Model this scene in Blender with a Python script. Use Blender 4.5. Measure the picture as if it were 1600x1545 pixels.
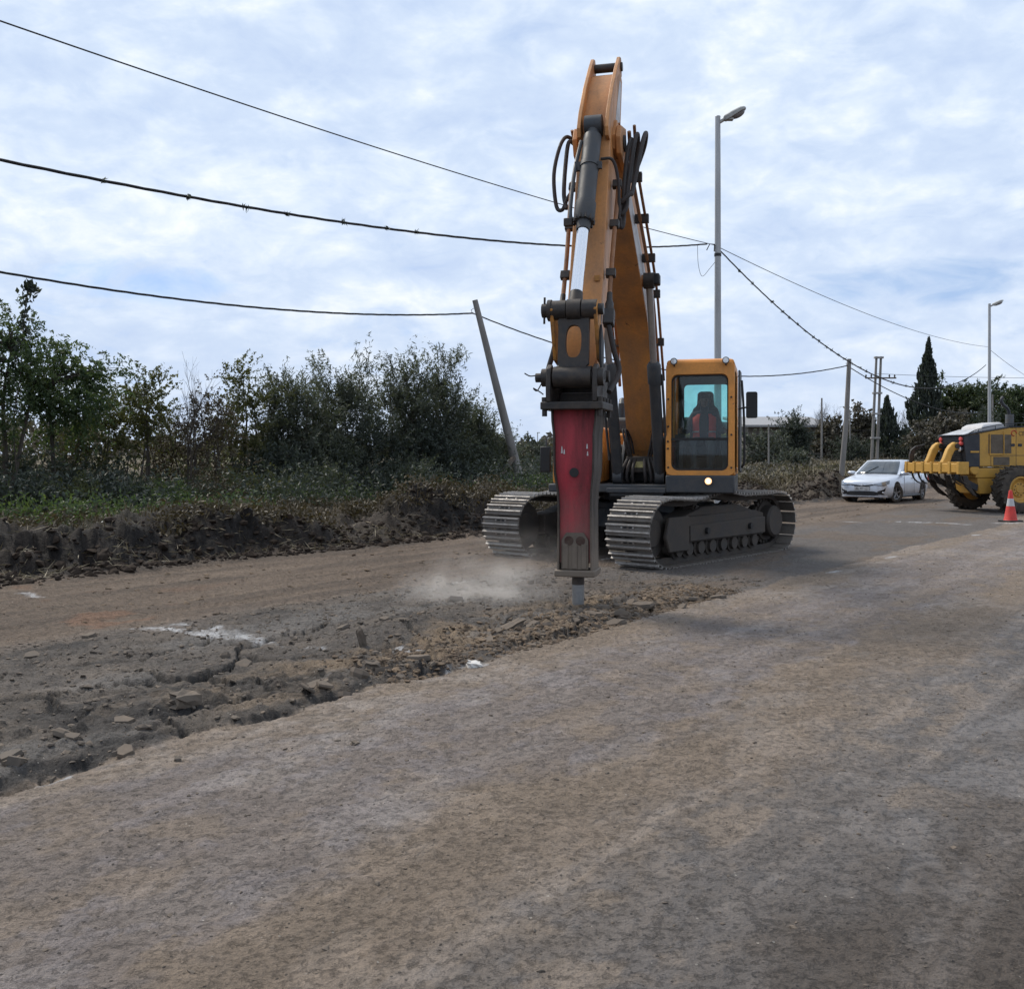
import bpy, bmesh, math, random
import numpy as np
from mathutils import Vector, Matrix
R = math.radians
scene = bpy.context.scene
for _o in list(bpy.data.objects): bpy.data.objects.remove(_o)
COL = scene.collection

# ------------------------------------------------------------------ camera
EYE = 1.65
cam_d = bpy.data.cameras.new('camera'); cam = bpy.data.objects.new('camera', cam_d); COL.objects.link(cam)
cam.location = (0, 0, EYE); cam.rotation_euler = (R(90), 0, 0)
cam_d.sensor_width = 36; cam_d.lens = 36*1550/1600.0
cam_d.shift_y = -62.5/1600.0
cam_d.clip_start = 0.05; cam_d.clip_end = 6000
scene.camera = cam

# ------------------------------------------------------------------ sky, sun, exposure
SUN_EL, SUN_AZ = R(50), R(-46)        # azimuth measured from +Y towards +X: the sun stands behind the scene on the left
world = bpy.data.worlds.new('World'); scene.world = world; world.use_nodes = True
def build_sky():
    nt = world.node_tree; N = nt.nodes; L = nt.links; N.clear()
    def n(t, **k):
        a = N.new(t)
        for q, v in k.items(): setattr(a, q, v)
        return a
    out = n('ShaderNodeOutputWorld')
    sky = n('ShaderNodeTexSky'); sky.sky_type = 'NISHITA'; sky.sun_disc = False
    sky.sun_elevation = SUN_EL; sky.sun_rotation = SUN_AZ; sky.air_density = 1.2; sky.dust_density = 0.1; sky.ozone_density = 3.0
    bg1 = n('ShaderNodeBackground'); bg1.inputs['Strength'].default_value = 0.13
    bg2 = n('ShaderNodeBackground'); bg2.inputs['Strength'].default_value = 0.94
    mix = n('ShaderNodeMixShader')
    tc = n('ShaderNodeTexCoord'); sep = n('ShaderNodeSeparateXYZ'); L.new(tc.outputs['Generated'], sep.inputs[0])
    def m(op, a, b=None, c=None, clamp=False):
        q = n('ShaderNodeMath'); q.operation = op; q.use_clamp = clamp
        for i, v in enumerate((a, b, c)):
            if v is None: continue
            if isinstance(v, (int, float)): q.inputs[i].default_value = v
            else: L.new(v, q.inputs[i])
        return q.outputs[0]
    # cloud layer seen as a flat sheet overhead: direction / (height + bias)
    up = n('ShaderNodeVectorMath'); up.operation = 'ADD'; L.new(tc.outputs['Generated'], up.inputs[0]); up.inputs[1].default_value = (.25, 0, .35)
    nv = n('ShaderNodeVectorMath'); nv.operation = 'NORMALIZE'; L.new(up.outputs[0], nv.inputs[0]); L.new(nv.outputs[0], sky.inputs[0])   # the clear air above the gaps
    zz = m('ADD', m('MAXIMUM', sep.outputs[2], 0.0), 0.34)
    ux = m('DIVIDE', sep.outputs[0], zz); uy = m('DIVIDE', sep.outputs[1], zz)
    cmb = n('ShaderNodeCombineXYZ'); L.new(ux, cmb.inputs[0]); L.new(uy, cmb.inputs[1])
    def noise(scale, detail, rough, dist=0.0, off=0.0):
        q = n('ShaderNodeTexNoise'); q.inputs['Scale'].default_value = scale; q.inputs['Detail'].default_value = detail
        q.inputs['Roughness'].default_value = rough; q.inputs['Distortion'].default_value = dist
        mp = n('ShaderNodeMapping'); mp.inputs['Location'].default_value = (off, off*1.7, off*.3); mp.inputs['Rotation'].default_value = (0,0,.5)
        mp.inputs['Scale'].default_value = (1.0, 1.25, 1.0)
        L.new(cmb.outputs[0], mp.inputs[0]); L.new(mp.outputs[0], q.inputs['Vector']); return q.outputs['Fac']
    def puffs(scale, detail, off):
        q = n('ShaderNodeTexNoise'); q.inputs['Scale'].default_value = scale; q.inputs['Detail'].default_value = detail; q.inputs['Roughness'].default_value = .58; q.inputs['Distortion'].default_value = .25
        mp = n('ShaderNodeMapping'); mp.inputs['Scale'].default_value = (1, 1, 1.9); mp.inputs['Location'].default_value = (off, 0, 0); mp.inputs['Rotation'].default_value = (0, .12, 0)
        L.new(tc.outputs['Generated'], mp.inputs[0]); L.new(mp.outputs[0], q.inputs['Vector']); return q.outputs['Fac']
    big = noise(2.1, 3, 0.5, 0.3, 3.1); mid = noise(6.8, 7, 0.56, 0.6, 11.0); fine = noise(19.0, 4, 0.5, 0.3, 5.0)
    clump = puffs(15.0, 8, 2.3)
    # brightness of the cloud sheet
    b = m('ADD', m('ADD', m('MULTIPLY', big, 0.28), m('MULTIPLY', mid, 0.27)), m('MULTIPLY', clump, 0.45))
    ramp = n('ShaderNodeValToRGB'); L.new(b, ramp.inputs[0])
    el = ramp.color_ramp.elements
    el[0].position = 0.36; el[0].color = (0.44, 0.54, 0.725, 1)
    el[1].position = 0.625; el[1].color = (0.785, 0.82, 0.865, 1)
    e = ramp.color_ramp.elements.new(0.47); e.color = (0.52, 0.615, 0.765, 1)
    e = ramp.color_ramp.elements.new(0.54); e.color = (0.615, 0.695, 0.81, 1)
    # towards the horizon the sheet closes to a flat pale grey blue
    hz = m('POWER', m('SUBTRACT', 1.0, m('MULTIPLY', m('MAXIMUM', sep.outputs[2], 0.0), 3.2), clamp=True), 2.2)
    mh = n('ShaderNodeMixRGB'); L.new(m('MULTIPLY', hz, 0.6), mh.inputs[0]); L.new(ramp.outputs[0], mh.inputs[1]); mh.inputs[2].default_value = (0.46, 0.54, 0.69, 1)
    L.new(mh.outputs[0], bg2.inputs['Color'])
    L.new(sky.outputs[0], bg1.inputs['Color'])
    # gaps in the sheet: thin places of the noise plus two long openings low over the horizon
    thin = m('MULTIPLY', m('SUBTRACT', 0.40, mid, clamp=True), 4.0, clamp=True)
    az = m('ARCTAN2', sep.outputs[0], sep.outputs[1])
    def gap(a0, e0, wa, we, k):
        da = m('DIVIDE', m('SUBTRACT', az, a0), wa); de = m('DIVIDE', m('SUBTRACT', sep.outputs[2], e0), we)
        r2 = m('ADD', m('MULTIPLY', da, da), m('MULTIPLY', de, de))
        wob = m('MULTIPLY', m('SUBTRACT', mid, 0.5), 4.0)
        return m('MULTIPLY', m('SUBTRACT', m('ADD', 1.0, wob), r2, clamp=True), k, clamp=True)
    g = m('MAXIMUM', gap(-0.37, 0.160, 0.10, 0.024, .60), gap(0.395, 0.157, 0.13, 0.021, .60))
    g = m('MAXIMUM', g, gap(1.6, 0.2, 0.2, 0.05, .8)); g = m('MAXIMUM', g, gap(-1.5, 0.25, 0.2, 0.05, .8))
    g = m('MAXIMUM', g, m('MULTIPLY', thin, 0.35))
    L.new(m('SUBTRACT', 1.0, g, clamp=True), mix.inputs[0]); L.new(bg1.outputs[0], mix.inputs[1]); L.new(bg2.outputs[0], mix.inputs[2])
    L.new(mix.outputs[0], out.inputs['Surface'])
build_sky()
sun_d = bpy.data.lights.new('sun', 'SUN'); sun = bpy.data.objects.new('sun', sun_d); COL.objects.link(sun)
sun_d.energy = 2.5; sun_d.angle = R(16); sun_d.color = (1.0, 0.92, 0.80)
_sd = Vector((math.sin(SUN_AZ)*math.cos(SUN_EL), math.cos(SUN_AZ)*math.cos(SUN_EL), math.sin(SUN_EL)))
sun.rotation_euler = (-_sd).to_track_quat('-Z', 'Y').to_euler()
vs = scene.view_settings; vs.view_transform = 'Standard'; vs.look = 'None'; vs.exposure = 0.46; vs.gamma = 1.0; vs.use_curve_mapping = False
scene.render.engine = 'CYCLES'
cy = scene.cycles; cy.use_denoising = True; cy.max_bounces = 6; cy.diffuse_bounces = 3; cy.glossy_bounces = 3; cy.transmission_bounces = 6; cy.transparent_max_bounces = 12
cy.volume_bounces = 1; cy.sample_clamp_indirect = 6.0; cy.caustics_reflective = False; cy.caustics_refractive = False

# ------------------------------------------------------------------ helpers
def at(px, py, y):                 # photo pixel at depth y -> world point
    return Vector(((px-800)/1550.0*y, y, EYE+(710-py)/1550.0*y))
def on_ground(px, py, z=0.0):      # photo pixel on level z -> world point
    y = (EYE-z)*1550.0/(py-710); return Vector(((px-800)/1550.0*y, y, z))
def tag(o, label=None, cat=None, group=None, kind=None):
    if label: o['label'] = label
    if cat: o['category'] = cat
    if group: o['group'] = group
    if kind: o['kind'] = kind
    return o
def empty(name, loc, rz=0.0):
    o = bpy.data.objects.new(name, None); COL.objects.link(o); o.location = loc; o.rotation_euler = (0, 0, rz); o.empty_display_size = .2
    return o
def link_mesh(name, me, mat, parent=None, loc=None, rz=None):
    o = bpy.data.objects.new(name, me); COL.objects.link(o)
    if mat is not None and len(me.materials) == 0: me.materials.append(mat)
    if parent is not None: o.parent = parent
    if loc is not None: o.location = loc
    if rz is not None: o.rotation_euler = (0, 0, rz)
    return o
def fast_mesh(name, verts, quads=None, tris=None, smooth=False):
    me = bpy.data.meshes.new(name); verts = np.asarray(verts, np.float32)
    nq = 0 if quads is None else len(quads); nt = 0 if tris is None else len(tris)
    me.vertices.add(len(verts)); me.vertices.foreach_set('co', verts.ravel())
    loops = []; starts = []; tot = 0
    if nq: loops.append(np.asarray(quads, np.int32).ravel()); starts.append(np.arange(nq)*4); tot = nq*4
    if nt: loops.append(np.asarray(tris, np.int32).ravel()); starts.append(tot+np.arange(nt)*3)
    loops = np.concatenate(loops); starts = np.concatenate(starts).astype(np.int32)
    me.loops.add(len(loops)); me.loops.foreach_set('vertex_index', loops)
    me.polygons.add(nq+nt); me.polygons.foreach_set('loop_start', starts)
    me.update(calc_edges=True); me.validate()
    me.polygons.foreach_set('use_smooth', np.full(len(me.polygons), smooth))
    return me
def crom(pts, n=8, closed=False):
    P = [Vector(p) for p in pts]; out = []; k = len(P)
    rng = range(k if closed else k-1)
    for i in rng:
        p0 = P[(i-1) % k] if (closed or i > 0) else P[0]*2-P[1]
        p1 = P[i]; p2 = P[(i+1) % k]
        p3 = P[(i+2) % k] if (closed or i+2 < k) else P[-1]*2-P[-2]
        for j in range(n):
            t = j/n
            out.append(.5*((2*p1)+(p2-p0)*t+(2*p0-5*p1+4*p2-p3)*t*t+(3*p1-p0-3*p2+p3)*t**3))
    if not closed: out.append(P[-1])
    return out
class MB:
    """collects shapes into one mesh"""
    def __init__(s): s.v = []; s.f = []
    def add(s, vs, fs):
        b = len(s.v); s.v += [tuple(v) for v in vs]; s.f += [tuple(b+i for i in f) for f in fs]; return s
    def box(s, c, d, rot=None):
        x, y, z = d[0]/2, d[1]/2, d[2]/2; M = rot if rot is not None else Matrix.Identity(3); c = Vector(c)
        vs = [c+M@Vector((sx*x, sy*y, sz*z)) for sx in (-1, 1) for sy in (-1, 1) for sz in (-1, 1)]
        return s.add(vs, [(0,1,3,2),(4,6,7,5),(0,4,5,1),(2,3,7,6),(0,2,6,4),(1,5,7,3)])
    def span(s, a, b):
        return s.box([(a[i]+b[i])/2 for i in range(3)], [abs(b[i]-a[i]) for i in range(3)])
    def bar(s, p0, p1, w, h, up=(0, 0, 1)):
        p0 = Vector(p0); p1 = Vector(p1); d = (p1-p0); l = d.length; d.normalize(); u = Vector(up)
        x = d.cross(u)
        if x.length < 1e-4: x = d.cross(Vector((0, 1, 0)))
        x.normalize(); z = x.cross(d)
        return s.box((p0+p1)/2, (w, l, h), Matrix((x, d, z)).transposed())
    def cyl(s, p0, p1, r0, r1=None, n=16, caps=True):
        return s.tube([p0, p1], [r0, r0 if r1 is None else r1], n, caps)
    def tube(s, pts, r, n=8, caps=True):
        P = [Vector(p) for p in pts]; k = len(P); rs = r if isinstance(r, (list, tuple)) else [r]*k
        d0 = (P[1]-P[0]).normalized(); a = d0.cross(Vector((0, 0, 1)))
        if a.length < 1e-3: a = d0.cross(Vector((0, 1, 0)))
        a.normalize(); vs = []
        for i in range(k):
            d = (P[min(i+1, k-1)]-P[max(i-1, 0)])
            if d.length < 1e-9: d = d0
            d.normalize(); a = (a-d*a.dot(d))
            if a.length < 1e-6: a = d.orthogonal()
            a.normalize(); b = d.cross(a)
            vs += [P[i]+(a*math.cos(2*math.pi*j/n)+b*math.sin(2*math.pi*j/n))*rs[i] for j in range(n)]
        fs = [(i*n+j, i*n+(j+1) % n, (i+1)*n+(j+1) % n, (i+1)*n+j) for i in range(k-1) for j in range(n)]
        if caps: fs += [tuple(range(n-1, -1, -1)), tuple(range((k-1)*n, k*n))]
        return s.add(vs, fs)
    def lathe(s, prof, c, axis, n=24, caps=True):      # prof: list of (radius, height along axis)
        ax = Vector(axis).normalized(); a = ax.orthogonal().normalized(); b = ax.cross(a); c = Vector(c); k = len(prof)
        vs = [c+ax*h+(a*math.cos(2*math.pi*j/n)+b*math.sin(2*math.pi*j/n))*r for r, h in prof for j in range(n)]
        fs = [(i*n+j, i*n+(j+1) % n, (i+1)*n+(j+1) % n, (i+1)*n+j) for i in range(k-1) for j in range(n)]
        if caps and prof[0][0] > 1e-6: fs.append(tuple(range(n-1, -1, -1)))
        if caps and prof[-1][0] > 1e-6: fs.append(tuple(range((k-1)*n, k*n)))
        return s.add(vs, fs)
    def prism(s, poly, a, b, f):            # poly of (u, v), extruded from a to b; f(u, v, w) -> point
        n = len(poly); vs = [f(u, v, a) for u, v in poly]+[f(u, v, b) for u, v in poly]
        return s.add(vs, [tuple(range(n-1, -1, -1)), tuple(range(n, 2*n))]+[(i, (i+1) % n, n+(i+1) % n, n+i) for i in range(n)])
    def loft(s, rings, close=True, caps=False):
        n = len(rings[0]); vs = [p for r in rings for p in r]; m = n if close else n-1
        fs = [(i*n+j, i*n+(j+1) % n, (i+1)*n+(j+1) % n, (i+1)*n+j) for i in range(len(rings)-1) for j in range(m)]
        if caps: fs += [tuple(range(n-1, -1, -1)), tuple(range((len(rings)-1)*n, len(rings)*n))]
        return s.add(vs, fs)
    def mesh(s, name, angle=35, fix=True):
        me = bpy.data.meshes.new(name); me.from_pydata(s.v, [], s.f); me.update()
        if fix:
            bm = bmesh.new(); bm.from_mesh(me); bmesh.ops.recalc_face_normals(bm, faces=bm.faces); bm.to_mesh(me); bm.free()
        me.polygons.foreach_set('use_smooth', [True]*len(me.polygons)); me.set_sharp_from_angle(angle=R(angle))
        return me
    def build(s, name, mat, parent=None, rz=None, loc=None, bevel=0, angle=35):
        o = link_mesh(name, s.mesh(name, angle), mat, parent, loc, rz)
        if bevel:
            m = o.modifiers.new('bevel', 'BEVEL'); m.width = bevel; m.segments = 2; m.limit_method = 'ANGLE'; m.angle_limit = R(40)
        return o

# ------------------------------------------------------------------ numpy noise
def _h(ix, iy, seed):
    with np.errstate(over='ignore'):
        n = (ix.astype(np.int64)*374761393+iy.astype(np.int64)*668265263+seed*974634777) & 0xffffffff
        n = ((n ^ (n >> 13))*1274126177) & 0xffffffff
        n = ((n ^ (n >> 15))*2246822519) & 0xffffffff
        return ((n ^ (n >> 16)) & 0xffffff)/float(0xffffff)
def vnoise(x, y, seed=0):
    x = np.asarray(x, float); y = np.asarray(y, float)
    ix = np.floor(x); iy = np.floor(y); fx = x-ix; fy = y-iy; ix = ix.astype(np.int64); iy = iy.astype(np.int64)
    u = fx*fx*fx*(fx*(fx*6-15)+10); v = fy*fy*fy*(fy*(fy*6-15)+10)
    a = _h(ix, iy, seed); b = _h(ix+1, iy, seed); c = _h(ix, iy+1, seed); d = _h(ix+1, iy+1, seed)
    return (a+(b-a)*u+(c-a)*v+(a-b-c+d)*u*v)*2-1
def fbm(x, y, oc=4, seed=0, gain=.5):
    t = 0; a = 1; f = 1; tot = 0
    for i in range(oc):
        t = t+a*vnoise(x*f+17.3*i, y*f-9.1*i, seed+i*13); tot += a; a *= gain; f *= 2.03
    return t/tot*1.6
def worley(x, y, seed=0):
    ix = np.floor(x).astype(np.int64); iy = np.floor(y).astype(np.int64)
    f1 = np.full(x.shape, 9.); f2 = np.full(x.shape, 9.); idv = np.zeros(x.shape); gx = np.zeros(x.shape); gy = np.zeros(x.shape)
    for dx in (-1, 0, 1):
        for dy in (-1, 0, 1):
            cx = ix+dx; cy_ = iy+dy
            qx = cx+.1+.8*_h(cx, cy_, seed); qy = cy_+.1+.8*_h(cx, cy_, seed+7)
            d = np.hypot(x-qx, y-qy); near = d < f1
            f2 = np.where(near, f1, np.minimum(f2, d))
            idv = np.where(near, _h(cx, cy_, seed+31), idv); gx = np.where(near, x-qx, gx); gy = np.where(near, y-qy, gy)
            f1 = np.where(near, d, f1)
    return f1, f2, idv, gx, gy
def sst(a, b, x):
    t = np.clip((x-a)/(b-a), 0, 1); return t*t*(3-2*t)

# ------------------------------------------------------------------ materials
def _nodes(name):
    m = bpy.data.materials.new(name); m.use_nodes = True; nt = m.node_tree; nt.nodes.clear()
    out = nt.nodes.new('ShaderNodeOutputMaterial'); b = nt.nodes.new('ShaderNodeBsdfPrincipled'); nt.links.new(b.outputs[0], out.inputs[0])
    return m, nt, b, out
def _noise(nt, vec, scale, detail=4, rough=.55, dist=0):
    q = nt.nodes.new('ShaderNodeTexNoise'); q.inputs['Scale'].default_value = scale; q.inputs['Detail'].default_value = detail
    q.inputs['Roughness'].default_value = rough; q.inputs['Distortion'].default_value = dist
    if vec is not None: nt.links.new(vec, q.inputs['Vector'])
    return q.outputs['Fac']
def _ramp(nt, fac, stops):
    r = nt.nodes.new('ShaderNodeValToRGB'); nt.links.new(fac, r.inputs[0]); el = r.color_ramp.elements
    while len(el) < len(stops): el.new(.5)
    for e, (p, c) in zip(el, stops): e.position = p; e.color = (*c, 1) if len(c) == 3 else c
    return r.outputs[0]
def _mix(nt, fac, a, b, mode='MIX'):
    q = nt.nodes.new('ShaderNodeMixRGB'); q.blend_type = mode
    for i, v in enumerate((fac, a, b)):
        if isinstance(v, (int, float)): q.inputs[i].default_value = v
        elif isinstance(v, tuple): q.inputs[i].default_value = (*v, 1) if len(v) == 3 else v
        else: nt.links.new(v, q.inputs[i])
    return q.outputs[0]
def _bump(nt, b, h, strength, dist=.01):
    q = nt.nodes.new('ShaderNodeBump'); q.inputs['Strength'].default_value = strength; q.inputs['Distance'].default_value = dist
    nt.links.new(h, q.inputs['Height']); nt.links.new(q.outputs[0], b.inputs['Normal']); return q
def worn(name, col, rough=.5, metal=0, dirt=(.12, .10, .08), dirt_amt=.35, scale=6, streak=0, fine=40, bump=.15, chips=None, chip_amt=.0, coord='Object', spec=.4):
    """painted or bare metal / plastic with dust, stains and small chips"""
    m, nt, b, out = _nodes(name); L = nt.links
    tc = nt.nodes.new('ShaderNodeTexCoord'); oi = nt.nodes.new('ShaderNodeObjectInfo')
    add = nt.nodes.new('ShaderNodeVectorMath'); add.operation = 'ADD'; L.new(tc.outputs[coord], add.inputs[0])
    sc = nt.nodes.new('ShaderNodeVectorMath'); sc.operation = 'SCALE'; sc.inputs[0].default_value = (13, 7, 5); L.new(oi.outputs['Random'], sc.inputs['Scale'])
    L.new(sc.outputs[0], add.inputs[1]); v = add.outputs[0]
    if streak:
        mp = nt.nodes.new('ShaderNodeMapping'); mp.inputs['Scale'].default_value = (1, 1, 1.0/streak); L.new(v, mp.inputs[0]); sv = mp.outputs[0]
    else: sv = v
    n1 = _noise(nt, sv, scale, 7, .62, .3); n2 = _noise(nt, v, fine, 4, .6)
    f1 = _ramp(nt, n1, [(.5-.5*dirt_amt*.6, (0, 0, 0)), (.82, (1, 1, 1))] if dirt_amt < .5 else [(.30, (0, 0, 0)), (.70, (1, 1, 1))])
    c = _mix(nt, f1, col, dirt)
    c = _mix(nt, .25, c, _ramp(nt, n2, [(.3, (.55, .55, .55)), (.7, (1.25, 1.25, 1.25))]), 'MULTIPLY')
    if chips is not None:
        n3 = _noise(nt, v, scale*2.6, 6, .7, .6); f3 = _ramp(nt, n3, [(.60-chip_amt, (0, 0, 0)), (.63-chip_amt, (1, 1, 1))]); c = _mix(nt, f3, c, chips)
    L.new(c, b.inputs['Base Color'])
    rr = _ramp(nt, n1, [(.3, (rough*.8,)*3), (.75, (min(1, rough*1.3+.1),)*3)]); L.new(rr, b.inputs['Roughness'])
    b.inputs['Metallic'].default_value = metal; b.inputs['Specular IOR Level'].default_value = spec
    if bump: _bump(nt, b, n2, bump, .004)
    return m
def plain(name, col, rough=.6, metal=0, spec=.4, emit=None, es=0):
    m, nt, b, out = _nodes(name)
    b.inputs['Base Color'].default_value = (*col, 1); b.inputs['Roughness'].default_value = rough; b.inputs['Metallic'].default_value = metal; b.inputs['Specular IOR Level'].default_value = spec
    n = _noise(nt, None, 30, 3); c = _mix(nt, .3, (*col, 1), _ramp(nt, n, [(.3, (.6, .6, .6)), (.7, (1.2, 1.2, 1.2))]), 'MULTIPLY'); nt.links.new(c, b.inputs['Base Color'])
    if emit: b.inputs['Emission Color'].default_value = (*emit, 1); b.inputs['Emission Strength'].default_value = es
    return m
def glass(name, tint, gloss=.12, rough=.02):
    m = bpy.data.materials.new(name); m.use_nodes = True; nt = m.node_tree; nt.nodes.clear(); L = nt.links
    out = nt.nodes.new('ShaderNodeOutputMaterial'); mx = nt.nodes.new('ShaderNodeMixShader'); t = nt.nodes.new('ShaderNodeBsdfTransparent'); g = nt.nodes.new('ShaderNodeBsdfGlossy')
    t.inputs[0].default_value = (*tint, 1); g.inputs['Roughness'].default_value = rough
    lw = nt.nodes.new('ShaderNodeLayerWeight'); lw.inputs[0].default_value = .35
    tc = nt.nodes.new('ShaderNodeTexCoord'); n = _noise(nt, tc.outputs['Object'], 5, 6, .6); k = nt.nodes.new('ShaderNodeMath'); k.operation = 'MULTIPLY_ADD'
    L.new(lw.outputs['Fresnel'], k.inputs[0]); k.inputs[1].default_value = .40; k.inputs[2].default_value = gloss
    L.new(k.outputs[0], mx.inputs[0]); L.new(t.outputs[0], mx.inputs[1]); L.new(g.outputs[0], mx.inputs[2])
    # a thin film of dust on the pane
    df = nt.nodes.new('ShaderNodeBsdfDiffuse'); df.inputs[0].default_value = (.30, .28, .25, 1); mx2 = nt.nodes.new('ShaderNodeMixShader')
    r = _ramp(nt, n, [(.35, (.01,)*3), (.8, (.09,)*3)]); L.new(r, mx2.inputs[0]); L.new(mx.outputs[0], mx2.inputs[1]); L.new(df.outputs[0], mx2.inputs[2])
    L.new(mx2.outputs[0], out.inputs[0]); return m
def leaf_mat(name, c0, c1, c2, trans=.35):
    m = bpy.data.materials.new(name); m.use_nodes = True; nt = m.node_tree; nt.nodes.clear(); L = nt.links
    out = nt.nodes.new('ShaderNodeOutputMaterial'); at_ = nt.nodes.new('ShaderNodeAttribute'); at_.attribute_name = 'rnd'
    c = _ramp(nt, at_.outputs['Fac'], [(0, c0), (.5, c1), (1, c2)])
    d = nt.nodes.new('ShaderNodeBsdfPrincipled'); d.inputs['Roughness'].default_value = .55; d.inputs['Specular IOR Level'].default_value = .3; L.new(c, d.inputs['Base Color'])
    t = nt.nodes.new('ShaderNodeBsdfTranslucent'); L.new(_mix(nt, 1.0, c, (1.2, 1.25, .6), 'MULTIPLY'), t.inputs[0])
    mx = nt.nodes.new('ShaderNodeMixShader'); mx.inputs[0].default_value = trans; L.new(d.outputs[0], mx.inputs[1]); L.new(t.outputs[0], mx.inputs[2]); L.new(mx.outputs[0], out.inputs[0])
    return m

# ------------------------------------------------------------------ the ground: one height field, cut into its pieces
U = (.6, .8); V = (.8, -.6)                 # along the road, across the road (towards the camera side)
def st(x, y): return U[0]*x+U[1]*y, V[0]*x+V[1]*y
def from_st(s, t): return U[0]*s+V[0]*t, U[1]*s+V[1]*t
EDGE, FAR_EDGE, BANK = -4.9, -8.4, -13.0
def _pits():
    out = []
    for px, py, rs, rt, dep in [(20, 1230, .30, .07, .15), (125, 1196, .22, .08, .12), (290, 1120, .16, .10, .12), (48, 1040, .16, .14, .07), (598, 1052, .13, .10, .20),
                                (690, 1050, .22, .07, .09), (150, 1170, .2, .08, .05), (270, 1150, .2, .06, .09), (1000, 955, .5, .06, .07), (1085, 940, .28, .07, .08), (900, 993, .2, .06, .08),
                                (225, 1075, .5, .06, .06), (440, 1055, .3, .1, .05), (360, 1050, .2, .1, .05), (500, 1095, .35, .05, .10), (430, 1120, .4, .05, .11), (600, 940, .5, .12, .05)]:
        p = on_ground(px, py); s, t = st(p.x, p.y); out.append((s, t, rs, rt, dep))
    return out
PITS = _pits()
def ground_fields(x, y):
    s, t = st(x, y); r = np.hypot(x, y)
    fd = 1-sst(18, 45, r)                    # small relief fades where the grid gets coarse
    j1 = fbm(s*.45, t*0+3.3, 3, 5)*.16+fbm(s*2.2, t*0+1.3, 3, 9)*.06+vnoise(s*9, t*9, 12)*.03
    te = t+j1
    brk = sst(EDGE+.03, EDGE-.05, te)*sst(FAR_EDGE-.25, FAR_EDGE+.35, te+.35*fbm(s*.9, t*.9, 3, 77))*sst(11.6, 9.6, s+.6*fbm(s, t, 2, 3))
    lane = sst(EDGE+.05, EDGE-.05, te)*sst(FAR_EDGE-.5, FAR_EDGE+.5, te)
    shoulder = sst(FAR_EDGE+.5, FAR_EDGE-.5, te)
    tb = t+fbm(s*.35, t*0+8.8, 3, 41)*.45+fbm(s*1.5, t*1.1, 4, 43, .6)*.26+fbm(s*4.5, t*4.5, 3, 44, .6)*.12*(1-sst(25, 60, r))
    heap = sst(-.45, .3, fbm(s*.30+4.0, t*0+5.5, 3, 46)); bank = np.clip((BANK+.15-tb)/(.62+1.0*heap), 0, 1); bank = np.clip(bank+.20*fbm(s*2.4, t*2.4, 4, 48, .65)*bank*(1-bank)*3*(1-sst(25, 60, r)), 0, 1); bank = bank**(1-.15*heap); bank = bank*(1.5-.5*bank)
    right = sst(4.4, 5.2, t)
    road = sst(EDGE-.03, EDGE+.03, te)
    h = np.zeros_like(x)
    # long waves of the carriageway, wheel ruts along it
    h += .018*fbm(s*.22, t*.35, 2, 21)
    h += road*fd*(.007*fbm(s*1.6, t*2.6, 3, 22)+.004*fbm(s*7, t*9, 4, 23, .6)+.004*np.abs(fbm(s*17, t*20, 3, 24)))
    film = fbm(s*.9, t*1.9, 4, 61)           # dried mud film, thicker in patches
    flk = sst(-.1, .25, fbm(s*5.5, t*6.5, 4, 65, .62)+.5*film)
    h += road*fd*flk*.004
    # crushed lane
    f1, f2, cid, gx, gy = worley(s*.95+.35*fbm(s*1.1, t*1.1, 3, 31), t*1.25+.35*fbm(s*1.1, t*1.1, 3, 33), 3)
    cr = (f2-f1); plate = sst(0, .10, cr)
    cmask = sst(-.25, .25, fbm(s*.5, t*.6, 2, 37)+.12)
    crack = (1-sst(.014, .055, cr))*cmask
    tilt = (cid-.5)*.045+(gx*(cid-.5)*.12+gy*(np.mod(cid*7.3, 1)-.5)*.14)
    rub = fbm(s*2.1, t*2.5, 4, 35, .6)
    grit = fbm(s*11, t*12, 4, 36, .65)
    g1, g2, gid, _, _ = worley(s*6.5, t*7.5, 13); clod = sst(.5, .1, g1)*gid*gid
    near_edge = np.exp(-((te-(EDGE-.55))/.55)**2)
    hb = .012+tilt*cmask*.45+.008*rub+.012*grit*fd-.045*crack+.040*clod*fd*(.35+near_edge)+.02*np.abs(fbm(s*4.5, t*5.5, 4, 39, .62))*fd
    hb += .035*near_edge*(.6+fbm(s*1.3, t*1.3, 3, 47))
    h += brk*hb
    crev = np.exp(-((te-(EDGE-.06))/.055)**2)*sst(-.15, .35, fbm(s*.8, t*0+2.2, 3, 51)+.10)*sst(11.5, 9.5, s)
    h -= .05*crev
    hole = np.zeros_like(x)
    for ps, pt, rs, rt, dep in PITS:
        q = np.exp(-(((s-ps)/rs)**2+((t-pt)/rt)**2)*1.2*(1+.6*grit)); h -= .45*dep*q; hole = np.maximum(hole, q*dep/.13)
    h += .10*np.exp(-(((s-6.9)/.55)**2+((t+6.3)/.45)**2))*brk*(1+.3*rub)
    # closed lane under the machine and the dirt shoulder with track marks
    h += (1-brk)*lane*fd*(.008*fbm(s*3, t*4, 4, 53)+.006*grit)
    ruts = fbm(s*.25, t*4.2, 4, 55, .6)
    h += shoulder*(1-bank)*fd*(.028*ruts+.012*fbm(s*2.5, t*6, 4, 56)+.008*grit)
    toe = np.exp(-((tb-(BANK+.25))/.35)**2)
    h += shoulder*toe*(.05+.05*fbm(s*2.5, t*2.5, 4, 57, .65))
    # cut bank and the land behind it
    lip = np.exp(-((tb-(BANK-1.1))/.75)**2)
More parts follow.
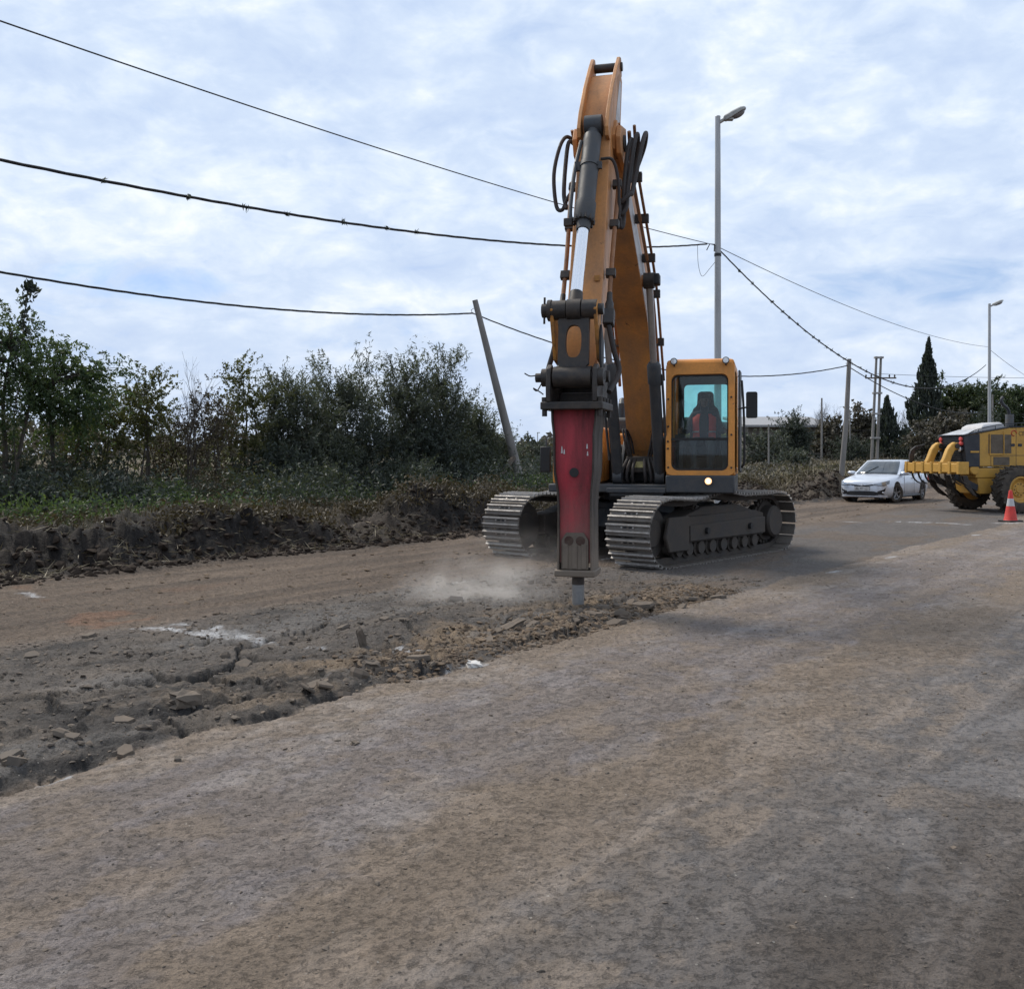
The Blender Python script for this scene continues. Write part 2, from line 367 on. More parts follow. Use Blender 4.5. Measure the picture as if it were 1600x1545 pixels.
    top = .46+.10*fbm(s*.35, t*.4, 3, 59)+.26*lip*np.clip(.75+1.9*fbm(s*.5, t*.7, 4, 60, .6), -.6, 2.2)
    top += np.clip(s-44, 0, 45)*.017*sst(-14, -18, t)
    rough_bank = .12*fbm(s*2.2, t*2.2, 5, 62, .66)*(1-sst(30, 70, r))
    h = h*(1-bank)+bank*(top+rough_bank)
    h += right*(.05+.03*fbm(s*.8, t*.8, 4, 63))
    # ------------------------------ what the surface is made of
    def c3(*c): return np.array(c, float)
    n_l = fbm(s*.55, t*1.5, 4, 71); n_m = fbm(s*2.2, t*3.2, 4, 72, .6); n_s = fbm(s*8, t*10, 3, 73, .6)
    MAUVE, TAN, SLATE, UMBER, PALE = c3(.215, .184, .173), c3(.245, .188, .137), c3(.118, .107, .102), c3(.096, .078, .065), c3(.28, .245, .222)
    GREY, DIRT, RUST, SOIL, SAND, TAR, GRASSY, DRY = c3(.116, .099, .086), c3(.150, .110, .080), c3(.24, .115, .06), c3(.016, .013, .0115), c3(.215, .156, .102), c3(.035, .032, .031), c3(.045, .040, .022), c3(.115, .090, .055)
    def lerp(a, b, k): return a+(b-a)*k[:, None]
    tt = t+.26*n_l+.16*n_m+.10*n_s
    col = np.tile(MAUVE, (len(x), 1))
    col = lerp(col, TAN, sst(-3.05, -2.7, tt)*.85)
    col = lerp(col, TAN, sst(-4.25, -4.6, tt)*.8)
    col = lerp(col, SLATE, sst(-2.35, -1.75, tt)*.9)
    col = lerp(col, UMBER, sst(-1.35, -.65, tt+.1*n_m))
    col = lerp(col, TAN, sst(.15, .6, n_m)*.55*sst(-.9, -1.5, tt))
    col = lerp(col, PALE, sst(.1, .7, film+.4*n_s)*.45*sst(-2.1, -2.9, tt))
    col = lerp(col, SLATE, sst(.35, .95, -n_m+.3*n_s)*.18*sst(-1.9, -2.8, tt))
    col = lerp(col, TAN*.70, (1-flk)*.40*sst(-.8, -2.6, tt))
    # tyre bands drawn along the carriageway
    band = fbm(s*.10, t*3.4, 4, 95, .6); col = col*(1+.13*np.clip(band, -1, 1))[:, None]; col = lerp(col, PALE, sst(.25, .8, band)*.25)
    # crushed lane
    cb = np.tile(GREY, (len(x), 1))
    cb = lerp(cb, c3(.150, .124, .102), sst(-.2, .6, n_m))
    cb = cb*(.72+.42*cid*cmask+.14*(1-cmask))[:, None]
    cb = lerp(cb, SAND, np.clip(near_edge*1.1, 0, 1)*sst(-.35, .35, n_m+.2+.3*n_s)*sst(3.0, 6.0, s+.8*n_l))
    cb = lerp(cb, c3(.17, .158, .148), sst(.1, .5, -n_l)*sst(.25, .6, plate)*.6)
    cb = lerp(cb, TAR, np.clip(crack*1.0+np.clip(hole, 0, 1)*.85+sst(.35, .75, fbm(s*1.5, t*2.2, 4, 79))*.7, 0, 1))
    cl = lerp(np.tile(c3(.138, .120, .108), (len(x), 1)), DIRT, sst(-.1, .6, n_l+.3*n_m)*.7)
    cb = lerp(cl, cb, brk)
    col = lerp(col, cb, 1-road)
    cs = lerp(np.tile(DIRT, (len(x), 1)), c3(.095, .070, .052), sst(-.1, .55, ruts+.3*n_m)*.85)
    cs = lerp(cs, c3(.200, .152, .112), sst(.1, .7, -ruts+.3*n_l)*.6)
    cs = lerp(cs, RUST, sst(.45, .8, fbm(s*1.1, t*2, 3, 81))*.5*sst(9, 5, s))
    cs = lerp(cs, SOIL*1.5, np.clip(toe*1.3, 0, 1)*sst(-.5, .3, n_m+.2))
    col = lerp(col, cs, shoulder)
    ck = lerp(np.tile(SOIL, (len(x), 1)), c3(.032, .024, .019), sst(.0, .7, n_m))
    ck = lerp(ck, lerp(np.tile(GRASSY, (len(x), 1)), DRY*.55, sst(-.2, .4, n_l)), sst(BANK-.9, BANK-1.9, tb))
    ck = lerp(ck, lerp(np.tile(DRY, (len(x), 1)), c3(.10, .10, .05), sst(-.1, .4, fbm(s*.12, t*.2, 4, 83))), sst(30, 42, s)*sst(BANK-1.2, BANK-2.5, tb))
    ck = lerp(ck, c3(.070, .053, .039), heap*.7*sst(BANK-2.0, BANK-1.0, tb)); ck = lerp(ck, c3(.10, .078, .056), sst(26, 36, s)*sst(BANK-2.2, BANK-1.0, tb)*.8)
    col = lerp(col, ck, sst(.02, .25, bank))
    col = lerp(col, DIRT, right)
    col = lerp(col, TAR*1.3, np.clip(crev*.9, 0, 1)*(1-bank))
    # white marking paint and spilled lime, worn
    wear = fbm(s*7, t*8, 4, 91, .65)
    paint = np.zeros_like(x)
    def stroke(px0, py0, px1, py1, w, k=1.0):
        a = on_ground(px0, py0); b = on_ground(px1, py1); d = (b-a); l2 = d.x*d.x+d.y*d.y
        q = np.clip(((x-a.x)*d.x+(y-a.y)*d.y)/l2, 0, 1); dd = np.hypot(x-a.x-q*d.x, y-a.y-q*d.y)
        return np.clip(sst(w*1.25, w*.6, dd*(1+.25*wear))*sst(-.75, -.1, wear+k-.75), 0, 1)
    for a in [(230, 984, 330, 991, .10, .45), (300, 992, 375, 999, .10, .8), (340, 984, 415, 1006, .09, .6), (210, 985, 300, 975, .04, .6), (575, 1027, 625, 1022, .05, .5), (640, 1029, 655, 1026, .05, .6), (706, 1046, 752, 1041, .06, .6), (60, 1226, 105, 1216, .03, .8),
              (708, 911, 738, 907, .05, .7), (940, 874, 955, 872, .05, .9), (1294, 895, 1312, 891, .045, .9), (1384, 872, 1398, 869, .05, .7), (1308, 814, 1345, 816, .06, .8), (1390, 815, 1470, 817, .04, .4), (1478, 817, 1512, 819, .10, 1.0), (1520, 836, 1532, 834, .05, .7), (1562, 817, 1592, 817, .16, .9),
              (30, 927, 75, 934, .05, .55), (440, 1008, 500, 1016, .06, .35)]:
        paint = np.maximum(paint, stroke(*a))
    col = lerp(col, c3(.55, .55, .56), paint*.8*(1-crack*brk)*np.clip(.75+.5*n_s, .2, 1))
    # slight value drift
    col = np.clip(col*(1+.10*n_m[:, None]+.05*n_s[:, None]), .01, 1)
    wet = np.clip(sst(-2.3, -1.8, tt)*sst(-.8, -1.2, tt)*.38+sst(.2, .6, -n_m+.2*film)*.5*road, 0, 1)*(1-np.clip(paint, 0, 1))
    zone = np.where(tb < BANK-.95, 4, np.where(tb < BANK+.02, 3, np.where(te < FAR_EDGE, 2, np.where(te < EDGE, 1, np.where(t < 4.6, 0, 5)))))
    return h, col, wet, zone
def gz(x, y):
    return float(ground_fields(np.array([float(x)]), np.array([float(y)]))[0][0])
def ground_material():
    m, nt, b, out = _nodes('ground_surface'); L = nt.links
    ca = nt.nodes.new('ShaderNodeAttribute'); ca.attribute_name = 'tint'
    wa = nt.nodes.new('ShaderNodeAttribute'); wa.attribute_name = 'sheen'
    geo = nt.nodes.new('ShaderNodeNewGeometry'); v = geo.outputs['Position']
    n1 = _noise(nt, v, 11, 8, .66, .3); n2 = _noise(nt, v, 55, 6, .65); n3 = _noise(nt, v, 170, 3, .6)
    c = _mix(nt, .55, ca.outputs['Color'], _ramp(nt, n1, [(.30, (.68, .67, .66)), (.5, (1.03, 1.03, 1.03)), (.72, (1.28, 1.27, 1.26))]), 'MULTIPLY')
    c = _mix(nt, .9, c, _ramp(nt, n2, [(.33, (.68, .67, .65)), (.47, (1.0, 1.0, 1.0)), (.70, (1.20, 1.20, 1.20))]), 'MULTIPLY')
    c = _mix(nt, .6, c, _ramp(nt, n3, [(.3, (.7, .7, .7)), (.7, (1.2, 1.2, 1.2))]), 'MULTIPLY')
    # single grains: dark bits and a few pale chips
    vo = nt.nodes.new('ShaderNodeTexVoronoi'); vo.inputs['Scale'].default_value = 42; L.new(v, vo.inputs['Vector'])
    sp = nt.nodes.new('ShaderNodeSeparateColor'); L.new(vo.outputs['Color'], sp.inputs[0])
    def mt(op, a, b_):
        q = nt.nodes.new('ShaderNodeMath'); q.operation = op
        for i, w in enumerate((a, b_)):
            if isinstance(w, (int, float)): q.inputs[i].default_value = w
            else: L.new(w, q.inputs[i])
        return q.outputs[0]
    # dried film: smooth pale skin broken by rough darker holes
    n4 = _noise(nt, v, 22, 10, .70, .25); hole = _ramp(nt, n4, [(.40, (1, 1, 1)), (.46, (0, 0, 0))])
    clus = _ramp(nt, _noise(nt, v, 1.6, 4, .6, .4), [(.40, (.03, .03, .03)), (.68, (.20, .20, .20))])
    c = _mix(nt, mt('MULTIPLY', hole, clus), c, _mix(nt, 1.0, c, (.50, .46, .41), 'MULTIPLY'))
    dark = mt('MULTIPLY', mt('LESS_THAN', vo.outputs['Distance'], .26), mt('GREATER_THAN', sp.outputs[0], .90))
    pale = mt('MULTIPLY', mt('LESS_THAN', vo.outputs['Distance'], .22), mt('GREATER_THAN', sp.outputs[1], .985))
    c = _mix(nt, mt('MULTIPLY', dark, .8), c, (.03, .025, .022)); c = _mix(nt, mt('MULTIPLY', pale, .7), c, (.42, .38, .33))
    L.new(c, b.inputs['Base Color'])
    rr = nt.nodes.new('ShaderNodeMapRange'); L.new(wa.outputs['Fac'], rr.inputs[0]); rr.inputs[3].default_value = .88; rr.inputs[4].default_value = .52; L.new(rr.outputs[0], b.inputs['Roughness'])
    b.inputs['Specular IOR Level'].default_value = .35
    hsum = mt('ADD', mt('MULTIPLY', n1, 1.0), mt('MULTIPLY', n2, .55)); hsum = mt('SUBTRACT', hsum, mt('MULTIPLY', hole, .22)); n5 = _noise(nt, v, 24, 5, .6, .3); hsum = mt('ADD', hsum, mt('MULTIPLY', mt('MULTIPLY', n5, 2.2), clus)); hsum = mt('ADD', hsum, mt('MULTIPLY', n3, .12)); hsum = mt('ADD', hsum, mt('MULTIPLY', dark, .25))
    damp = nt.nodes.new('ShaderNodeMapRange'); L.new(wa.outputs['Fac'], damp.inputs[0]); damp.inputs[3].default_value = 1.0; damp.inputs[4].default_value = .35
    _bump(nt, b, mt('MULTIPLY', hsum, damp.outputs[0]), 1.0, .055)
    return m
def build_ground():
    rows = [.25, .7, 1.3, 1.9, 2.4, 2.75]; r = 2.95
    while r < 62:
        rows.append(r); r += min(r*r*2.0/2557.0, .10 if r < 26 else .30)
    while r < 4500: rows.append(r); r *= 1.13
    rows = np.array(rows)
    fine = np.linspace(-R(33), R(33), 840); side = np.linspace(R(33), 2*math.pi-R(33), 70)[1:-1]
    az = np.concatenate([fine, side]); na = len(az); nr = len(rows)
    A, Rr = np.meshgrid(az, rows); x = (np.sin(A)*Rr).ravel(); y = (np.cos(A)*Rr).ravel()
    h, col, wet, zone = ground_fields(x, y)
    h *= np.where(np.hypot(x, y) > 300, 0.6, 1)
    co = np.stack([x, y, h], 1)
    i = np.arange(nr-1)[:, None]; j = np.arange(na)[None, :]; j2 = (j+1) % na
    q = np.stack([(i*na+j), (i*na+j2), ((i+1)*na+j2), ((i+1)*na+j)], -1).reshape(-1, 4)
    # normals of the whole sheet, shared by its pieces so that no seam shows
    e1 = co[q[:, 2]]-co[q[:, 0]]; e2 = co[q[:, 3]]-co[q[:, 1]]; fn = np.cross(e1, e2); fn[fn[:, 2] < 0] *= -1
    vn = np.zeros_like(co)
    for k in range(4): np.add.at(vn, q[:, k], fn)
    vn /= np.linalg.norm(vn, axis=1)[:, None]+1e-12
    # freshly broken faces show the dark inside of the asphalt
    sN, tN = st(x, y); inl = (tN > FAR_EDGE) & (tN < EDGE+.1) & (sN < 11.5); k = (sst(.90, .62, vn[:, 2])*.75*inl)[:, None]; col = col*(1-k)+np.array([.036, .033, .031])*k
    fz = zone[q[:, 0]]; mat = ground_material()
    info = {0: ('road', 'dusty grey asphalt carriageway with dried mud film and tan wheel bands in the foreground'), 1: ('broken_road_lane', 'broken up grey asphalt lane with cracks, pits and crumbs beside the carriageway'),
            2: ('dirt_shoulder', 'brown earth shoulder with rutted track marks between broken lane and bank'), 3: ('soil_bank', 'freshly cut dark soil bank below the thicket'),
            4: ('field', 'rough grassy land behind the soil bank'), 5: ('verge', 'bare earth verge on the near side of the carriageway')}
    for zk, (name, lab) in info.items():
        fq = q[fz == zk]
        if not len(fq): continue
        used = np.unique(fq); remap = np.zeros(len(co), np.int64); remap[used] = np.arange(len(used))
        me = fast_mesh(name, co[used], remap[fq], smooth=True)
        a = me.attributes.new('tint', 'FLOAT_COLOR', 'POINT'); a.data.foreach_set('color', np.concatenate([col[used], np.ones((len(used), 1))], 1).astype(np.float32).ravel())
        a = me.attributes.new('sheen', 'FLOAT', 'POINT'); a.data.foreach_set('value', wet[used].astype(np.float32))
        me.normals_split_custom_set_from_vertices(vn[used].astype(np.float32))
        o = link_mesh(name, me, mat); tag(o, lab, kind='structure')
build_ground()

# ------------------------------------------------------------------ loose pieces on the ground
rng = np.random.default_rng(7)
def rocks(pts, sizes, flat, seed):
    """many small angular lumps in one mesh"""
    g = np.random.default_rng(seed); n = len(pts)
    ph = (1+5**.5)/2
    ico = np.array([(-1,ph,0),(1,ph,0),(-1,-ph,0),(1,-ph,0),(0,-1,ph),(0,1,ph),(0,-1,-ph),(0,1,-ph),(ph,0,-1),(ph,0,1),(-ph,0,-1),(-ph,0,1)])/1.9
    tri = np.array([(0,11,5),(0,5,1),(0,1,7),(0,7,10),(0,10,11),(1,5,9),(5,11,4),(11,10,2),(10,7,6),(7,1,8),(3,9,4),(3,4,2),(3,2,6),(3,6,8),(3,8,9),(4,9,5),(2,4,11),(6,2,10),(8,6,7),(9,8,1)])
    v = ico[None]*g.uniform(.55, 1.25, (n, 12, 1)); sc = np.stack([g.uniform(.7, 1.5, n), g.uniform(.6, 1.1, n), g.uniform(.4, .8, n)*flat], 1)
    v = v*sc[:, None, :]; a = g.uniform(0, 6.28, n); c, s_ = np.cos(a), np.sin(a)
    tl = g.normal(0, .35, n); ct, stt = np.cos(tl), np.sin(tl)
    v = np.stack([v[..., 0], v[..., 1]*ct[:, None]-v[..., 2]*stt[:, None], v[..., 1]*stt[:, None]+v[..., 2]*ct[:, None]], -1)
    v = np.stack([v[..., 0]*c[:, None]-v[..., 1]*s_[:, None], v[..., 0]*s_[:, None]+v[..., 1]*c[:, None], v[..., 2]], -1)
    v = v*np.asarray(sizes)[:, None, None]+np.asarray(pts)[:, None, :]
    t = (tri[None]+12*np.arange(n)[:, None, None]).reshape(-1, 3)
    return fast_mesh('rocks', v.reshape(-1, 3), tris=t)
def scatter(n, s0, s1, tfun, seed):
    g = np.random.default_rng(seed); s = g.uniform(s0, s1, n); t = tfun(g, n); x, y = from_st(s, t); return np.asarray(x), np.asarray(y)
MAT_CLOD = worn('clod_earth', (.20, .145, .098), .95, dirt=(.09, .07, .055), dirt_amt=.6, scale=3, bump=.5, coord='Object', spec=.1)
MAT_ASPH = worn('asphalt_crumb', (.095, .082, .070), .9, dirt=(.17, .135, .105), dirt_amt=.5, scale=5, bump=.5, spec=.15)
MAT_SOIL = worn('soil_clod', (.022, .017, .014), .95, dirt=(.045, .033, .025), dirt_amt=.6, scale=3, bump=.5, spec=.1)
def stuff_rocks(name, n, s0, s1, tf, smin, smax, flat, mat, seed, label):
    x, y = scatter(n, s0, s1, tf, seed); h = ground_fields(x, y)[0]; g = np.random.default_rng(seed+1)
    sz = smin*(smax/smin)**(g.uniform(0, 1, n)**2.2)
    o = link_mesh(name, rocks(np.stack([x, y, h+sz*.1], 1), sz, flat, seed+2), mat); return tag(o, label, kind='stuff')
stuff_rocks('earth_crumbs', 4200, 5.2, 11.2, lambda g, n: EDGE-np.abs(g.normal(.10, .45, n)), .006, .036, .9, MAT_CLOD, 100, 'loose tan earth crumbs along the broken edge of the carriageway')
stuff_rocks('asphalt_crumbs', 7500, .5, 12.5, lambda g, n: g.uniform(FAR_EDGE-.2, EDGE-.05, n), .005, .034, .9, MAT_ASPH, 110, 'loose grey asphalt crumbs over the broken lane')
stuff_rocks('road_grit', 3800, 1.5, 18, lambda g, n: g.uniform(EDGE, -.3, n), .0025, .016, .8, MAT_ASPH, 120, 'scattered dark grit on the carriageway')
stuff_rocks('bank_clods', 11000, 2, 46, lambda g, n: BANK+.55-np.abs(g.normal(0, .8, n)), .012, .10, 1.1, MAT_SOIL, 130, 'dark soil clods along the foot and face of the cut bank')
stuff_rocks('shoulder_clods', 1600, 0, 40, lambda g, n: g.uniform(BANK, FAR_EDGE, n), .008, .05, .7, MAT_CLOD, 140, 'small brown clods on the earth shoulder')
def fragments():
    g = random.Random(5); protos = []
    for k in range(9):
        n = g.randint(5, 7); w = g.uniform(.05, .11); th = g.uniform(.03, .05); ring = [(w*g.uniform(.7, 1.25)*math.cos(2*math.pi*i/n+g.uniform(-.25, .25)), w*g.uniform(.5, 1.0)*math.sin(2*math.pi*i/n+g.uniform(-.25, .25))) for i in range(n)]
        mb = MB(); mb.loft([[(a*.94+g.uniform(-.006, .006), b*.94, -th/2) for a, b in ring], [(a+g.uniform(-.006, .006), b+g.uniform(-.006, .006), 0) for a, b in ring], [(a*.93, b*.93, th/2+g.uniform(-.006, .006)) for a, b in ring]], True, True); me = mb.mesh('asphalt_fragment', 25); me.materials.append(MAT_ASPH); protos.append(me)
    for k in range(80):
        s = g.uniform(1.5, 10.6); t = (EDGE-abs(g.gauss(.05, .5))) if g.random() < .6 else g.uniform(FAR_EDGE, EDGE); x, y = from_st(s, t); o = bpy.data.objects.new('asphalt_fragment', protos[k % 9]); COL.objects.link(o)
        o.location = (x, y, gz(x, y)+.008); o.rotation_euler = (g.gauss(0, .28), g.gauss(0, .28), g.uniform(0, 6.28)); z = g.uniform(.6, 1.35); o.scale = (z, z, z); tag(o, 'small angular asphalt fragment lying loose in the broken lane', 'rubble', 'loose asphalt fragments in the broken lane')
fragments()
def chunk(name, px, py, dims, rot, mat, label, seed, sink=.3, cat='rubble'):
    p = on_ground(px, py); g = random.Random(seed); bm = bmesh.new(); bmesh.ops.create_cube(bm, size=1)
    bmesh.ops.subdivide_edges(bm, edges=bm.edges[:], cuts=2, use_grid_fill=True)
    for v in bm.verts:
        v.co.x *= dims[0]*(1+g.uniform(-.22, .22)); v.co.y *= dims[1]*(1+g.uniform(-.22, .22)); v.co.z *= dims[2]*(1+g.uniform(-.2, .2)); v.co += Vector((g.uniform(-1, 1)*dims[0], g.uniform(-1, 1)*dims[1], g.uniform(-1, 1)*dims[2]))*.06
    me = bpy.data.meshes.new(name); bm.to_mesh(me); bm.free()
    o = link_mesh(name, me, mat); o.location = (p.x, p.y, gz(p.x, p.y)+dims[2]*.5-sink*dims[2]); o.rotation_euler = rot
    return tag(o, label, cat, 'asphalt lumps lying in the broken lane')
chunk('asphalt_chunk', 566, 1018, (.055, .05, .20), (R(8), R(-16), .4), MAT_ASPH, 'narrow dark asphalt sliver standing upright above the round pit', 1, .25)
chunk('asphalt_chunk', 580, 1050, (.11, .09, .07), (.1, .2, .4), MAT_ASPH, 'dark rounded asphalt lump at the mouth of the round pit', 2, .2)
chunk('asphalt_slab', 800, 988, (.24, .10, .045), (R(6), R(-18), R(35)), MAT_ASPH, 'thin dark asphalt slab tilted out of the crumbs left of the breaker tip', 3, .0)
chunk('asphalt_chunk', 288, 1112, (.16, .12, .08), (.2, .1, .8), MAT_ASPH, 'largest dark asphalt lump, near the edge at left', 4, .2)
chunk('asphalt_chunk', 740, 1043, (.10, .08, .05), (.2, .1, .2), worn('limed_lump', (.6, .58, .55), .9, dirt=(.3, .26, .22), dirt_amt=.4), 'pale lime-dusted lump in the sandy edge below the breaker', 5, .3)
chunk('asphalt_chunk', 278, 1192, (.03, .03, .022), (.2, .1, .2), MAT_ASPH, 'small dark stone lying alone on the carriageway at left', 6, .2)
chunk('asphalt_chunk', 555, 1167, (.04, .035, .02), (.2, .1, .9), MAT_ASPH, 'flat dark crumb alone on the carriageway below the round pit', 7, .2)

# ------------------------------------------------------------------ vegetation
LEAF_BROAD = leaf_mat('leaf_broad', (.038, .062, .036), (.062, .095, .046), (.11, .14, .062), .42)
LEAF_WILLOW = leaf_mat('leaf_willow', (.042, .050, .043), (.074, .085, .067), (.13, .14, .105), .35)
LEAF_BROWN = leaf_mat('leaf_brown', (.045, .037, .025), (.072, .057, .037), (.115, .088, .052), .15)
LEAF_OLIVE = leaf_mat('leaf_olive', (.048, .056, .028), (.082, .088, .040), (.14, .135, .060), .42)
LEAF_DARK = leaf_mat('leaf_dark', (.027, .034, .030), (.043, .053, .045), (.070, .084, .066), .25)
LEAF_PINE = leaf_mat('leaf_pine', (.022, .035, .018), (.042, .060, .026), (.075, .092, .038), .2)
LEAF_FAR = leaf_mat('leaf_far', (.058, .053, .042), (.090, .080, .062), (.13, .112, .085), .12)
LEAF_GREY = leaf_mat('leaf_grey', (.055, .065, .052), (.085, .095, .078), (.13, .14, .11), .2)
GRASS_GREEN = leaf_mat('grass_green', (.035, .06, .02), (.06, .095, .028), (.11, .13, .05))
GRASS_DRY = leaf_mat('grass_dry', (.13, .107, .066), (.20, .165, .105), (.29, .24, .165), .06)
TWIG_DEAD = leaf_mat('twig_dead', (.060, .048, .040), (.085, .068, .055), (.12, .095, .075), .05)
BARK = worn('bark', (.060, .050, .042), .95, dirt=(.10, .088, .075), dirt_amt=.6, scale=5, streak=3, bump=.6, spec=.1)
BARK_DARK = worn('bark_dark', (.030, .026, .023), .95, dirt=(.05, .045, .04), dirt_amt=.6, scale=5, streak=3, bump=.6, spec=.1)
def leaf_mesh(name, c, a, L, W, g, rnd=None):
    """diamond leaves: centres c, axes a, lengths L, widths W"""
    n = len(c); a = a/(np.linalg.norm(a, axis=1)[:, None]+1e-9); b = np.cross(a, g.normal(0, 1, (n, 3))); b /= np.linalg.norm(b, axis=1)[:, None]+1e-9
    nn = np.cross(a, b); L = np.broadcast_to(L, n)[:, None]; W = np.broadcast_to(W, n)[:, None]
    fold = nn*W*.18
    v = np.stack([c-a*L*.5, c+b*W*.5+a*L*.06+fold, c+a*L*.5, c-b*W*.5+a*L*.06+fold], 1).reshape(-1, 3)
    me = fast_mesh(name, v, quads=np.arange(n*4).reshape(-1, 4))
    at_ = me.attributes.new('rnd', 'FLOAT', 'POINT'); rr = g.uniform(0, 1, n) if rnd is None else rnd
    at_.data.foreach_set('value', np.repeat(rr, 4).astype(np.float32)); return me
def shoots(base, dirs, ln, per, leaf, wid, g, droop=.25, spread=.6, out=.5):
    n = len(base); u = np.tile(np.linspace(.05, 1, per), n)+g.normal(0, .04, n*per)
    B = np.repeat(base, per, 0); D = np.repeat(dirs, per, 0); LN = np.repeat(ln, per)[:, None]; uu = u[:, None]
    c = B+D*LN*uu; c[:, 2] -= (droop*LN*uu**2)[:, 0]; c += g.normal(0, 1, c.shape)*LN*.06
    side = g.normal(0, 1, c.shape); a = D*out+side*spread+np.array([0, 0, -droop])
    return c, a, leaf*g.uniform(.6, 1.3, n*per), wid*g.uniform(.7, 1.25, n*per)
STY = {
 'broad':  dict(mat=LEAF_BROAD, leaf=.095, wid=.036, sl=.46, per=20, up=.15, droop=.45, spread=.7, nc=1.0),
 'willow': dict(mat=LEAF_WILLOW, leaf=.15, wid=.030, sl=.62, per=16, up=1.0, droop=.10, spread=.55, nc=1.55),
 'brown':  dict(mat=LEAF_BROWN, leaf=.085, wid=.032, sl=.42, per=14, up=.3, droop=.3, spread=.8, nc=.8),
 'olive':  dict(mat=LEAF_OLIVE, leaf=.085, wid=.040, sl=.44, per=17, up=.35, droop=.3, spread=.7, nc=.95),
 'dark':   dict(mat=LEAF_DARK, leaf=.11, wid=.036, sl=.48, per=17, up=.5, droop=.2, spread=.7, nc=1.1),
 'far':    dict(mat=LEAF_FAR, leaf=.30, wid=.16, sl=.9, per=10, up=.4, droop=.2, spread=.8, nc=1.0),
 'pine':   dict(mat=LEAF_PINE, leaf=.34, wid=.10, sl=.9, per=14, up=.5, droop=.1, spread=.7, nc=1.1),
 'grey':   dict(mat=LEAF_GREY, leaf=.22, wid=.10, sl=.6, per=12, up=.4, droop=.2, spread=.8, nc=1.0),
 'twig':   dict(mat=TWIG_DEAD, leaf=.34, wid=.016, sl=.5, per=6, up=.8, droop=.0, spread=.5, nc=.9),
}
def tree(name, label, x, y, H, W, style, seed, n=90, cb=.2, stems=3, tr=.05, lean=(0, 0), cat='tree', group=None, bark=None, squash=1.0, depth=.8, top_round=1.0):
    g = np.random.default_rng(seed); S = STY[style]; z0 = gz(x, y)-.05
    root = empty(name, (x, y, z0)); tag(root, label, cat, group)
    # cluster centres in an uneven crown
    m = int(n*S['nc']); d = g.normal(0, 1, (m, 3)); d /= np.linalg.norm(d, axis=1)[:, None]; rad = g.uniform(.12, 1, m)**.5
    lump = 1+.28*np.sin(d[:, 0]*5+seed)+.18*np.sin(d[:, 2]*7+d[:, 1]*4+seed*2)
    sl = S['sl']*squash; mid = (cb+1)/2*H-.3*sl; hz = max((1-cb)*H/2-.35*sl, .2)
    c = d*(rad*lump)[:, None]*np.array([max(W/2-.35*sl, .15), max(W/2*depth-.3*sl, .15), hz]); c[:, 2] = np.clip(c[:, 2], -hz, hz*1.1)+mid
    c[:, 0] += lean[0]*c[:, 2]/H; c[:, 1] += lean[1]*c[:, 2]/H
    # shoots from every cluster
    per_c = 5; base = np.repeat(c, per_c, 0)+g.normal(0, .14*squash, (m*per_c, 3)); outd = base-np.array([lean[0]*.5, lean[1]*.5, mid]); outd /= np.linalg.norm(outd, axis=1)[:, None]+1e-6
    dirs = outd*.7+g.normal(0, .5, base.shape)+np.array([0, 0, S['up']]); dirs /= np.linalg.norm(dirs, axis=1)[:, None]
    ln = sl*g.uniform(.45, 1.25, len(base))
    C, A, Ls, Ws = shoots(base, dirs, ln, S['per'], S['leaf']*squash, S['wid']*squash, g, S['droop'], S['spread'])
    hue = np.repeat(np.repeat(g.uniform(0, 1, m), per_c), S['per'])*.55+g.uniform(0, .45, len(C))
    link_mesh('crown', leaf_mesh('crown', C, A, Ls, Ws, g, hue), S['mat'], root)
    mb = MB(); R_ = random.Random(seed)
    forks = []
    for k in range(stems):
        bx, by = R_.uniform(-.12, .12)*stems**.5, R_.uniform(-.12, .12)*stems**.5
        ex, ey = lean[0]*.6+R_.uniform(-.3, .3)*W, lean[1]*.6+R_.uniform(-.2, .2)*W; hh = H*R_.uniform(.55, .85)
        P = crom([(bx, by, -.1), (bx+ex*.25+R_.uniform(-.08, .08), by+ey*.25, hh*.35), (bx+ex*.6+R_.uniform(-.1, .1), by+ey*.6, hh*.7), (bx+ex, by+ey, hh)], 4)
        mb.tube(P, [tr*(1-.8*i/(len(P)-1)) for i in range(len(P))], 6); forks += P[4:]
    idx = g.choice(m, min(m, int(14+n*.25)), replace=False)
    for i in idx:
        q = Vector(c[i]); f = min(forks, key=lambda p: (p-q).length+(0 if p.z < q.z else .6)); 
        mb.tube(crom([f, f.lerp(q, .5)+Vector((R_.uniform(-.1, .1), R_.uniform(-.1, .1), R_.uniform(-.02, .12))), q], 3), [tr*.34, tr*.3, tr*.26, tr*.22, tr*.18, tr*.14, tr*.08], 4, False)
    mb.build('trunk', bark or BARK, root)
    return root
def tpx(name, label, px, y, top, wpx, style, seed, **k):
    p = at(px, top, y); z0 = gz(p.x, y); return tree(name, label, p.x, y, p.z-z0+.05, wpx/1550.0*y, style, seed, **k)
HG = 'trees and shrubs of the thicket behind the soil bank'
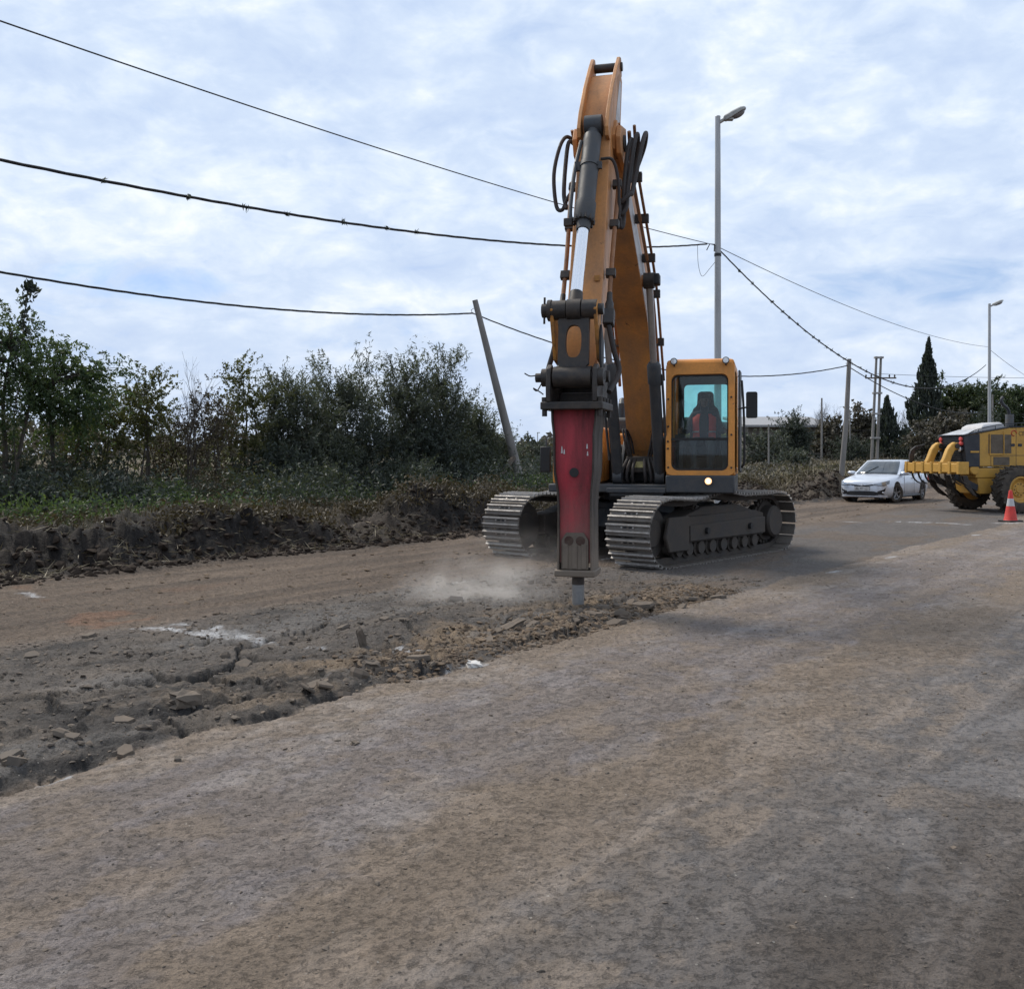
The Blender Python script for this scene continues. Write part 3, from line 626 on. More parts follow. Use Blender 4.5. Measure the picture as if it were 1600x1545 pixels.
T = [
 ('tall_tree', 'tall feathery dark green tree at the left edge of the picture', 8, 20.5, 452, 190, 'broad', 1, dict(n=125, cb=.36, stems=2, tr=.07)),
 ('spreading_tree', 'dark green tree with layered feathery boughs right of the left edge', 85, 21.5, 522, 135, 'broad', 2, dict(n=105, cb=.42, stems=2, tr=.06, lean=(.5, 0))),
 ('thicket_shrub', 'brownish low shrub under the feathery boughs at left', 60, 22.8, 625, 190, 'brown', 3, dict(n=70, cb=.10, stems=4, tr=.03)),
 ('thicket_tree', 'dull green small tree right of the feathery boughs', 150, 23.2, 606, 110, 'olive', 4, dict(n=75, cb=.30, stems=3, tr=.035)),
 ('thicket_tree', 'yellowish green round topped tree with slender bare stem', 222, 23.8, 574, 125, 'olive', 5, dict(n=85, cb=.45, stems=3, tr=.04)),
 ('thicket_shrub', 'brown twiggy shrub between round topped tree and bare tree', 262, 25.2, 620, 90, 'brown', 6, dict(n=60, cb=.15, stems=4, tr=.03)),
 ('thicket_tree', 'reddish brown half bare tree in the middle of the thicket', 325, 24.6, 590, 110, 'brown', 7, dict(n=75, cb=.25, stems=3, tr=.04)),
 ('thicket_tree', 'dense olive tree right of the bare branches', 385, 26.2, 562, 115, 'olive', 8, dict(n=105, cb=.22, stems=3, tr=.045)),
 ('willow_shrub', 'dark narrow-leaved shrub left of the paired pale tops', 455, 26.8, 566, 120, 'willow', 9, dict(n=115, cb=.06, stems=5, tr=.035)),
 ('willow_shrub', 'grey green narrow-leaved shrub with pale upright shoots', 532, 28.0, 553, 110, 'willow', 10, dict(n=120, cb=.05, stems=5, tr=.035)),
 ('willow_shrub', 'tallest narrow-leaved shrub with spiky top in the thicket', 632, 29.6, 541, 120, 'willow', 11, dict(n=135, cb=.05, stems=5, tr=.04)),
 ('willow_shrub', 'dark narrow-leaved shrub right of the tallest spiky one', 690, 30.5, 552, 105, 'willow', 12, dict(n=120, cb=.05, stems=5, tr=.035)),
 ('willow_shrub', 'lower sloping shrub at the right shoulder of the thicket', 738, 31.8, 622, 85, 'willow', 13, dict(n=80, cb=.04, stems=4, tr=.03)),
 ('willow_shrub', 'last low shrub of the thicket beside the leaning pole', 772, 33.0, 664, 62, 'willow', 14, dict(n=60, cb=.04, stems=4, tr=.03)),
 ('undergrowth_bush', 'dark bush filling the foot of the thicket at the left edge', 30, 21.0, 700, 150, 'dark', 15, dict(n=60, cb=.0, stems=3, tr=.02)),
 ('undergrowth_bush', 'dark bush below the spreading tree', 130, 22.5, 712, 130, 'dark', 16, dict(n=50, cb=.0, stems=3, tr=.02)),
 ('undergrowth_bush', 'brown see-through bush below the half bare tree', 330, 25.0, 706, 150, 'brown', 17, dict(n=45, cb=.0, stems=4, tr=.02)),
 ('undergrowth_bush', 'dark leafy bush at the foot of the narrow-leaved shrubs', 440, 25.6, 690, 130, 'dark', 18, dict(n=65, cb=.0, stems=3, tr=.02)),
 ('undergrowth_bush', 'bluish grey bush at the foot of the pale-shoot shrub', 515, 26.8, 668, 120, 'willow', 19, dict(n=75, cb=.0, stems=3, tr=.02)),
 ('undergrowth_bush', 'dark bush in front of the tallest spiky shrub', 590, 28.2, 640, 125, 'dark', 20, dict(n=85, cb=.0, stems=3, tr=.02)),
 ('undergrowth_bush', 'dark bush low down at the right part of the thicket', 675, 29.2, 650, 120, 'dark', 21, dict(n=80, cb=.0, stems=3, tr=.02)),
 ('undergrowth_bush', 'dusty grey bush left of the leaning pole brace', 742, 31.0, 700, 85, 'willow', 22, dict(n=60, cb=.0, stems=3, tr=.02)),
 ('thicket_shrub', 'brown shrub in the second row behind the round topped tree', 200, 27.5, 664, 170, 'brown', 23, dict(n=50, cb=.0, stems=4, tr=.03)),
 ('thicket_shrub', 'dull green shrub in the second row behind the bare tree', 300, 28.5, 640, 130, 'olive', 24, dict(n=55, cb=.0, stems=4, tr=.03)),
]
T += [('thicket_tree', 'dull green tree just beyond the left edge of the picture', -95, 19.4, 540, 190, 'olive', 25, dict(n=80, cb=.25, stems=3, tr=.05)), ('thicket_shrub', 'brown shrub well beyond the left edge of the picture', -240, 18.2, 600, 210, 'brown', 26, dict(n=60, cb=.1, stems=4, tr=.03))]
T += [('low_bush', 'low '+c_+' bush on the bank top '+w_, px, y, top, wp, sty, sd, dict(n=34, cb=0, stems=3, tr=.015, squash=.8)) for c_, w_, px, y, top, wp, sty, sd in [
 ('dark green', 'at the left edge', 20, 18.6, 736, 130, 'dark', 61), ('olive', 'second from the left edge', 110, 19.4, 742, 120, 'olive', 62), ('dark', 'third from the left edge', 185, 20.6, 736, 120, 'dark', 63), ('fresh green', 'above the notch in the bank', 258, 21.2, 742, 105, 'broad', 64),
 ('brown', 'below the half bare tree', 335, 22.0, 740, 110, 'brown', 65), ('olive', 'in front of the dense olive tree', 405, 23.6, 730, 110, 'olive', 66), ('grey green', 'in front of the pale-shoot shrub', 490, 24.6, 722, 115, 'willow', 67), ('dark', 'left of the tallest spiky shrub', 560, 26.2, 714, 105, 'dark', 68),
 ('dusty', 'below the tallest spiky shrub', 635, 27.4, 712, 110, 'willow', 69), ('dark', 'right of the tallest spiky shrub', 705, 29.0, 708, 100, 'dark', 70)]]
for nm, lab, px, y, top, wpx, sty, sd, kw in T: tpx(nm, lab, px, y, top, wpx, sty, 1000+sd, group=HG, **kw)

def bare_tree(name, label, px, y, top, wpx, seed, mat, group=None, tr=.05, levels=4, n0=4):
    p = at(px, top, y); z0 = gz(p.x, y)-.05; H = p.z-z0; root = empty(name, (p.x, y, z0)); tag(root, label, 'tree', group); g = random.Random(seed)
    W = wpx/1550.0*y; trunk = MB(); twig = MB()
    def grow(p0, d, ln, r, lv):
        d = Vector(d).normalized(); p1 = p0+d*ln*.5+Vector((g.uniform(-.06, .06), g.uniform(-.06, .06), 0))*ln; p2 = p0+d*ln+Vector((0, 0, .04*ln))
        (trunk if lv < 1 else twig).tube(crom([p0, p1, p2], 2), [r, r*.88, r*.76, r*.64, r*.55], 5 if lv < 2 else 3, False)
        if lv >= levels: return
        for k in range(g.choice((3, 3, 4))):
            nd = (d+Vector((g.uniform(-1, 1)*.85, g.uniform(-1, 1)*.85, g.uniform(-.15, .55)))).normalized()
            grow(p1.lerp(p2, g.uniform(0, 1)), nd, ln*g.uniform(.5, .78), r*.52, lv+1)
    for k in range(n0):
        grow(Vector((g.uniform(-.1, .1), g.uniform(-.1, .1), 0)), (g.uniform(-.5, .5)*W/H, g.uniform(-.4, .4)*W/H, 1), H*.46, tr, 0)
    # fit the twigs into the measured height and spread
    zs = max(v[2] for v in twig.v); xs = max(abs(v[0]) for v in twig.v)
    for mb in (trunk, twig): mb.v = [(v[0]*W*.5/xs, v[1]*W*.5/xs, v[2]*H/zs) for v in mb.v]
    trunk.build('trunk', mat, root); twig.build('crown', mat, root); return root
bare_tree('bare_tree', 'leafless small tree with fine pale twigs above the thicket', 292, 24.0, 545, 130, 5, worn('twig_bark', (.10, .085, .07), .9, dirt=(.06, .05, .045), dirt_amt=.5, spec=.1), HG, .060, 4, 3)
# a climbing shoot against the sky at the left edge
def vine():
    p = at(33, 560, 20.2); z0 = gz(p.x, p.y); root = empty('climbing_vine', (p.x, p.y, z0)); tag(root, 'single leafy vine shoot rising against the sky at the left edge', 'vine', None)
    P = crom([(0, 0, 0), (-.15, 0, 1.6), (.0, 0, p.z-z0-.2), (.05, 0, p.z-z0+.7), (.16, 0, at(44, 445, 20.2).z-z0-.05), (.26, 0, at(44, 445, 20.2).z-z0-.12)], 8)
    MB().tube(P, .012, 5).build('stem', BARK, root); g = np.random.default_rng(8)
    C = np.array([tuple(q) for q in P[20:] for _ in range(7)]); C += g.normal(0, .055, C.shape); A = g.normal(0, .6, C.shape)+np.array([0, 0, -.8])
    link_mesh('leaves', leaf_mesh('leaves', C, A, g.uniform(.09, .16, len(C)), g.uniform(.07, .11, len(C)), g), LEAF_DARK, root)
vine()

# ------------------------------------------------------------------ far background on the right and behind the machine
FG = 'trees and bushes at the far side of the field'
F = [
 ('far_bush', 'hazy olive bush far behind the leaning pole', 832, 62, 684, 95, 'grey', 31, dict(n=70, cb=0, squash=.9)),
 ('far_bush', 'dark bush between leaning pole and excavator mirror', 852, 42, 716, 75, 'dark', 32, dict(n=60, cb=0, squash=1.1)),
 ('far_bush', 'low grey green bush left of the excavator breaker', 852, 37, 750, 46, 'grey', 33, dict(n=40, cb=0, squash=.7)),
 ('far_bush', 'grey green bushes in front of the flat roofed house', 1192, 66, 666, 66, 'grey', 34, dict(n=70, cb=0, squash=1.0)),
 ('far_tree', 'dark bushy tree at the right end of the house roof', 1240, 70, 640, 52, 'dark', 35, dict(n=80, cb=.1, squash=1.8)),
 ('far_bush', 'rounded grey bush below the dark bushy tree', 1245, 62, 700, 46, 'grey', 36, dict(n=45, cb=0, squash=.9)),
 ('far_tree', 'brownish leafy tree behind the thin roadside pole', 1300, 78, 652, 60, 'far', 37, dict(n=70, cb=.0, squash=1.2)),
 ('far_tree', 'brown-green tree left of the twin-leg pole', 1342, 82, 628, 56, 'far', 38, dict(n=80, cb=.0, squash=1.2)),
 ('far_bush', 'dark hedge bush at the foot of the twin-leg pole', 1330, 74, 680, 70, 'dark', 39, dict(n=70, cb=0, squash=1.6)),
 ('pine_tree', 'spreading green pine left of the far street lamp', 1512, 88, 586, 120, 'pine', 40, dict(n=150, cb=.30, squash=1.25, tr=.2, stems=2)),
 ('pine_tree', 'green pine right of the far street lamp', 1590, 84, 594, 110, 'pine', 41, dict(n=140, cb=.2, squash=1.25, tr=.2, stems=2)),
 ('far_tree', 'mauve brown twiggy tree in front of the green pine', 1478, 72, 636, 100, 'far', 42, dict(n=110, cb=.05, squash=1.1)),
 ('far_tree', 'dark twiggy tree behind the grader hood', 1545, 70, 640, 100, 'dark', 43, dict(n=110, cb=.05, squash=1.5)),
 ('far_bush', 'dark bush between cypress and grader ripper', 1430, 76, 676, 90, 'dark', 44, dict(n=90, cb=0, squash=1.6)),
]
for nm, lab, px, y, top, wpx, sty, sd, kw in F: tpx(nm, lab, px, y, top, wpx, sty, 2000+sd, group=FG, cat='bush' if 'bush' in nm else 'tree', **kw)
BT = worn('bare_bark', (.085, .070, .062), .9, dirt=(.055, .045, .04), dirt_amt=.5, spec=.1)
for i, (px, y, top, w, lab) in enumerate([(1281, 80, 626, 44, 'leafless twiggy tree left of the thin roadside pole'), (1308, 84, 630, 40, 'leafless tree right behind the thin roadside pole'), (1418, 88, 632, 44, 'pale leafless tree between the two cypresses')]):
    bare_tree('bare_tree', lab, px, y, top, w, 50+i, BT, FG, .10, 5, 3)
def cypress(label, px, y, top, wpx, seed, tip_shift=0.0, n=620):
    p = at(px, top, y); z0 = gz(p.x, y)-.1; H = p.z-z0; W = wpx/1550.0*y; g = np.random.default_rng(seed)
    root = empty('cypress_tree', (p.x, y, z0)); tag(root, label, 'cypress', FG)
    h = g.uniform(.04, 1, n)**.85; prof = (1-h)**.95*(.60+.40*np.minimum(1, h*8))*W/2*1.3; a = g.uniform(0, 6.283, n); lump = 1+.22*np.sin(h*23+a*2+seed)+.15*np.sin(h*51+a)
    rr = prof*np.sqrt(g.uniform(.25, 1, n))*lump
    base = np.stack([np.cos(a)*rr+tip_shift*(h-.5), np.sin(a)*rr, h*(H-.25)], 1)
    dirs = np.stack([np.cos(a)*.35, np.sin(a)*.35, np.ones(n)], 1)+g.normal(0, .14, (n, 3)); dirs /= np.linalg.norm(dirs, axis=1)[:, None]
    dirs[:, :2] *= np.clip(1.15-h, .1, 1)[:, None]; C, A, Ls, Ws = shoots(base, dirs, g.uniform(.5, 1.1, n)*(1.1-.75*h), 16, .34, .13, g, 0, .28, 1.0)
    link_mesh('crown', leaf_mesh('crown', C, A, Ls, Ws, g, np.repeat(g.uniform(0, 1, n), 16)*.6+g.uniform(0, .4, n*16)), LEAF_DARK, root)
    MB().tube([(0, 0, -.2), (0, 0, H*.3), (tip_shift*.4, 0, H*.9)], [.28, .2, .04], 8).build('trunk', BARK_DARK, root)
cypress('tall dark cypress towering left of the far street lamp', 1446, 82, 530, 56, 61, .6, 760)
cypress('short dark cypress beside the twin-leg pole', 1386, 78, 620, 44, 62, 0, 420)

# distant tree line that closes the view
def tree_line():
    g = np.random.default_rng(77); n = 26000
    azs = g.uniform(R(-75), R(75), n); rr = g.uniform(150, 210, n); x = np.sin(azs)*rr; y = np.cos(azs)*rr
    top = 4.2+2.2*fbm(azs*22, azs*0, 4, 5)+1.0*vnoise(azs*130, azs*0, 8); z = .6+g.uniform(0, 1, n)**.8*np.maximum(top, 1.2)
    C = np.stack([x, y, z], 1); A = g.normal(0, 1, C.shape)+np.array([0, 0, .6])
    o = link_mesh('distant_wood', leaf_mesh('distant_wood', C, A, g.uniform(.8, 1.7, n), g.uniform(.5, 1.0, n), g), LEAF_FAR); tag(o, 'distant low tree line along the horizon', kind='stuff')
tree_line()

# ------------------------------------------------------------------ grass
def blades(name, label, x, y, hgt, wid, mat, seed, bend=.5, lean=None):
    g = np.random.default_rng(seed); n = len(x); z = ground_fields(x, y)[0]-.02
    a = g.uniform(0, 6.283, n); d = np.stack([np.cos(a), np.sin(a), np.zeros(n)], 1); w = np.stack([-np.sin(a), np.cos(a), np.zeros(n)], 1)*(wid*g.uniform(.6, 1.3, n))[:, None]
    hh = (hgt*g.uniform(.45, 1.2, n))[:, None]; b = np.stack([x, y, z], 1); up = np.array([0, 0, 1.0]); be = (bend*g.uniform(.2, 1.2, n))[:, None]
    p0 = b-w/2; p1 = b+w/2; m = b+up*hh*.6+d*hh*be*.25; p2 = m-w*.38; p3 = m+w*.38; p4 = b+up*hh*(1-.35*be)+d*hh*be
    v = np.stack([p0, p1, p3, p2, p4], 1).reshape(-1, 3); k = 5*np.arange(n)[:, None]
    me = fast_mesh(name, v, quads=k+np.array([[0, 1, 2, 3]]), tris=k+np.array([[3, 2, 4]]))
    at_ = me.attributes.new('rnd', 'FLOAT', 'POINT'); at_.data.foreach_set('value', np.repeat(g.uniform(0, 1, n), 5).astype(np.float32))
    return tag(link_mesh(name, me, mat), label, kind='stuff')
def patch(n, s0, s1, t0, t1, seed, fr, thr, sub=1):
    g = np.random.default_rng(seed); s = g.uniform(s0, s1, n*4); t = g.uniform(t0, t1, n*4); k = (fbm(s*fr, t*fr, 3, seed) > thr); s = s[k][:n]; t = t[k][:n]; return tuple(map(np.asarray, from_st(s, t)))
x, y = patch(7000, 4, 31, -21.5, -14.9, 301, .55, .22); blades('green_grass', 'green grass on top of the soil bank before the thicket', x, y, .34, .02, GRASS_GREEN, 302, .9)
def weeds(name, label, n, s0, s1, t0, t1, seed, thr, mat, hgt, leaf):
    x, y = patch(n, s0, s1, t0, t1, seed, .5, thr); g = np.random.default_rng(seed+5); z = ground_fields(x, y)[0]; k = 16; n = len(x)
    hh = hgt*g.uniform(.3, 1.3, n); C = np.repeat(np.stack([x, y, z], 1), k, 0)+np.stack([g.normal(0, .14, n*k), g.normal(0, .14, n*k), g.uniform(0, 1, n*k)*np.repeat(hh, k)], 1); A = g.normal(0, 1, C.shape)+np.array([0, 0, .3])
    tag(link_mesh(name, leaf_mesh(name, C, A, leaf*g.uniform(.6, 1.4, n*k), leaf*.4*g.uniform(.6, 1.4, n*k), g, np.repeat(g.uniform(0, 1, n), k)*.6+g.uniform(0, .4, n*k)), mat), label, kind='stuff')
weeds('leafy_weeds', 'dull green leafy weeds in front of the thicket', 2200, 3, 30, -21.5, -15.2, 321, .12, LEAF_BROAD, .45, .09)
weeds('dark_weeds', 'dark green creepers under the thicket', 2700, 3, 32, -24, -15.8, 331, -.2, LEAF_DARK, .85, .11)
weeds('brown_weeds', 'withered brown weeds tangled on the lip of the soil bank', 2700, 2, 40, -17.0, -13.5, 341, -.1, LEAF_BROWN, .24, .10)
weeds('field_scrub', 'withered scrub tufts in the field at right', 900, 34, 84, -46, -14.4, 351, .2, LEAF_FAR, .5, .26)
x, y = patch(9000, 2, 34, -17.5, -13.7, 303, .8, .0); blades('dry_weeds', 'dry brown weeds on the lip of the soil bank', x, y, .22, .014, leaf_mat('weed_brown', (.06, .045, .03), (.10, .075, .048), (.17, .13, .08), .1), 304, .9)
x, y = patch(34000, 28, 85, -48, -13.9, 305, .25, -.5); blades('dry_grass', 'tall dry straw-coloured grass on the field at right', x, y, .42, .045, GRASS_DRY, 306)
x, y = patch(3500, 34, 80, -44, -16, 307, .22, .30); blades('field_weeds', 'darker green weed patches in the dry field at right', x, y, .4, .06, LEAF_OLIVE, 308)
# straw lying over the dumped soil at the left end of the bank
g_ = np.random.default_rng(311); n_ = 900; x, y = from_st(g_.uniform(3, 15, n_), BANK+.3-np.abs(g_.normal(0, .7, n_))); z = ground_fields(x, y)[0]
C_ = np.stack([x, y, z+.03], 1); A_ = np.stack([g_.normal(0, 1, n_), g_.normal(0, 1, n_), g_.normal(0, .35, n_)], 1)
o = link_mesh('loose_straw', leaf_mesh('loose_straw', C_, A_, g_.uniform(.1, .38, n_), g_.uniform(.008, .018, n_), g_), GRASS_DRY); tag(o, 'pale straw and stalks strewn over the soil bank at left', kind='stuff')

# ------------------------------------------------------------------ poles, lamps, cables
CONC = worn('pole_concrete', (.36, .35, .34), .85, dirt=(.22, .21, .20), dirt_amt=.5, scale=3, streak=6, bump=.25)
CONC_D = worn('pole_concrete_weathered', (.25, .235, .22), .9, dirt=(.15, .14, .13), dirt_amt=.5, scale=3, streak=6, bump=.3)
GALV = worn('galvanised_steel', (.42, .43, .44), .5, .35, dirt=(.30, .30, .30), dirt_amt=.4, scale=3, streak=8, bump=.1)
WOOD = worn('old_wood', (.16, .13, .105), .9, dirt=(.10, .08, .065), dirt_amt=.5, scale=4, streak=6, bump=.4)
BLACK = plain('black_rubber_and_recess', (.018, .018, .019), .6)
CABLE = plain('cable_black', (.022, .022, .024), .7)
LAMPGREY = worn('lamp_housing', (.40, .41, .40), .55, .1, dirt=(.25, .25, .24), dirt_amt=.3)
LENS = plain('lamp_lens', (.20, .19, .19), .25)
def street_lamp(label, px, y, top, lit_len, group):
    p = at(px, top, y); z0 = gz(p.x, y)-.1; H = p.z-z0; root = empty('street_lamp', (p.x, y, z0)); tag(root, label, 'street lamp', group)
    mb = MB(); mb.cyl((0, 0, 0), (0, 0, H), .105, .070, 16); mb.cyl((0, 0, H), (0, 0, H+.02), .074, .066, 16); mb.build('pole', GALV, root)
    MB().lathe([(.13, 0), (.13, .25), (.108, .30)], (0, 0, 0), (0, 0, 1), 16).build('base_collar', CONC, root)
    # luminaire pointing right, tilted up a little
    T_ = Matrix.Translation((0.05, 0, H-.12))@Matrix.Rotation(R(-24), 4, 'Y')@Matrix.Rotation(R(-12), 4, 'Z')
    def f(x, y_, z): return T_@Vector((x, y_, z))
    arm = MB(); arm.tube([f(-.02, 0, -.02), f(.16, 0, .0)], .045, 10); arm.build('arm', LAMPGREY, root)
    h = MB(); rings = []
    for x_, w_, zt, zb in [(.12, .07, .05, -.05), (.16, .11, .08, -.06), (.34, .14, .095, -.05), (.60, .15, .09, -.02), (.70, .12, .06, -.02), (.73, .08, .03, -.01)]:
        rings.append([f(x_, -w_, zb), f(x_, w_, zb), f(x_, w_, zt*.6), f(x_, w_*.7, zt), f(x_, -w_*.7, zt), f(x_, -w_, zt*.6)])
    h.loft(rings, True, True); hd = h.build('lamp_head', LAMPGREY, root, bevel=.01)
    l = MB(); rings = []
    for k in range(6):
        a = k/5*math.pi/2; rr = math.cos(a); rings.append([f(.48+.20*rr*math.cos(b), .12*rr*math.sin(b), -.035-.10*math.sin(a)) for b in [2*math.pi*q/14 for q in range(14)]])
    l.loft(rings, True, True); l.build('lens', LENS, hd)
    MB().box(f(.26, 0, -.07), (.16, .16, .05)).build('gear_box', LAMPGREY, hd)
    return root, p, z0
LG = 'street lamps along the road'
lamp1, LP1, _ = street_lamp('near street lamp on tall grey pole rising behind the excavator cab', 1121.5, 26.0, 183, 1, LG)
lamp2, LP2, _ = street_lamp('far street lamp rising behind the yellow grader', 1546, 56.0, 475, 1, LG)
MB().tube([(-.30, -.05, 7.08), (-.22, -.05, 7.24), (-.09, -.02, 7.24), (-.10, -.03, 7.05)], .014, 6).build('cable_bracket', BLACK, lamp1)
MB().lathe([(.07, 6.92), (.094, 6.93), (.094, 7.0), (.07, 7.01)], (0, 0, 0), (0, 0, 1), 16).build('clamp_band', BLACK, lamp1)
# far lamp post behind the leaning pole
def tiny_lamp():
    p = at(840, 676, 160); root = empty('far_lamp_post', (p.x, p.y, .3)); tag(root, 'tiny lamp post on the horizon left of the excavator breaker', 'street lamp')
    MB().cyl((0, 0, 0), (0, 0, p.z-.3), .09, .07, 8).build('pole', GALV, root); MB().box((.15, 0, p.z-.3), (.5, .2, .12)).build('lamp_head', LAMPGREY, root)
tiny_lamp()
def leaning_pole():
    b = at(819, 775, 32.0); zb = gz(b.x, b.y)-.3; tp = at(742, 469, 31.4); root = empty('leaning_utility_pole', (b.x, b.y, zb)); tag(root, 'grey concrete utility pole leaning left beside the thicket', 'utility pole')
    v = Vector((tp.x-b.x, tp.y-b.y, tp.z-zb)); d = v.normalized()
    mb = MB(); mb.tube([(0, 0, 0), tuple(v*.5), tuple(v)], [.155, .125, .088], 14); mb.build('pole', CONC_D, root)
    q = v-d*.35
    MB().tube([tuple(q+Vector((-.08, -.05, .1))), tuple(q+Vector((-.2, -.07, .02))), tuple(q+Vector((-.16, -.07, -.1))), tuple(q+Vector((-.05, -.05, -.12)))], .013, 6).build('wire_hook', GALV, root)
    e = Vector((at(778, 768, 31.2).x-b.x, -.8, .62)); MB().bar(tuple(e), tuple(d*1.35+Vector((0, -.16, 0))), .12, .10).build('timber_brace', WOOD, root)
    return Vector((b.x, b.y, zb))+q+Vector((-.15, -.06, -.08))
LEAN_PT = leaning_pole()
def thin_pole():
    b = at(1314, 764, 41.0); zb = gz(b.x, b.y)-.3; tp = at(1327, 561, 41.0); root = empty('roadside_pole', (b.x, b.y, zb)); tag(root, 'thin grey timber pole standing behind the silver car', 'utility pole')
    v = Vector((tp.x-b.x, 0, tp.z-zb)); MB().tube([(0, 0, 0), tuple(v*.5+Vector((.05, 0, 0))), tuple(v)], [.12, .105, .085], 12).build('pole', CONC_D, root)
    q = v-Vector((.1, .05, .28)); MB().tube([tuple(q+Vector((.06, 0, .15))), tuple(q+Vector((-.06, 0, .1))), tuple(q)], .012, 6).build('wire_hook', GALV, root)
    return Vector((b.x, b.y, zb))+q
THIN_PT = thin_pole()
def twin_pole():
    y = 66.0; a = at(1361, 717, y); b = at(1369.5, 719, y); t1 = at(1369.5, 557, y); t2 = at(1376.5, 557, y); zb = gz(a.x, y)-.3; root = empty('twin_leg_pole', (a.x, y, zb)); tag(root, 'concrete pole with two legs joined by rungs behind the silver car', 'utility pole')
    A0 = Vector((0, 0, 0)); B0 = Vector((b.x-a.x, 0, 0)); A1 = Vector((t1.x-a.x, 0, t1.z-zb)); B1 = Vector((t2.x-a.x, 0, t2.z-zb))
    for p, q in ((A0, A1), (B0, B1)): MB().tube([p, q], [.105, .075], 10).build('leg', CONC_D, root)
    for k in (.08, .29, .50, .68, .99): MB().bar(A0.lerp(A1, k)+Vector((-.14, -.02, 0)), B0.lerp(B1, k)+Vector((.14, -.02, 0)), .26, .12).build('rung', CONC, root)
    z = A0.lerp(A1, .81); c = MB(); c.bar(z+Vector((-.75, -.2, 0)), z+Vector((1.3, -.2, .0)), .1, .09); ca = c.build('crossarm', WOOD, root)
    for dx in (-.7, -.35, .85, 1.2): MB().lathe([(.02, -.05), (.06, 0), (.035, .06), (.07, .1), (.03, .2)], z+Vector((dx, -.2, .03)), (0, 0, 1), 8).build('insulator', BLACK, ca)
    return Vector((a.x, y, zb))+A0.lerp(A1, .85)
TWIN_PT = twin_pole()
def far_post(label, px, top, base, y, r):
    p = at(px, top, y); z0 = gz(p.x, y)-.2; o = MB().tube([(0, 0, 0), (0, 0, p.z-z0)], [r, r*.7], 8).build('far_pole', CONC_D); o.location = (p.x, y, z0); tag(o, label, 'utility pole', 'slim poles far behind the field')
far_post('slim dark pole in front of the leafless trees', 1284, 622, 716, 76, .09)
far_post('short slim pole between thin roadside pole and twin-leg pole', 1328, 640, 716, 74, .07)
far_post('slim pale pole just right of the far street lamp', 1551, 617, 650, 80, .09)
far_post('short post in front of the house bushes', 1201, 663, 690, 60, .06)
def cable(name, label, p0, p1, a, b, r, twist=0, n=60, tufts=None, group='overhead cables'):
    """z along the span: z0 + a k + b k^2; twist = bundle of stranded wires"""
    p0 = Vector(p0); p1 = Vector(p1); pts = []
    for i in range(n+1):
        k = i/n; q = p0.lerp(p1, k); q.z = p0.z+a*k+b*k*k; pts.append(q)
    root = empty(name, tuple(p0)); tag(root, label, 'cable', group); L_ = [q-p0 for q in pts]
    if not twist: MB().tube(L_, r, 5).build('strand', CABLE, root)
    else:
        D = crom(L_, 5)
        for ph in range(3):
            P = []; acc = 0
            for i, q in enumerate(D):
                if i: acc += (D[i]-D[i-1]).length
                an = acc*twist*.45+ph*2.094; P.append(q+Vector((math.cos(an)*.35, math.cos(an)*.35, math.sin(an)))*r*.5)
            MB().tube(P, r*.62, 4).build('strand', CABLE, root)
    if tufts:
        g = np.random.default_rng(abs(hash(label)) % 1000 if False else len(label)); C = []
        for k, sz in tufts:
            q = p0.lerp(p1, k)-p0; q.z = a*k+b*k*k
            C += [(np.array(q)+g.normal(0, sz*.5, 3)) for _ in range(14)]
        C = np.array(C); A = g.normal(0, 1, C.shape)+np.array([0, 0, -.6])
        link_mesh('plant_tufts', leaf_mesh('plant_tufts', C, A, g.uniform(.05, .12, len(C)), g.uniform(.012, .03, len(C)), g), LEAF_DARK, root)
L1 = Vector((LP1.x, 26.0, 0)); L2 = Vector((LP2.x, 56.0, 0)); B1_ = Vector((LP1.x-22.6, 26-30.6, 0))
cable('overhead_wire', 'thin single wire crossing the sky from upper left to the near street lamp', (L1.x-.08, 25.95, 7.12), (B1_.x, B1_.y, 7.4), -2.62, 2.62, .010)
cable('cable_bundle', 'twisted cable bundle sagging from the left edge to the near street lamp', (L1.x-.30, 25.9, 7.14), (B1_.x, B1_.y, 6.2), -7.9, 6.95, .019, 9, tufts=[(.452, .05), (.42, .03), (.395, .06), (.375, .035), (.345, .04), (.32, .03), (.30, .04)])
_p = Vector(LEAN_PT); cable('cable_bundle', 'lowest twisted cable bundle from the left edge to the leaning pole', _p, (_p.x-24, _p.y-32, 0), -5.97, 9.8, .024, 8)
_q = Vector(THIN_PT); cable('cable_bundle', 'cable bundle running behind the excavator from leaning pole to thin roadside pole', _p, _q, -5.11, (_q.z-_p.z)+5.11, .021, 8)
cable('cable_bundle', 'cable bundle with plant tufts drooping from the near to the far street lamp', (L1.x+.07, 26, 6.98), (L2.x-.2, 56, 6.7), -9.57, 9.29, .024, 8, tufts=[(k, .05) for k in (.035, .06, .10, .125, .14, .16, .18, .20, .215, .235, .25, .27, .29, .31, .34, .36, .40, .46, .52)])
cable('overhead_wire', 'thin single wire running from the near to the far street lamp', (L1.x+.08, 26, 7.05), (L2.x-.1, 56, 7.72), -1.2, 1.87, .010)
cable('overhead_wire', 'thin wire leaving the far street lamp to the right edge', (L2.x+.1, 56, 7.5), (L2.x+22, 86, 6.5), -3, 2.6, .012)
cable('cable_bundle', 'cable from the thin roadside pole down right behind the grader', _q+Vector((.15, 0, -.1)), (_q.x+16, _q.y+22, 4.6), -3.4, 2.5, .022, 8)
cable('overhead_wire', 'faint power line crossing behind the cypress', (TWIN_PT.x, 66, TWIN_PT.z), (TWIN_PT.x+40, 80, TWIN_PT.z+2.2), -.6, 2.4, .014)
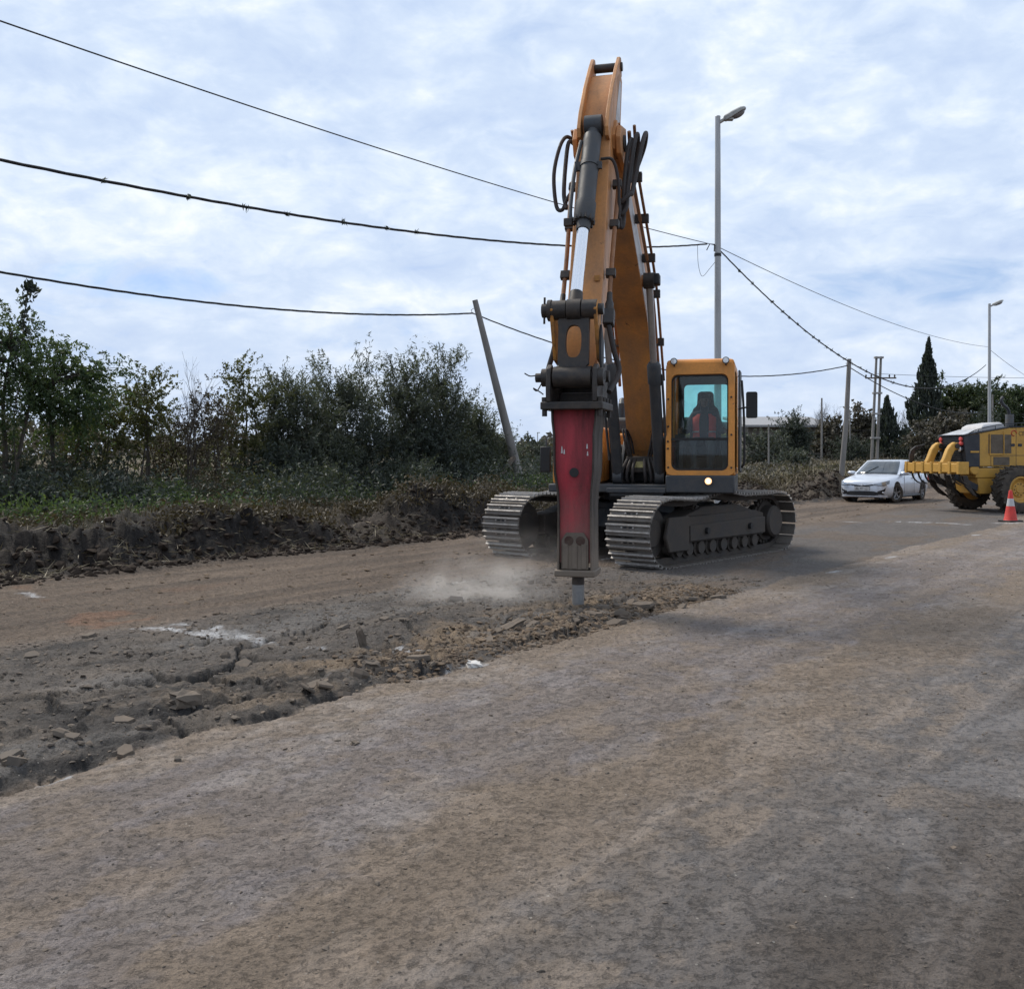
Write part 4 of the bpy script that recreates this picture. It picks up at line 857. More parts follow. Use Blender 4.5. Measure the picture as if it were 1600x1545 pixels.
cable('overhead_wire', 'faint low wire in front of the dark far bushes', (at(1330, 672, 74).x, 74, at(1330, 672, 74).z), (at(1480, 668, 74).x, 74, at(1480, 668, 74).z), -.2, .35, .012)
_d = empty('hanging_wire', (L1.x-.55, 25.9, 7.12)); tag(_d, 'loose thin wire looping down beside the near street lamp', 'wire'); MB().tube(crom([(0, 0, 0), (.02, 0, -.5), (.12, 0, -.82), (.32, 0, -.62), (.46, 0, -.45)], 8), .006, 5).build('strand', CABLE, _d)

# house and wall behind the field
def house():
    y = 84.0; a = at(1166, 664, y); b = at(1229, 664, y); zb = gz(a.x, y)-.3; H = a.z-zb; W = b.x-a.x; root = empty('house', (a.x, y, zb)); tag(root, 'low house with flat grey sheet roof behind the bushes', 'house')
    wall = worn('house_wall', (.20, .18, .16), .9, dirt=(.12, .11, .10), dirt_amt=.5); roofm = worn('sheet_roof', (.27, .27, .28), .6, .1, dirt=(.25, .24, .23), dirt_amt=.4, streak=4)
    MB().span((.3, .5, 0), (W+3.7, 7, H-.05)).build('wall', wall, root)
    rf = MB(); rf.prism([(-.4, H), (-.4, H-.18), (8, H+.75), (8, H+1.0)], -.3, W+4.3, lambda u, v, w: (w, u, v)); rf.build('roof', roofm, root)
    for k in range(3): w = MB().span((1.0+k*2.3, .44, H-1.9), (2.2+k*2.3, .50, H-.75)).build('window', plain('house_pane', (.03, .035, .04), .2), root)
house()
def far_wall():
    y = 80.0; a = at(1366, 709, y); b = at(1450, 709, y); zb = gz((a.x+b.x)/2, y)-.8; H = a.z-zb; root = empty('boundary_wall', (a.x, y, zb)); tag(root, 'low pale plastered wall behind the silver car', 'wall')
    m = worn('pale_plaster', (.52, .49, .44), .9, dirt=(.30, .27, .23), dirt_amt=.5, scale=1.2, streak=3); n = 9; w = (b.x-a.x)/n
    for k in range(n): MB().span((k*w+.02, 0, 0), ((k+1)*w-.02, .15, H)).build('wall_panel', m, root)
    for k in range(n+1): MB().span((k*w-.06, -.04, 0), (k*w+.06, .19, H+.35)).build('post', CONC_D, root)
far_wall()
def ruin(label, px, top, wpx, y):
    p = at(px, top, y); z0 = gz(p.x, y)-.2; W = wpx/1550*y; root = empty('white_outbuilding', (p.x, y, z0)); tag(root, label, 'outbuilding', 'pale walls glimpsed among the far bushes')
    MB().span((-W/2, 0, 0), (W/2, 3, p.z-z0)).build('wall', worn('white_wall', (.5, .48, .45), .9, dirt=(.3, .28, .25), dirt_amt=.4), root)
    MB().span((-W/2-.2, -.3, p.z-z0+.002), (W/2+.2, 3.2, p.z-z0+.12)).build('roof', CONC_D, root)
ruin('pale small outbuilding wall among leafless trees', 1302, 676, 30, 90); ruin('white low wall patch at the foot of the slim dark pole', 1284, 710, 16, 78)

# ------------------------------------------------------------------ the excavator with hydraulic breaker
ORANGE = worn('machine_orange', (.62, .265, .075), .5, dirt=(.33, .175, .09), dirt_amt=.5, scale=3.4, streak=3, fine=30, bump=.10, chips=(.075, .05, .038), chip_amt=-.05)
ORANGE_CAB = worn('cab_orange', (.70, .285, .055), .42, dirt=(.40, .19, .06), dirt_amt=.3, scale=3, fine=30, bump=.06, chips=(.08, .05, .035), chip_amt=-.075)
ORANGE_WORN = worn('worn_orange', (.52, .23, .05), .6, dirt=(.10, .07, .05), dirt_amt=.4, scale=9, fine=60, bump=.15, chips=(.04, .032, .028), chip_amt=-.015)
CHAR = worn('charcoal_paint', (.038, .043, .050), .5, dirt=(.085, .078, .072), dirt_amt=.35, scale=5, bump=.08)
GREASE = worn('greasy_steel', (.026, .024, .024), .48, .25, dirt=(.085, .066, .052), dirt_amt=.42, scale=9, bump=.35)
STEELD = worn('dusty_frame', (.038, .034, .032), .75, .1, dirt=(.085, .070, .058), dirt_amt=.6, scale=4, bump=.25)
SHOE = worn('track_steel', (.15, .14, .13), .6, .3, dirt=(.14, .118, .098), dirt_amt=.5, scale=8, fine=50, bump=.3)
GROUSER = worn('polished_grouser', (.36, .34, .32), .5, .4, dirt=(.20, .18, .16), dirt_amt=.3, scale=12, bump=.2)
CHROME = plain('chrome_rod', (.78, .79, .82), .12, 1.0)
ROD = worn('dull_rod', (.42, .41, .41), .35, .8, dirt=(.25, .2, .17), dirt_amt=.3, scale=4, streak=6)
RED = worn('breaker_red', (.43, .034, .052), .6, dirt=(.075, .026, .028), dirt_amt=.5, scale=6, streak=8, fine=50, bump=.15, chips=(.16, .12, .10), chip_amt=-.075)
def splash(m, z0, z1, col, amt):
    nt = m.node_tree; b = [n for n in nt.nodes if n.type == 'BSDF_PRINCIPLED'][0]; L = nt.links; src = b.inputs['Base Color'].links[0].from_socket
    tc = nt.nodes.new('ShaderNodeTexCoord'); sp = nt.nodes.new('ShaderNodeSeparateXYZ'); L.new(tc.outputs['Object'], sp.inputs[0]); n = _noise(nt, tc.outputs['Object'], 5, 6, .65, .4)
    ad = nt.nodes.new('ShaderNodeMath'); ad.operation = 'MULTIPLY_ADD'; L.new(n, ad.inputs[0]); ad.inputs[1].default_value = .9; L.new(sp.outputs[2], ad.inputs[2])
    r = nt.nodes.new('ShaderNodeMapRange'); L.new(ad.outputs[0], r.inputs[0]); r.inputs[1].default_value = z0+.45; r.inputs[2].default_value = z1+.45; r.inputs[3].default_value = amt; r.inputs[4].default_value = 0
    L.new(_mix(nt, r.outputs[0], src, col), b.inputs['Base Color'])
splash(RED, .45, 1.35, (.160, .112, .090), .75)
BSTEEL = worn('breaker_steel', (.080, .066, .056), .62, .25, dirt=(.045, .037, .032), dirt_amt=.5, scale=6, streak=4, fine=40, bump=.2)
splash(BSTEEL, .50, 1.1, (.185, .150, .118), .9)
CHISEL = worn('chisel_steel', (.34, .35, .36), .4, .6, dirt=(.25, .24, .23), dirt_amt=.3, scale=5, streak=6)
PIPE = worn('copper_brown_pipe', (.30, .135, .055), .55, dirt=(.12, .07, .05), dirt_amt=.45, scale=6, bump=.1)
HOSE = worn('rubber_hose', (.030, .028, .028), .65, dirt=(.07, .05, .045), dirt_amt=.4, scale=9)
OFF_WHITE = worn('off_white', (.55, .55, .56), .5, dirt=(.35, .32, .30), dirt_amt=.35, scale=3)
CAB_GLASS = glass('cab_glass', (.88, .95, .95), .012); REAR_GLASS = glass('rear_glass_teal', (.60, .90, .88), .015)
INTERIOR = plain('cab_interior', (.045, .05, .055), .8); SEATM = plain('seat_cloth', (.018, .018, .02), .85)
LIT = plain('lit_lamp', (1, .9, .75), .3, emit=(1.0, .80, .58), es=2.2); LAMP_CLEAR = plain('lamp_glass_clear', (.75, .78, .8), .15, .3)
YU, YT = R(180-14.4), R(139.0)
EX = empty('excavator', (2.27, 16.76, 0)); tag(EX, 'orange crawler excavator with raised boom and red hydraulic breaker standing on the closed lane', 'excavator')
def U_(mb, name, mat, parent=None, bevel=0, angle=35):
    """part of the slewing upper works: built in axes x = machine right, y = forward, z = up"""
    if parent is None: return mb.build(name, mat, EX, rz=YU, bevel=bevel, angle=angle)
    return mb.build(name, mat, parent, bevel=bevel, angle=angle)
# ---- crawler tracks
def track(side):
    xc = 1.215*side; hw = .375; zc = .50; r = .425; yf, yr = 1.86, -1.84
    path = []
    n = 18
    def arc(cy, a0, a1, k, rr=r): return [(cy+rr*math.cos(a0+(a1-a0)*i/k), zc+rr*math.sin(a0+(a1-a0)*i/k)) for i in range(k+1)]
    path += [(yf-3.70*i/30, zc-r-.015) for i in range(1, 30)]
    path += arc(yr, -math.pi/2, -math.pi*1.5, n)[0:]
    for i in range(1, 30):
        k = i/30; path.append((yr+3.70*k, zc+r+.02-.045*math.sin(k*math.pi*2)**2+.055*math.exp(-((k-.55)/.12)**2)+.03*math.exp(-((k-.25)/.1)**2)))
    path += arc(yf, math.pi/2, -math.pi/2, n)
    P = [Vector((0, a, b)) for a, b in path]; acc = [0]
    for i in range(len(P)): acc.append(acc[-1]+(P[(i+1) % len(P)]-P[i]).length)
    tot = acc[-1]; ns = 53; pitch = tot/ns
    def pt(sv):
        sv %= tot
        for i in range(len(P)):
            if acc[i] <= sv <= acc[i+1]: return P[i].lerp(P[(i+1) % len(P)], (sv-acc[i])/max(acc[i+1]-acc[i], 1e-9))
    ch = MB()
    for k in range(ns):
        a, b = pt(k*pitch), pt((k+1)*pitch); cc = (a+b)/2; d = (b-a).normalized(); nrm = Vector((0, -d.z, d.y)) 
        if nrm.dot(Vector((0, cc.y*0, zc))-Vector((0, 0, cc.z))) < 0 and abs(cc.y) < 1.8: nrm = -nrm
        for dx in (-.09, .09):
            ch.box((xc+dx, cc.y, cc.z), (.05, pitch*1.02, .09), Matrix((Vector((1, 0, 0)), d, Vector((1, 0, 0)).cross(d))).transposed())
    tr = ch.build('track_chain', STEELD, EX, rz=YT)
    sm = MB(); sm.box((0, 0, 0), (hw*2, pitch*.93, .018)); sm.box((0, pitch*.44, -.012), (hw*2, pitch*.14, .014))
    gm = MB()
    for yy, hh in ((-.062, .036), (.035, .034)): gm.prism([(yy-.015, .008), (yy+.015, .008), (yy+.010, .008+hh), (yy-.010, .008+hh)], -hw, hw, lambda u, v, w: (w, u, v))
    for sx in (-.10, .10): gm.cyl((sx, -.03, .006), (sx, -.03, .022), .016, n=6); gm.cyl((sx, .03, .006), (sx, .03, .022), .016, n=6)
    # one mesh per shoe: plate and three grouser bars
    allm = MB(); allm.add(sm.v, sm.f); nb = len(allm.f); allm.add(gm.v, gm.f); nc_ = len(allm.f)
    for sx in (-.045, .045): allm.box((sx, -.028, .0085), (.055, .03, .004)); allm.box((sx, .03, .0085), (.055, .03, .004))  # flat black patches stand in for the shade inside the shoe's slots
    me = allm.mesh('track_shoe'); me.materials.append(SHOE); me.materials.append(GROUSER); me.materials.append(BLACK)
    bm_idx = [0 if i < nb else (1 if i < nc_ else 2) for i in range(len(me.polygons))]; me.polygons.foreach_set('material_index', bm_idx)
    rs = random.Random(side+4)
    for k in range(ns):
        a, b = pt((k+.5)*pitch-pitch*.4), pt((k+.5)*pitch+pitch*.4); cc = (a+b)/2; d = (b-a).normalized()
        out = Vector((0, -d.z, d.y))                       # the loop runs rearwards along the ground, so this points outwards
        o = bpy.data.objects.new('track_shoe', me); COL.objects.link(o); o.parent = tr
        M = Matrix((Vector((1, 0, 0)), out.cross(Vector((1, 0, 0))), out)).transposed().to_4x4(); M.translation = cc+out*.055+Vector((xc+rs.uniform(-.003, .003), 0, 0)); o.matrix_local = M@Matrix.Rotation(rs.uniform(-.02, .02), 4, 'X')
    fr = MB(); xo = xc+.20*side; xi = xc-.20*side
    prof = [(-1.45, .30), (1.30, .30), (1.48, .36), (1.48, .66), (1.15, .70), (-1.15, .72), (-1.45, .66)]
    fr.prism(prof, xi, xo, lambda u, v, w: (w, u, v)); tf = fr.build('track_frame', STEELD, EX, rz=YT, bevel=.015)
    MB().prism([(-1.42, .33), (1.02, .33), (1.02, .57), (-1.42, .60)], xo, xo+.05*side, lambda u, v, w: (w, u, v)).build('side_plate', STEELD, tf, bevel=.01)
    MB().prism([(1.06, .20), (1.62, .20), (1.72, .42), (1.62, .72), (1.06, .72)], xo-.01*side, xo+.06*side, lambda u, v, w: (w, u, v)).build('idler_guard', STEELD, tf, bevel=.02)
    MB().prism([(-1.2, .70), (-.6, .84), (.5, .84), (1.1, .70)], xi, xo-.03*side, lambda u, v, w: (w, u, v)).build('frame_cover', STEELD, tf, bevel=.02)
    for yy in (.55, -.85): MB().lathe([(.0, 0), (.05, 0), (.05, .05), (0, .05)], (xo+.05*side, yy, .47), (side, 0, 0), 12).build('step_hole', BLACK, tf)
    rl = MB().lathe([(.03, -.20), (.10, -.20), (.10, -.15), (.145, -.14), (.145, -.08), (.10, -.07), (.10, .07), (.145, .08), (.145, .14), (.10, .15), (.10, .19), (.05, .22)], (0, 0, 0), (1, 0, 0), 16).mesh('track_roller')
    for yy in (-1.15, -.8, -.45, -.1, .25, .6, .95, 1.25): link_mesh('track_roller', rl, STEELD, tf, (xc, yy, .215))
    for yy in (-.5, .6): link_mesh('carrier_roller', rl, STEELD, tf, (xc, yy, .80)).scale = (.6, .6, .6)
    MB().lathe([(.05, -.13), (.20, -.13), (.22, -.10), (.375, -.09), (.375, -.04), (.40, -.04), (.40, .04), (.375, .04), (.375, .09), (.22, .10), (.20, .13), (.05, .13)], (xc, yf, zc), (1, 0, 0), 28).build('idler', STEELD, tf)
    sp = MB(); sp.lathe([(.05, -.24), (.24, -.24), (.27, -.20), (.27, -.05), (.34, -.05), (.34, .05), (.27, .05), (.27, .20), (.24, .24), (.05, .24)], (xc, yr, zc), (1, 0, 0), 28)
    for k in range(21):
        a = 2*math.pi*k/21; sp.bar((xc, yr+math.cos(a)*.32, zc+math.sin(a)*.32), (xc, yr+math.cos(a)*.40, zc+math.sin(a)*.40), .07, .05, (1, 0, 0))
    sp.build('sprocket', STEELD, tf)
for sd_ in (1, -1): track(sd_)
cf = MB(); cf.prism([(-.75, .45), (.75, .45), (.62, .86), (-.62, .86)], -.95, .95, lambda u, v, w: (w, u, v)); cf.cyl((0, 0, .8), (0, 0, 1.02), .62, n=36)
for sx in (-1, 1):
    for sy in (-1, 1): cf.bar((sx*.4, sy*.4, .66), (sx*1.05, sy*1.0, .55), .42, .26)
cf.build('car_body', CHAR, EX, rz=YT, bevel=.02)
MB().lathe([(.72, .90), (.72, 1.0), (.66, 1.0), (.66, 1.06)], (0, 0, 0), (0, 0, 1), 40).build('slew_ring', CHAR, EX)
# ---- upper works
pf = MB(); pf.span((-1.42, -2.2, 1.05), (1.42, 1.25, 1.18)); pf.span((-.42, .2, .99), (.42, 1.35, 1.10)); U_(pf, 'slew_platform', CHAR, bevel=.02)
cw = MB(); ring = [(-1.40, -1.75), (1.40, -1.75), (1.40, -2.25), (1.15, -2.62), (.5, -2.80), (-.5, -2.80), (-1.15, -2.62), (-1.40, -2.25)]
cw.prism(ring, 1.16, 2.25, lambda u, v, w: (u, v, w)); U_(cw, 'counterweight', CHAR, bevel=.06)
hd = MB(); hd.span((-1.38, -1.76, 1.181), (1.38, -.45, 2.02)); U_(hd, 'engine_housing', ORANGE_CAB, bevel=.05)
hd = MB(); hd.span((-1.1, -1.70, 2.021), (1.1, -.62, 2.30)); U_(hd, 'engine_hood', CHAR, bevel=.06)
ex = MB(); ex.tube([(.55, -.95, 2.25), (.55, -.95, 2.55), (.55, -1.05, 2.62)], .065, 12); U_(ex, 'exhaust_pipe', CHAR)
tk = MB(); tk.span((.62, -.44, 1.181), (1.38, .62, 2.10)); tank = U_(tk, 'fuel_tank', ORANGE_CAB, bevel=.05)
MB().lathe([(.06, 0), (.06, .05), (.045, .06)], (1.0, .0, 2.10), (0, 0, 1), 14).build('filler_cap', CHAR, tank)
bx_ = MB(); bx_.span((.62, .64, 1.181), (1.36, 1.22, 1.72)); U_(bx_, 'tool_box', ORANGE_CAB, bevel=.04)
hr = MB()
for y_ in (.05, .95): hr.tube([(1.30, y_, 1.70 if y_ > .6 else 2.08), (1.30, y_, 2.36)], .017, 8)
hr.tube(crom([(1.30, .05, 2.36), (1.30, .5, 2.40), (1.30, .95, 2.36), (1.28, 1.2, 1.74)], 6), .017, 8); U_(hr, 'handrail', CHAR)
# breaker piping, valve block and hoses in the bay below the boom
bay = MB(); bay.span((-.45, -.44, 1.181), (.60, .15, 1.70)); U_(bay, 'valve_bay', CHAR, bevel=.03)
for sx in (-1, 1):
    br = MB(); br.prism([(-.25, 1.181), (.95, 1.181), (.80, 1.52), (.42, 1.92), (.10, 1.95), (-.2, 1.5)], sx*.30-.025, sx*.30+.025, lambda u, v, w: (w, u, v)); U_(br, 'boom_bracket', CHAR, bevel=.01)
U_(MB().cyl((-.40, .26, 1.74), (.40, .26, 1.74), .075, n=18), 'boom_foot_pin', GREASE)
vb = MB(); vb.span((-.22, .72, 1.36), (.22, .92, 1.62)); vblk = U_(vb, 'boom_valve_block', STEELD, bevel=.015)
MB().span((-.085, .922, 1.44), (.085, .927, 1.54)).build('warning_label', worn('yellow_label', (.55, .48, .20), .6, dirt_amt=.2), vblk)
for k, xx in enumerate((-.24, -.17, -.09, .09, .17, .24)):
    h = MB(); h.tube(crom([(xx*.8, .9, 1.58), (xx*1.05, 1.02, 1.42), (xx*1.15, 1.0, 1.25), (xx*.9, .80, 1.14)], 6), .026, 8); U_(h, 'hydraulic_hose', HOSE)
for sx in (-1, 1):
    for q in (.13, .17):
        h = MB(); h.tube(crom([(sx*q, .60, 1.66), (sx*(q+.04), .72, 1.92), (sx*(q+.10), .9, 2.05), (sx*(q+.05), .95, 1.8), (sx*q, .9, 1.6)], 6), .018, 8); U_(h, 'hydraulic_hose', HOSE)
fk = MB(); fk.span((-.46, 1.18, 1.051), (.46, 1.42, 1.13)); U_(fk, 'front_skirt', CHAR, bevel=.015)
# ---- boom
FOOT, PIV, TIP = (.26, 1.74), (4.80, 5.42), (6.08, 2.50)
top = [Vector((a, b, 0)) for a, b in [(-.02, 1.86), (.42, 2.72), (1.00, 3.62), (1.55, 4.25), (2.05, 4.66), (2.75, 4.98), (3.70, 5.32), (4.55, 5.62), (4.90, 5.68)]]
bot = [Vector((a, b, 0)) for a, b in [(.42, 1.58), (.86, 2.30), (1.36, 3.06), (1.84, 3.60), (2.30, 3.88), (2.90, 4.22), (3.75, 4.72), (4.50, 5.12), (5.02, 5.30)]]
tc_ = crom(top, 5); bc_ = crom(bot, 5)
poly = [(p.x, p.y) for p in tc_]+[(5.06, 5.46)]+[(p.x, p.y) for p in reversed(bc_)]+[(.16, 1.52), (-.04, 1.62)]
def lx(u, v, w): return (w, u, v)
bm_ = MB(); BW = .225; bm_.prism(poly, -BW, BW, lx); boom = U_(bm_, 'boom', ORANGE, bevel=.008)
def strip(curve, off, hw, th, name, mat, parent):
    s_ = MB(); rings = []
    for i, p in enumerate(curve):
        d = (curve[min(i+1, len(curve)-1)]-curve[max(i-1, 0)]).normalized(); n = Vector((-d.y, d.x, 0))*off
        a = p+n; b = p+n*(1+th/abs(off)); rings.append([(-hw, a.x, a.y), (hw, a.x, a.y), (hw, b.x, b.y), (-hw, b.x, b.y)])
    s_.loft(rings, True, True); return s_.build(name, mat, parent)
strip(tc_[2:-2], .002, .24, .014, 'top_plate', ORANGE, boom); strip(bc_[1:-2], -.002, .24, .014, 'bottom_plate', ORANGE, boom)
# thin off-white band on the machine's left side of the boom (right in the picture)
def side_panel(cv0, cv1, k0, k1, f0, f1, x0, name, mat, parent):
    m_ = MB(); rings = []; th = .004 if x0 > 0 else -.004
    for i in range(k0, k1):
        a = cv0[i].lerp(cv1[i], f0); b = cv0[i].lerp(cv1[i], f1); rings.append([(x0, a.x, a.y), (x0+th, a.x, a.y), (x0+th, b.x, b.y), (x0, b.x, b.y)])
    m_.loft(rings, True, True); return m_.build(name, mat, parent)
side_panel(bc_, tc_, 14, 34, .12, .62, -BW-.001, 'pale_panel', OFF_WHITE, boom)
MB().cyl((-.28, 2.52, 4.14), (.28, 2.52, 4.14), .09, n=20).build('cylinder_boss', ORANGE, boom)
ear = MB()
for sx in (-1, 1): ear.prism([(2.62, 4.98), (3.25, 5.12), (3.10, 5.45), (2.92, 5.52), (2.78, 5.40)], sx*.14-.025, sx*.14+.025, lx)
ear.build('arm_cylinder_ear', ORANGE, boom, bevel=.01)
fkb = MB()
for sx in (-1, 1): fkb.prism([(4.45, 5.10), (5.02, 5.24), (5.10, 5.42), (5.0, 5.58), (4.60, 5.66)], sx*.26-.03, sx*.26+.03, lx)
fkb.build('boom_fork', ORANGE, boom, bevel=.01)
# work lamp on the boom, steel lines along both sides with clamps
def line_along(pts, r, name, mat, parent, n=8): return MB().tube(crom(pts, 6), r, n).build(name, mat, parent)
for sx, nm in ((-1, 'l'), (1, 'r')):
    pts = [(sx*.32, .9, 2.75), (sx*.31, 1.25, 3.35), (sx*.31, 1.8, 4.0), (sx*.31, 2.5, 4.42), (sx*.31, 3.3, 4.80), (sx*.31, 4.2, 5.24), (sx*.33, 4.62, 5.62)]
    line_along(pts, .024, 'hydraulic_pipe', PIPE, boom); pts2 = [(p[0]+sx*.06, p[1]-.03, p[2]+.08) for p in pts]; line_along(pts2, .020, 'hydraulic_pipe', PIPE, boom)
    for (yy, zz) in ((1.25, 3.39), (1.82, 4.05), (2.5, 4.46), (3.3, 4.84), (4.05, 5.2)): MB().span((sx*.235, yy-.04, zz-.05), (sx*.42, yy+.04, zz+.07)).build('pipe_clamp', GREASE, boom, bevel=.006)
# boom lift cylinders
for sx in (-1, 1):
    a = Vector((sx*.335, 1.02, 1.30)); b = Vector((sx*.335, 2.52, 4.14)); d = (b-a).normalized(); L_ = (b-a).length
    cyl_ = MB(); cyl_.tube([a, a+d*1.88], .088, 20); cyl_.tube([a+d*1.62, a+d*1.90, a+d*1.95], [.105, .105, .075], 20); cyl_.cyl(a-Vector((.07, 0, 0)), a+Vector((.07, 0, 0)), .12, n=18)
    bc = U_(cyl_, 'boom_cylinder', CHAR); MB().tube([a+d*1.9, b-d*.1], .050, 16).build('piston_rod', ROD, bc)
    MB().cyl(b-Vector((.075, 0, 0)), b+Vector((.075, 0, 0)), .115, n=18).build('rod_eye', GREASE, bc)
    MB().tube(crom([a+d*.3+Vector((sx*.11, .02, 0)), a+d*1.0+Vector((sx*.12, .02, 0)), a+d*1.75+Vector((sx*.115, .02, 0))], 5), .02, 8).build('oil_pipe', CHAR, bc)
    MB().box(b+Vector((sx*.10, -.05, .02)), (.10, .20, .16)).build('grease_block', BLACK, bc, bevel=.02)
# arm cylinder on top of the boom
a = Vector((0, 3.0, 5.36)); b = Vector((0, 4.42, 6.36)); d = (b-a).normalized()
ac = MB(); ac.tube([a, a+d*1.2], .10, 20); ac.cyl(a-Vector((.1, 0, 0)), a+Vector((.1, 0, 0)), .12, n=16); acyl = U_(ac, 'arm_cylinder', CHAR); MB().tube([a+d*1.18, b], .055, 16).build('piston_rod', CHROME, acyl)
# ---- arm (dipper)
AX = Vector((0, TIP[0]-PIV[0], TIP[1]-PIV[1])); AL = AX.length; AX.normalize(); AN = Vector((0, -AX.z, AX.y))         # AX down the arm, AN out of its front face
if AN.y < 0: AN = -AN
P0 = Vector((0, PIV[0], PIV[1]))
def arm(sv, nv, x=0): q = P0+AX*sv+AN*nv; return (x, q.y, q.z)
apoly = [(-1.10, -.13), (-1.12, .00), (-.95, .16), (-.55, .30), (-.10, .36), (.35, .36), (.9, .29), (2.2, .17), (3.02, .12), (3.22, .06), (3.26, -.05), (3.18, -.14), (2.4, -.20), (1.0, -.32), (.3, -.36), (.0, -.32), (-.4, -.26)]
am = MB(); am.prism(apoly, -.19, .19, lambda u, v, w: arm(u, v, w)); armo = U_(am, 'arm', ORANGE, bevel=.008)
fl = MB()        # two upstanding side plates at the head of the arm, rounded ears on top
for sx in (-1, 1): fl.prism([(-1.30, -.02), (-1.33, .05), (-1.28, .12), (-1.0, .24), (-.55, .40), (-.05, .52), (.18, .53), (.26, .46), (.24, .34), (-.3, .28), (-.9, .10), (-1.16, -.10)], sx*.165-.022, sx*.165+.022, lambda u, v, w: arm(u, v, w))
fl.build('head_plate', ORANGE, armo, bevel=.006)
MB().cyl(arm(-1.20, .03, -.21), arm(-1.20, .03, .21), .055, n=16).build('head_pin', GREASE, armo)
MB().cyl(arm(0, 0, -.31), arm(0, 0, .31), .10, n=20).build('pivot_pin', GREASE, armo)
sp_ = MB(); sp_.prism([(-1.0, -.05), (-.2, -.20), (.1, -.1), (.1, .10), (-.4, .12), (-.95, .06)], -.194, -.191, lambda u, v, w: arm(u, v, w)); sp_.build('pale_panel', OFF_WHITE, armo)  # thin off-white panel on the side of the arm head
for sv in (1.05, 2.05, .45):
    lug = MB(); lug.box(arm(sv, .30-.05*sv, -.13), (.06, .03, .06)); lug.build('lug', ORANGE_WORN, armo)
# bucket (breaker) cylinder on the front of the arm
ca = Vector(arm(.10, .46)); cb_ = Vector((0, 6.46, 3.18)); cd = (cb_-ca).normalized(); CL = (cb_-ca).length
cyl_ = MB(); cyl_.tube([ca+cd*.02, ca+cd*.16, ca+cd*.18], [.075, .075, .105], 22); cyl_.tube([ca+cd*.18, ca+cd*1.42], .105, 24); cyl_.tube([ca+cd*1.18, ca+cd*1.42, ca+cd*1.45], [.118, .118, .10], 24); cyl_.tube([ca+cd*1.45, ca+cd*1.56], [.082, .075], 20); cyl_.cyl(ca-Vector((.10, 0, 0)), ca+Vector((.10, 0, 0)), .12, n=18)
bcl = U_(cyl_, 'bucket_cylinder', CHAR)
MB().tube([ca+cd*1.5, cb_-cd*.12], .065, 20).build('piston_rod', CHROME, bcl)
eye = MB(); eye.cyl(cb_-Vector((.075, 0, 0)), cb_+Vector((.075, 0, 0)), .115, n=20); eye.tube([cb_-cd*.22, cb_], [.07, .085], 16); eye.build('rod_eye', GREASE, bcl)
gl = MB()
for k in range(12):
    q = 2*math.pi*k/12; e1 = cd.orthogonal().normalized(); e2 = cd.cross(e1); c0 = ca+cd*1.40+(e1*math.cos(q)+e2*math.sin(q))*.112; gl.cyl(c0, c0+cd*.06, .014, n=6)
gl.build('gland_bolts', GREASE, bcl)
rg = MB(); rg.tube([ca+cd*.60, ca+cd*.66], .115, 22); rg.box(ca+cd*.63+Vector((.13, .02, 0)), (.07, .06, .10)); rg.box(ca+cd*.63+Vector((-.12, .02, 0)), (.05, .06, .08)); rg.build('pipe_band', CHAR, bcl)
MB().tube(crom([ca+cd*.25+Vector((.12, .04, 0)), ca+cd*.7+Vector((.16, .04, 0)), ca+cd*1.3+Vector((.16, .03, 0)), ca+cd*1.42+Vector((.12, .0, 0))], 5), .024, 8).build('oil_pipe', CHAR, bcl)
MB().box(ca+cd*1.44+Vector((.17, .02, 0)), (.10, .07, .09)).build('port_block', GREASE, bcl, bevel=.01)
# breaker lines down both sides of the arm: copper brown steel pipe, clamps and end fittings
for sx in (-1, 1):
    pp = [arm(.62, .10, sx*.285), arm(1.1, .10, sx*.275), arm(1.7, .09, sx*.265), arm(2.22, .09, sx*.265)]
    line_along(pp, .026, 'breaker_pipe', PIPE, armo, 10)
    for sv in (.68, 1.25, 1.92): MB().box(arm(sv, .09, sx*.262), (.11, .07, .10), Matrix.Rotation(math.atan2(AX.y, -AX.z), 3, 'X')).build('pipe_clamp', GREASE, armo, bevel=.008)
    MB().tube([arm(2.18, .09, sx*.265), arm(2.28, .09, sx*.268), arm(2.32, .09, sx*.27), arm(2.58, .09, sx*.28)], [.03, .034, .048, .048], 12).build('pipe_fitting', GREASE, armo)
    bxo = MB().box(arm(2.50, .08, sx*.275), (.12, .12, .20), Matrix.Rotation(math.atan2(AX.y, -AX.z), 3, 'X')).build('shut_off_valve', STEELD if sx > 0 else GREASE, armo, bevel=.015)
    e = Vector(arm(2.6, .09, sx*.28)); tgt = Vector((sx*.33, 6.22, 2.32)); h = MB(); h.tube(crom([e, e+Vector((sx*.06, .02, -.28)), e+Vector((sx*.12, .04, -.52)), tgt], 8), .030, 10); h.build('breaker_hose', HOSE, armo)
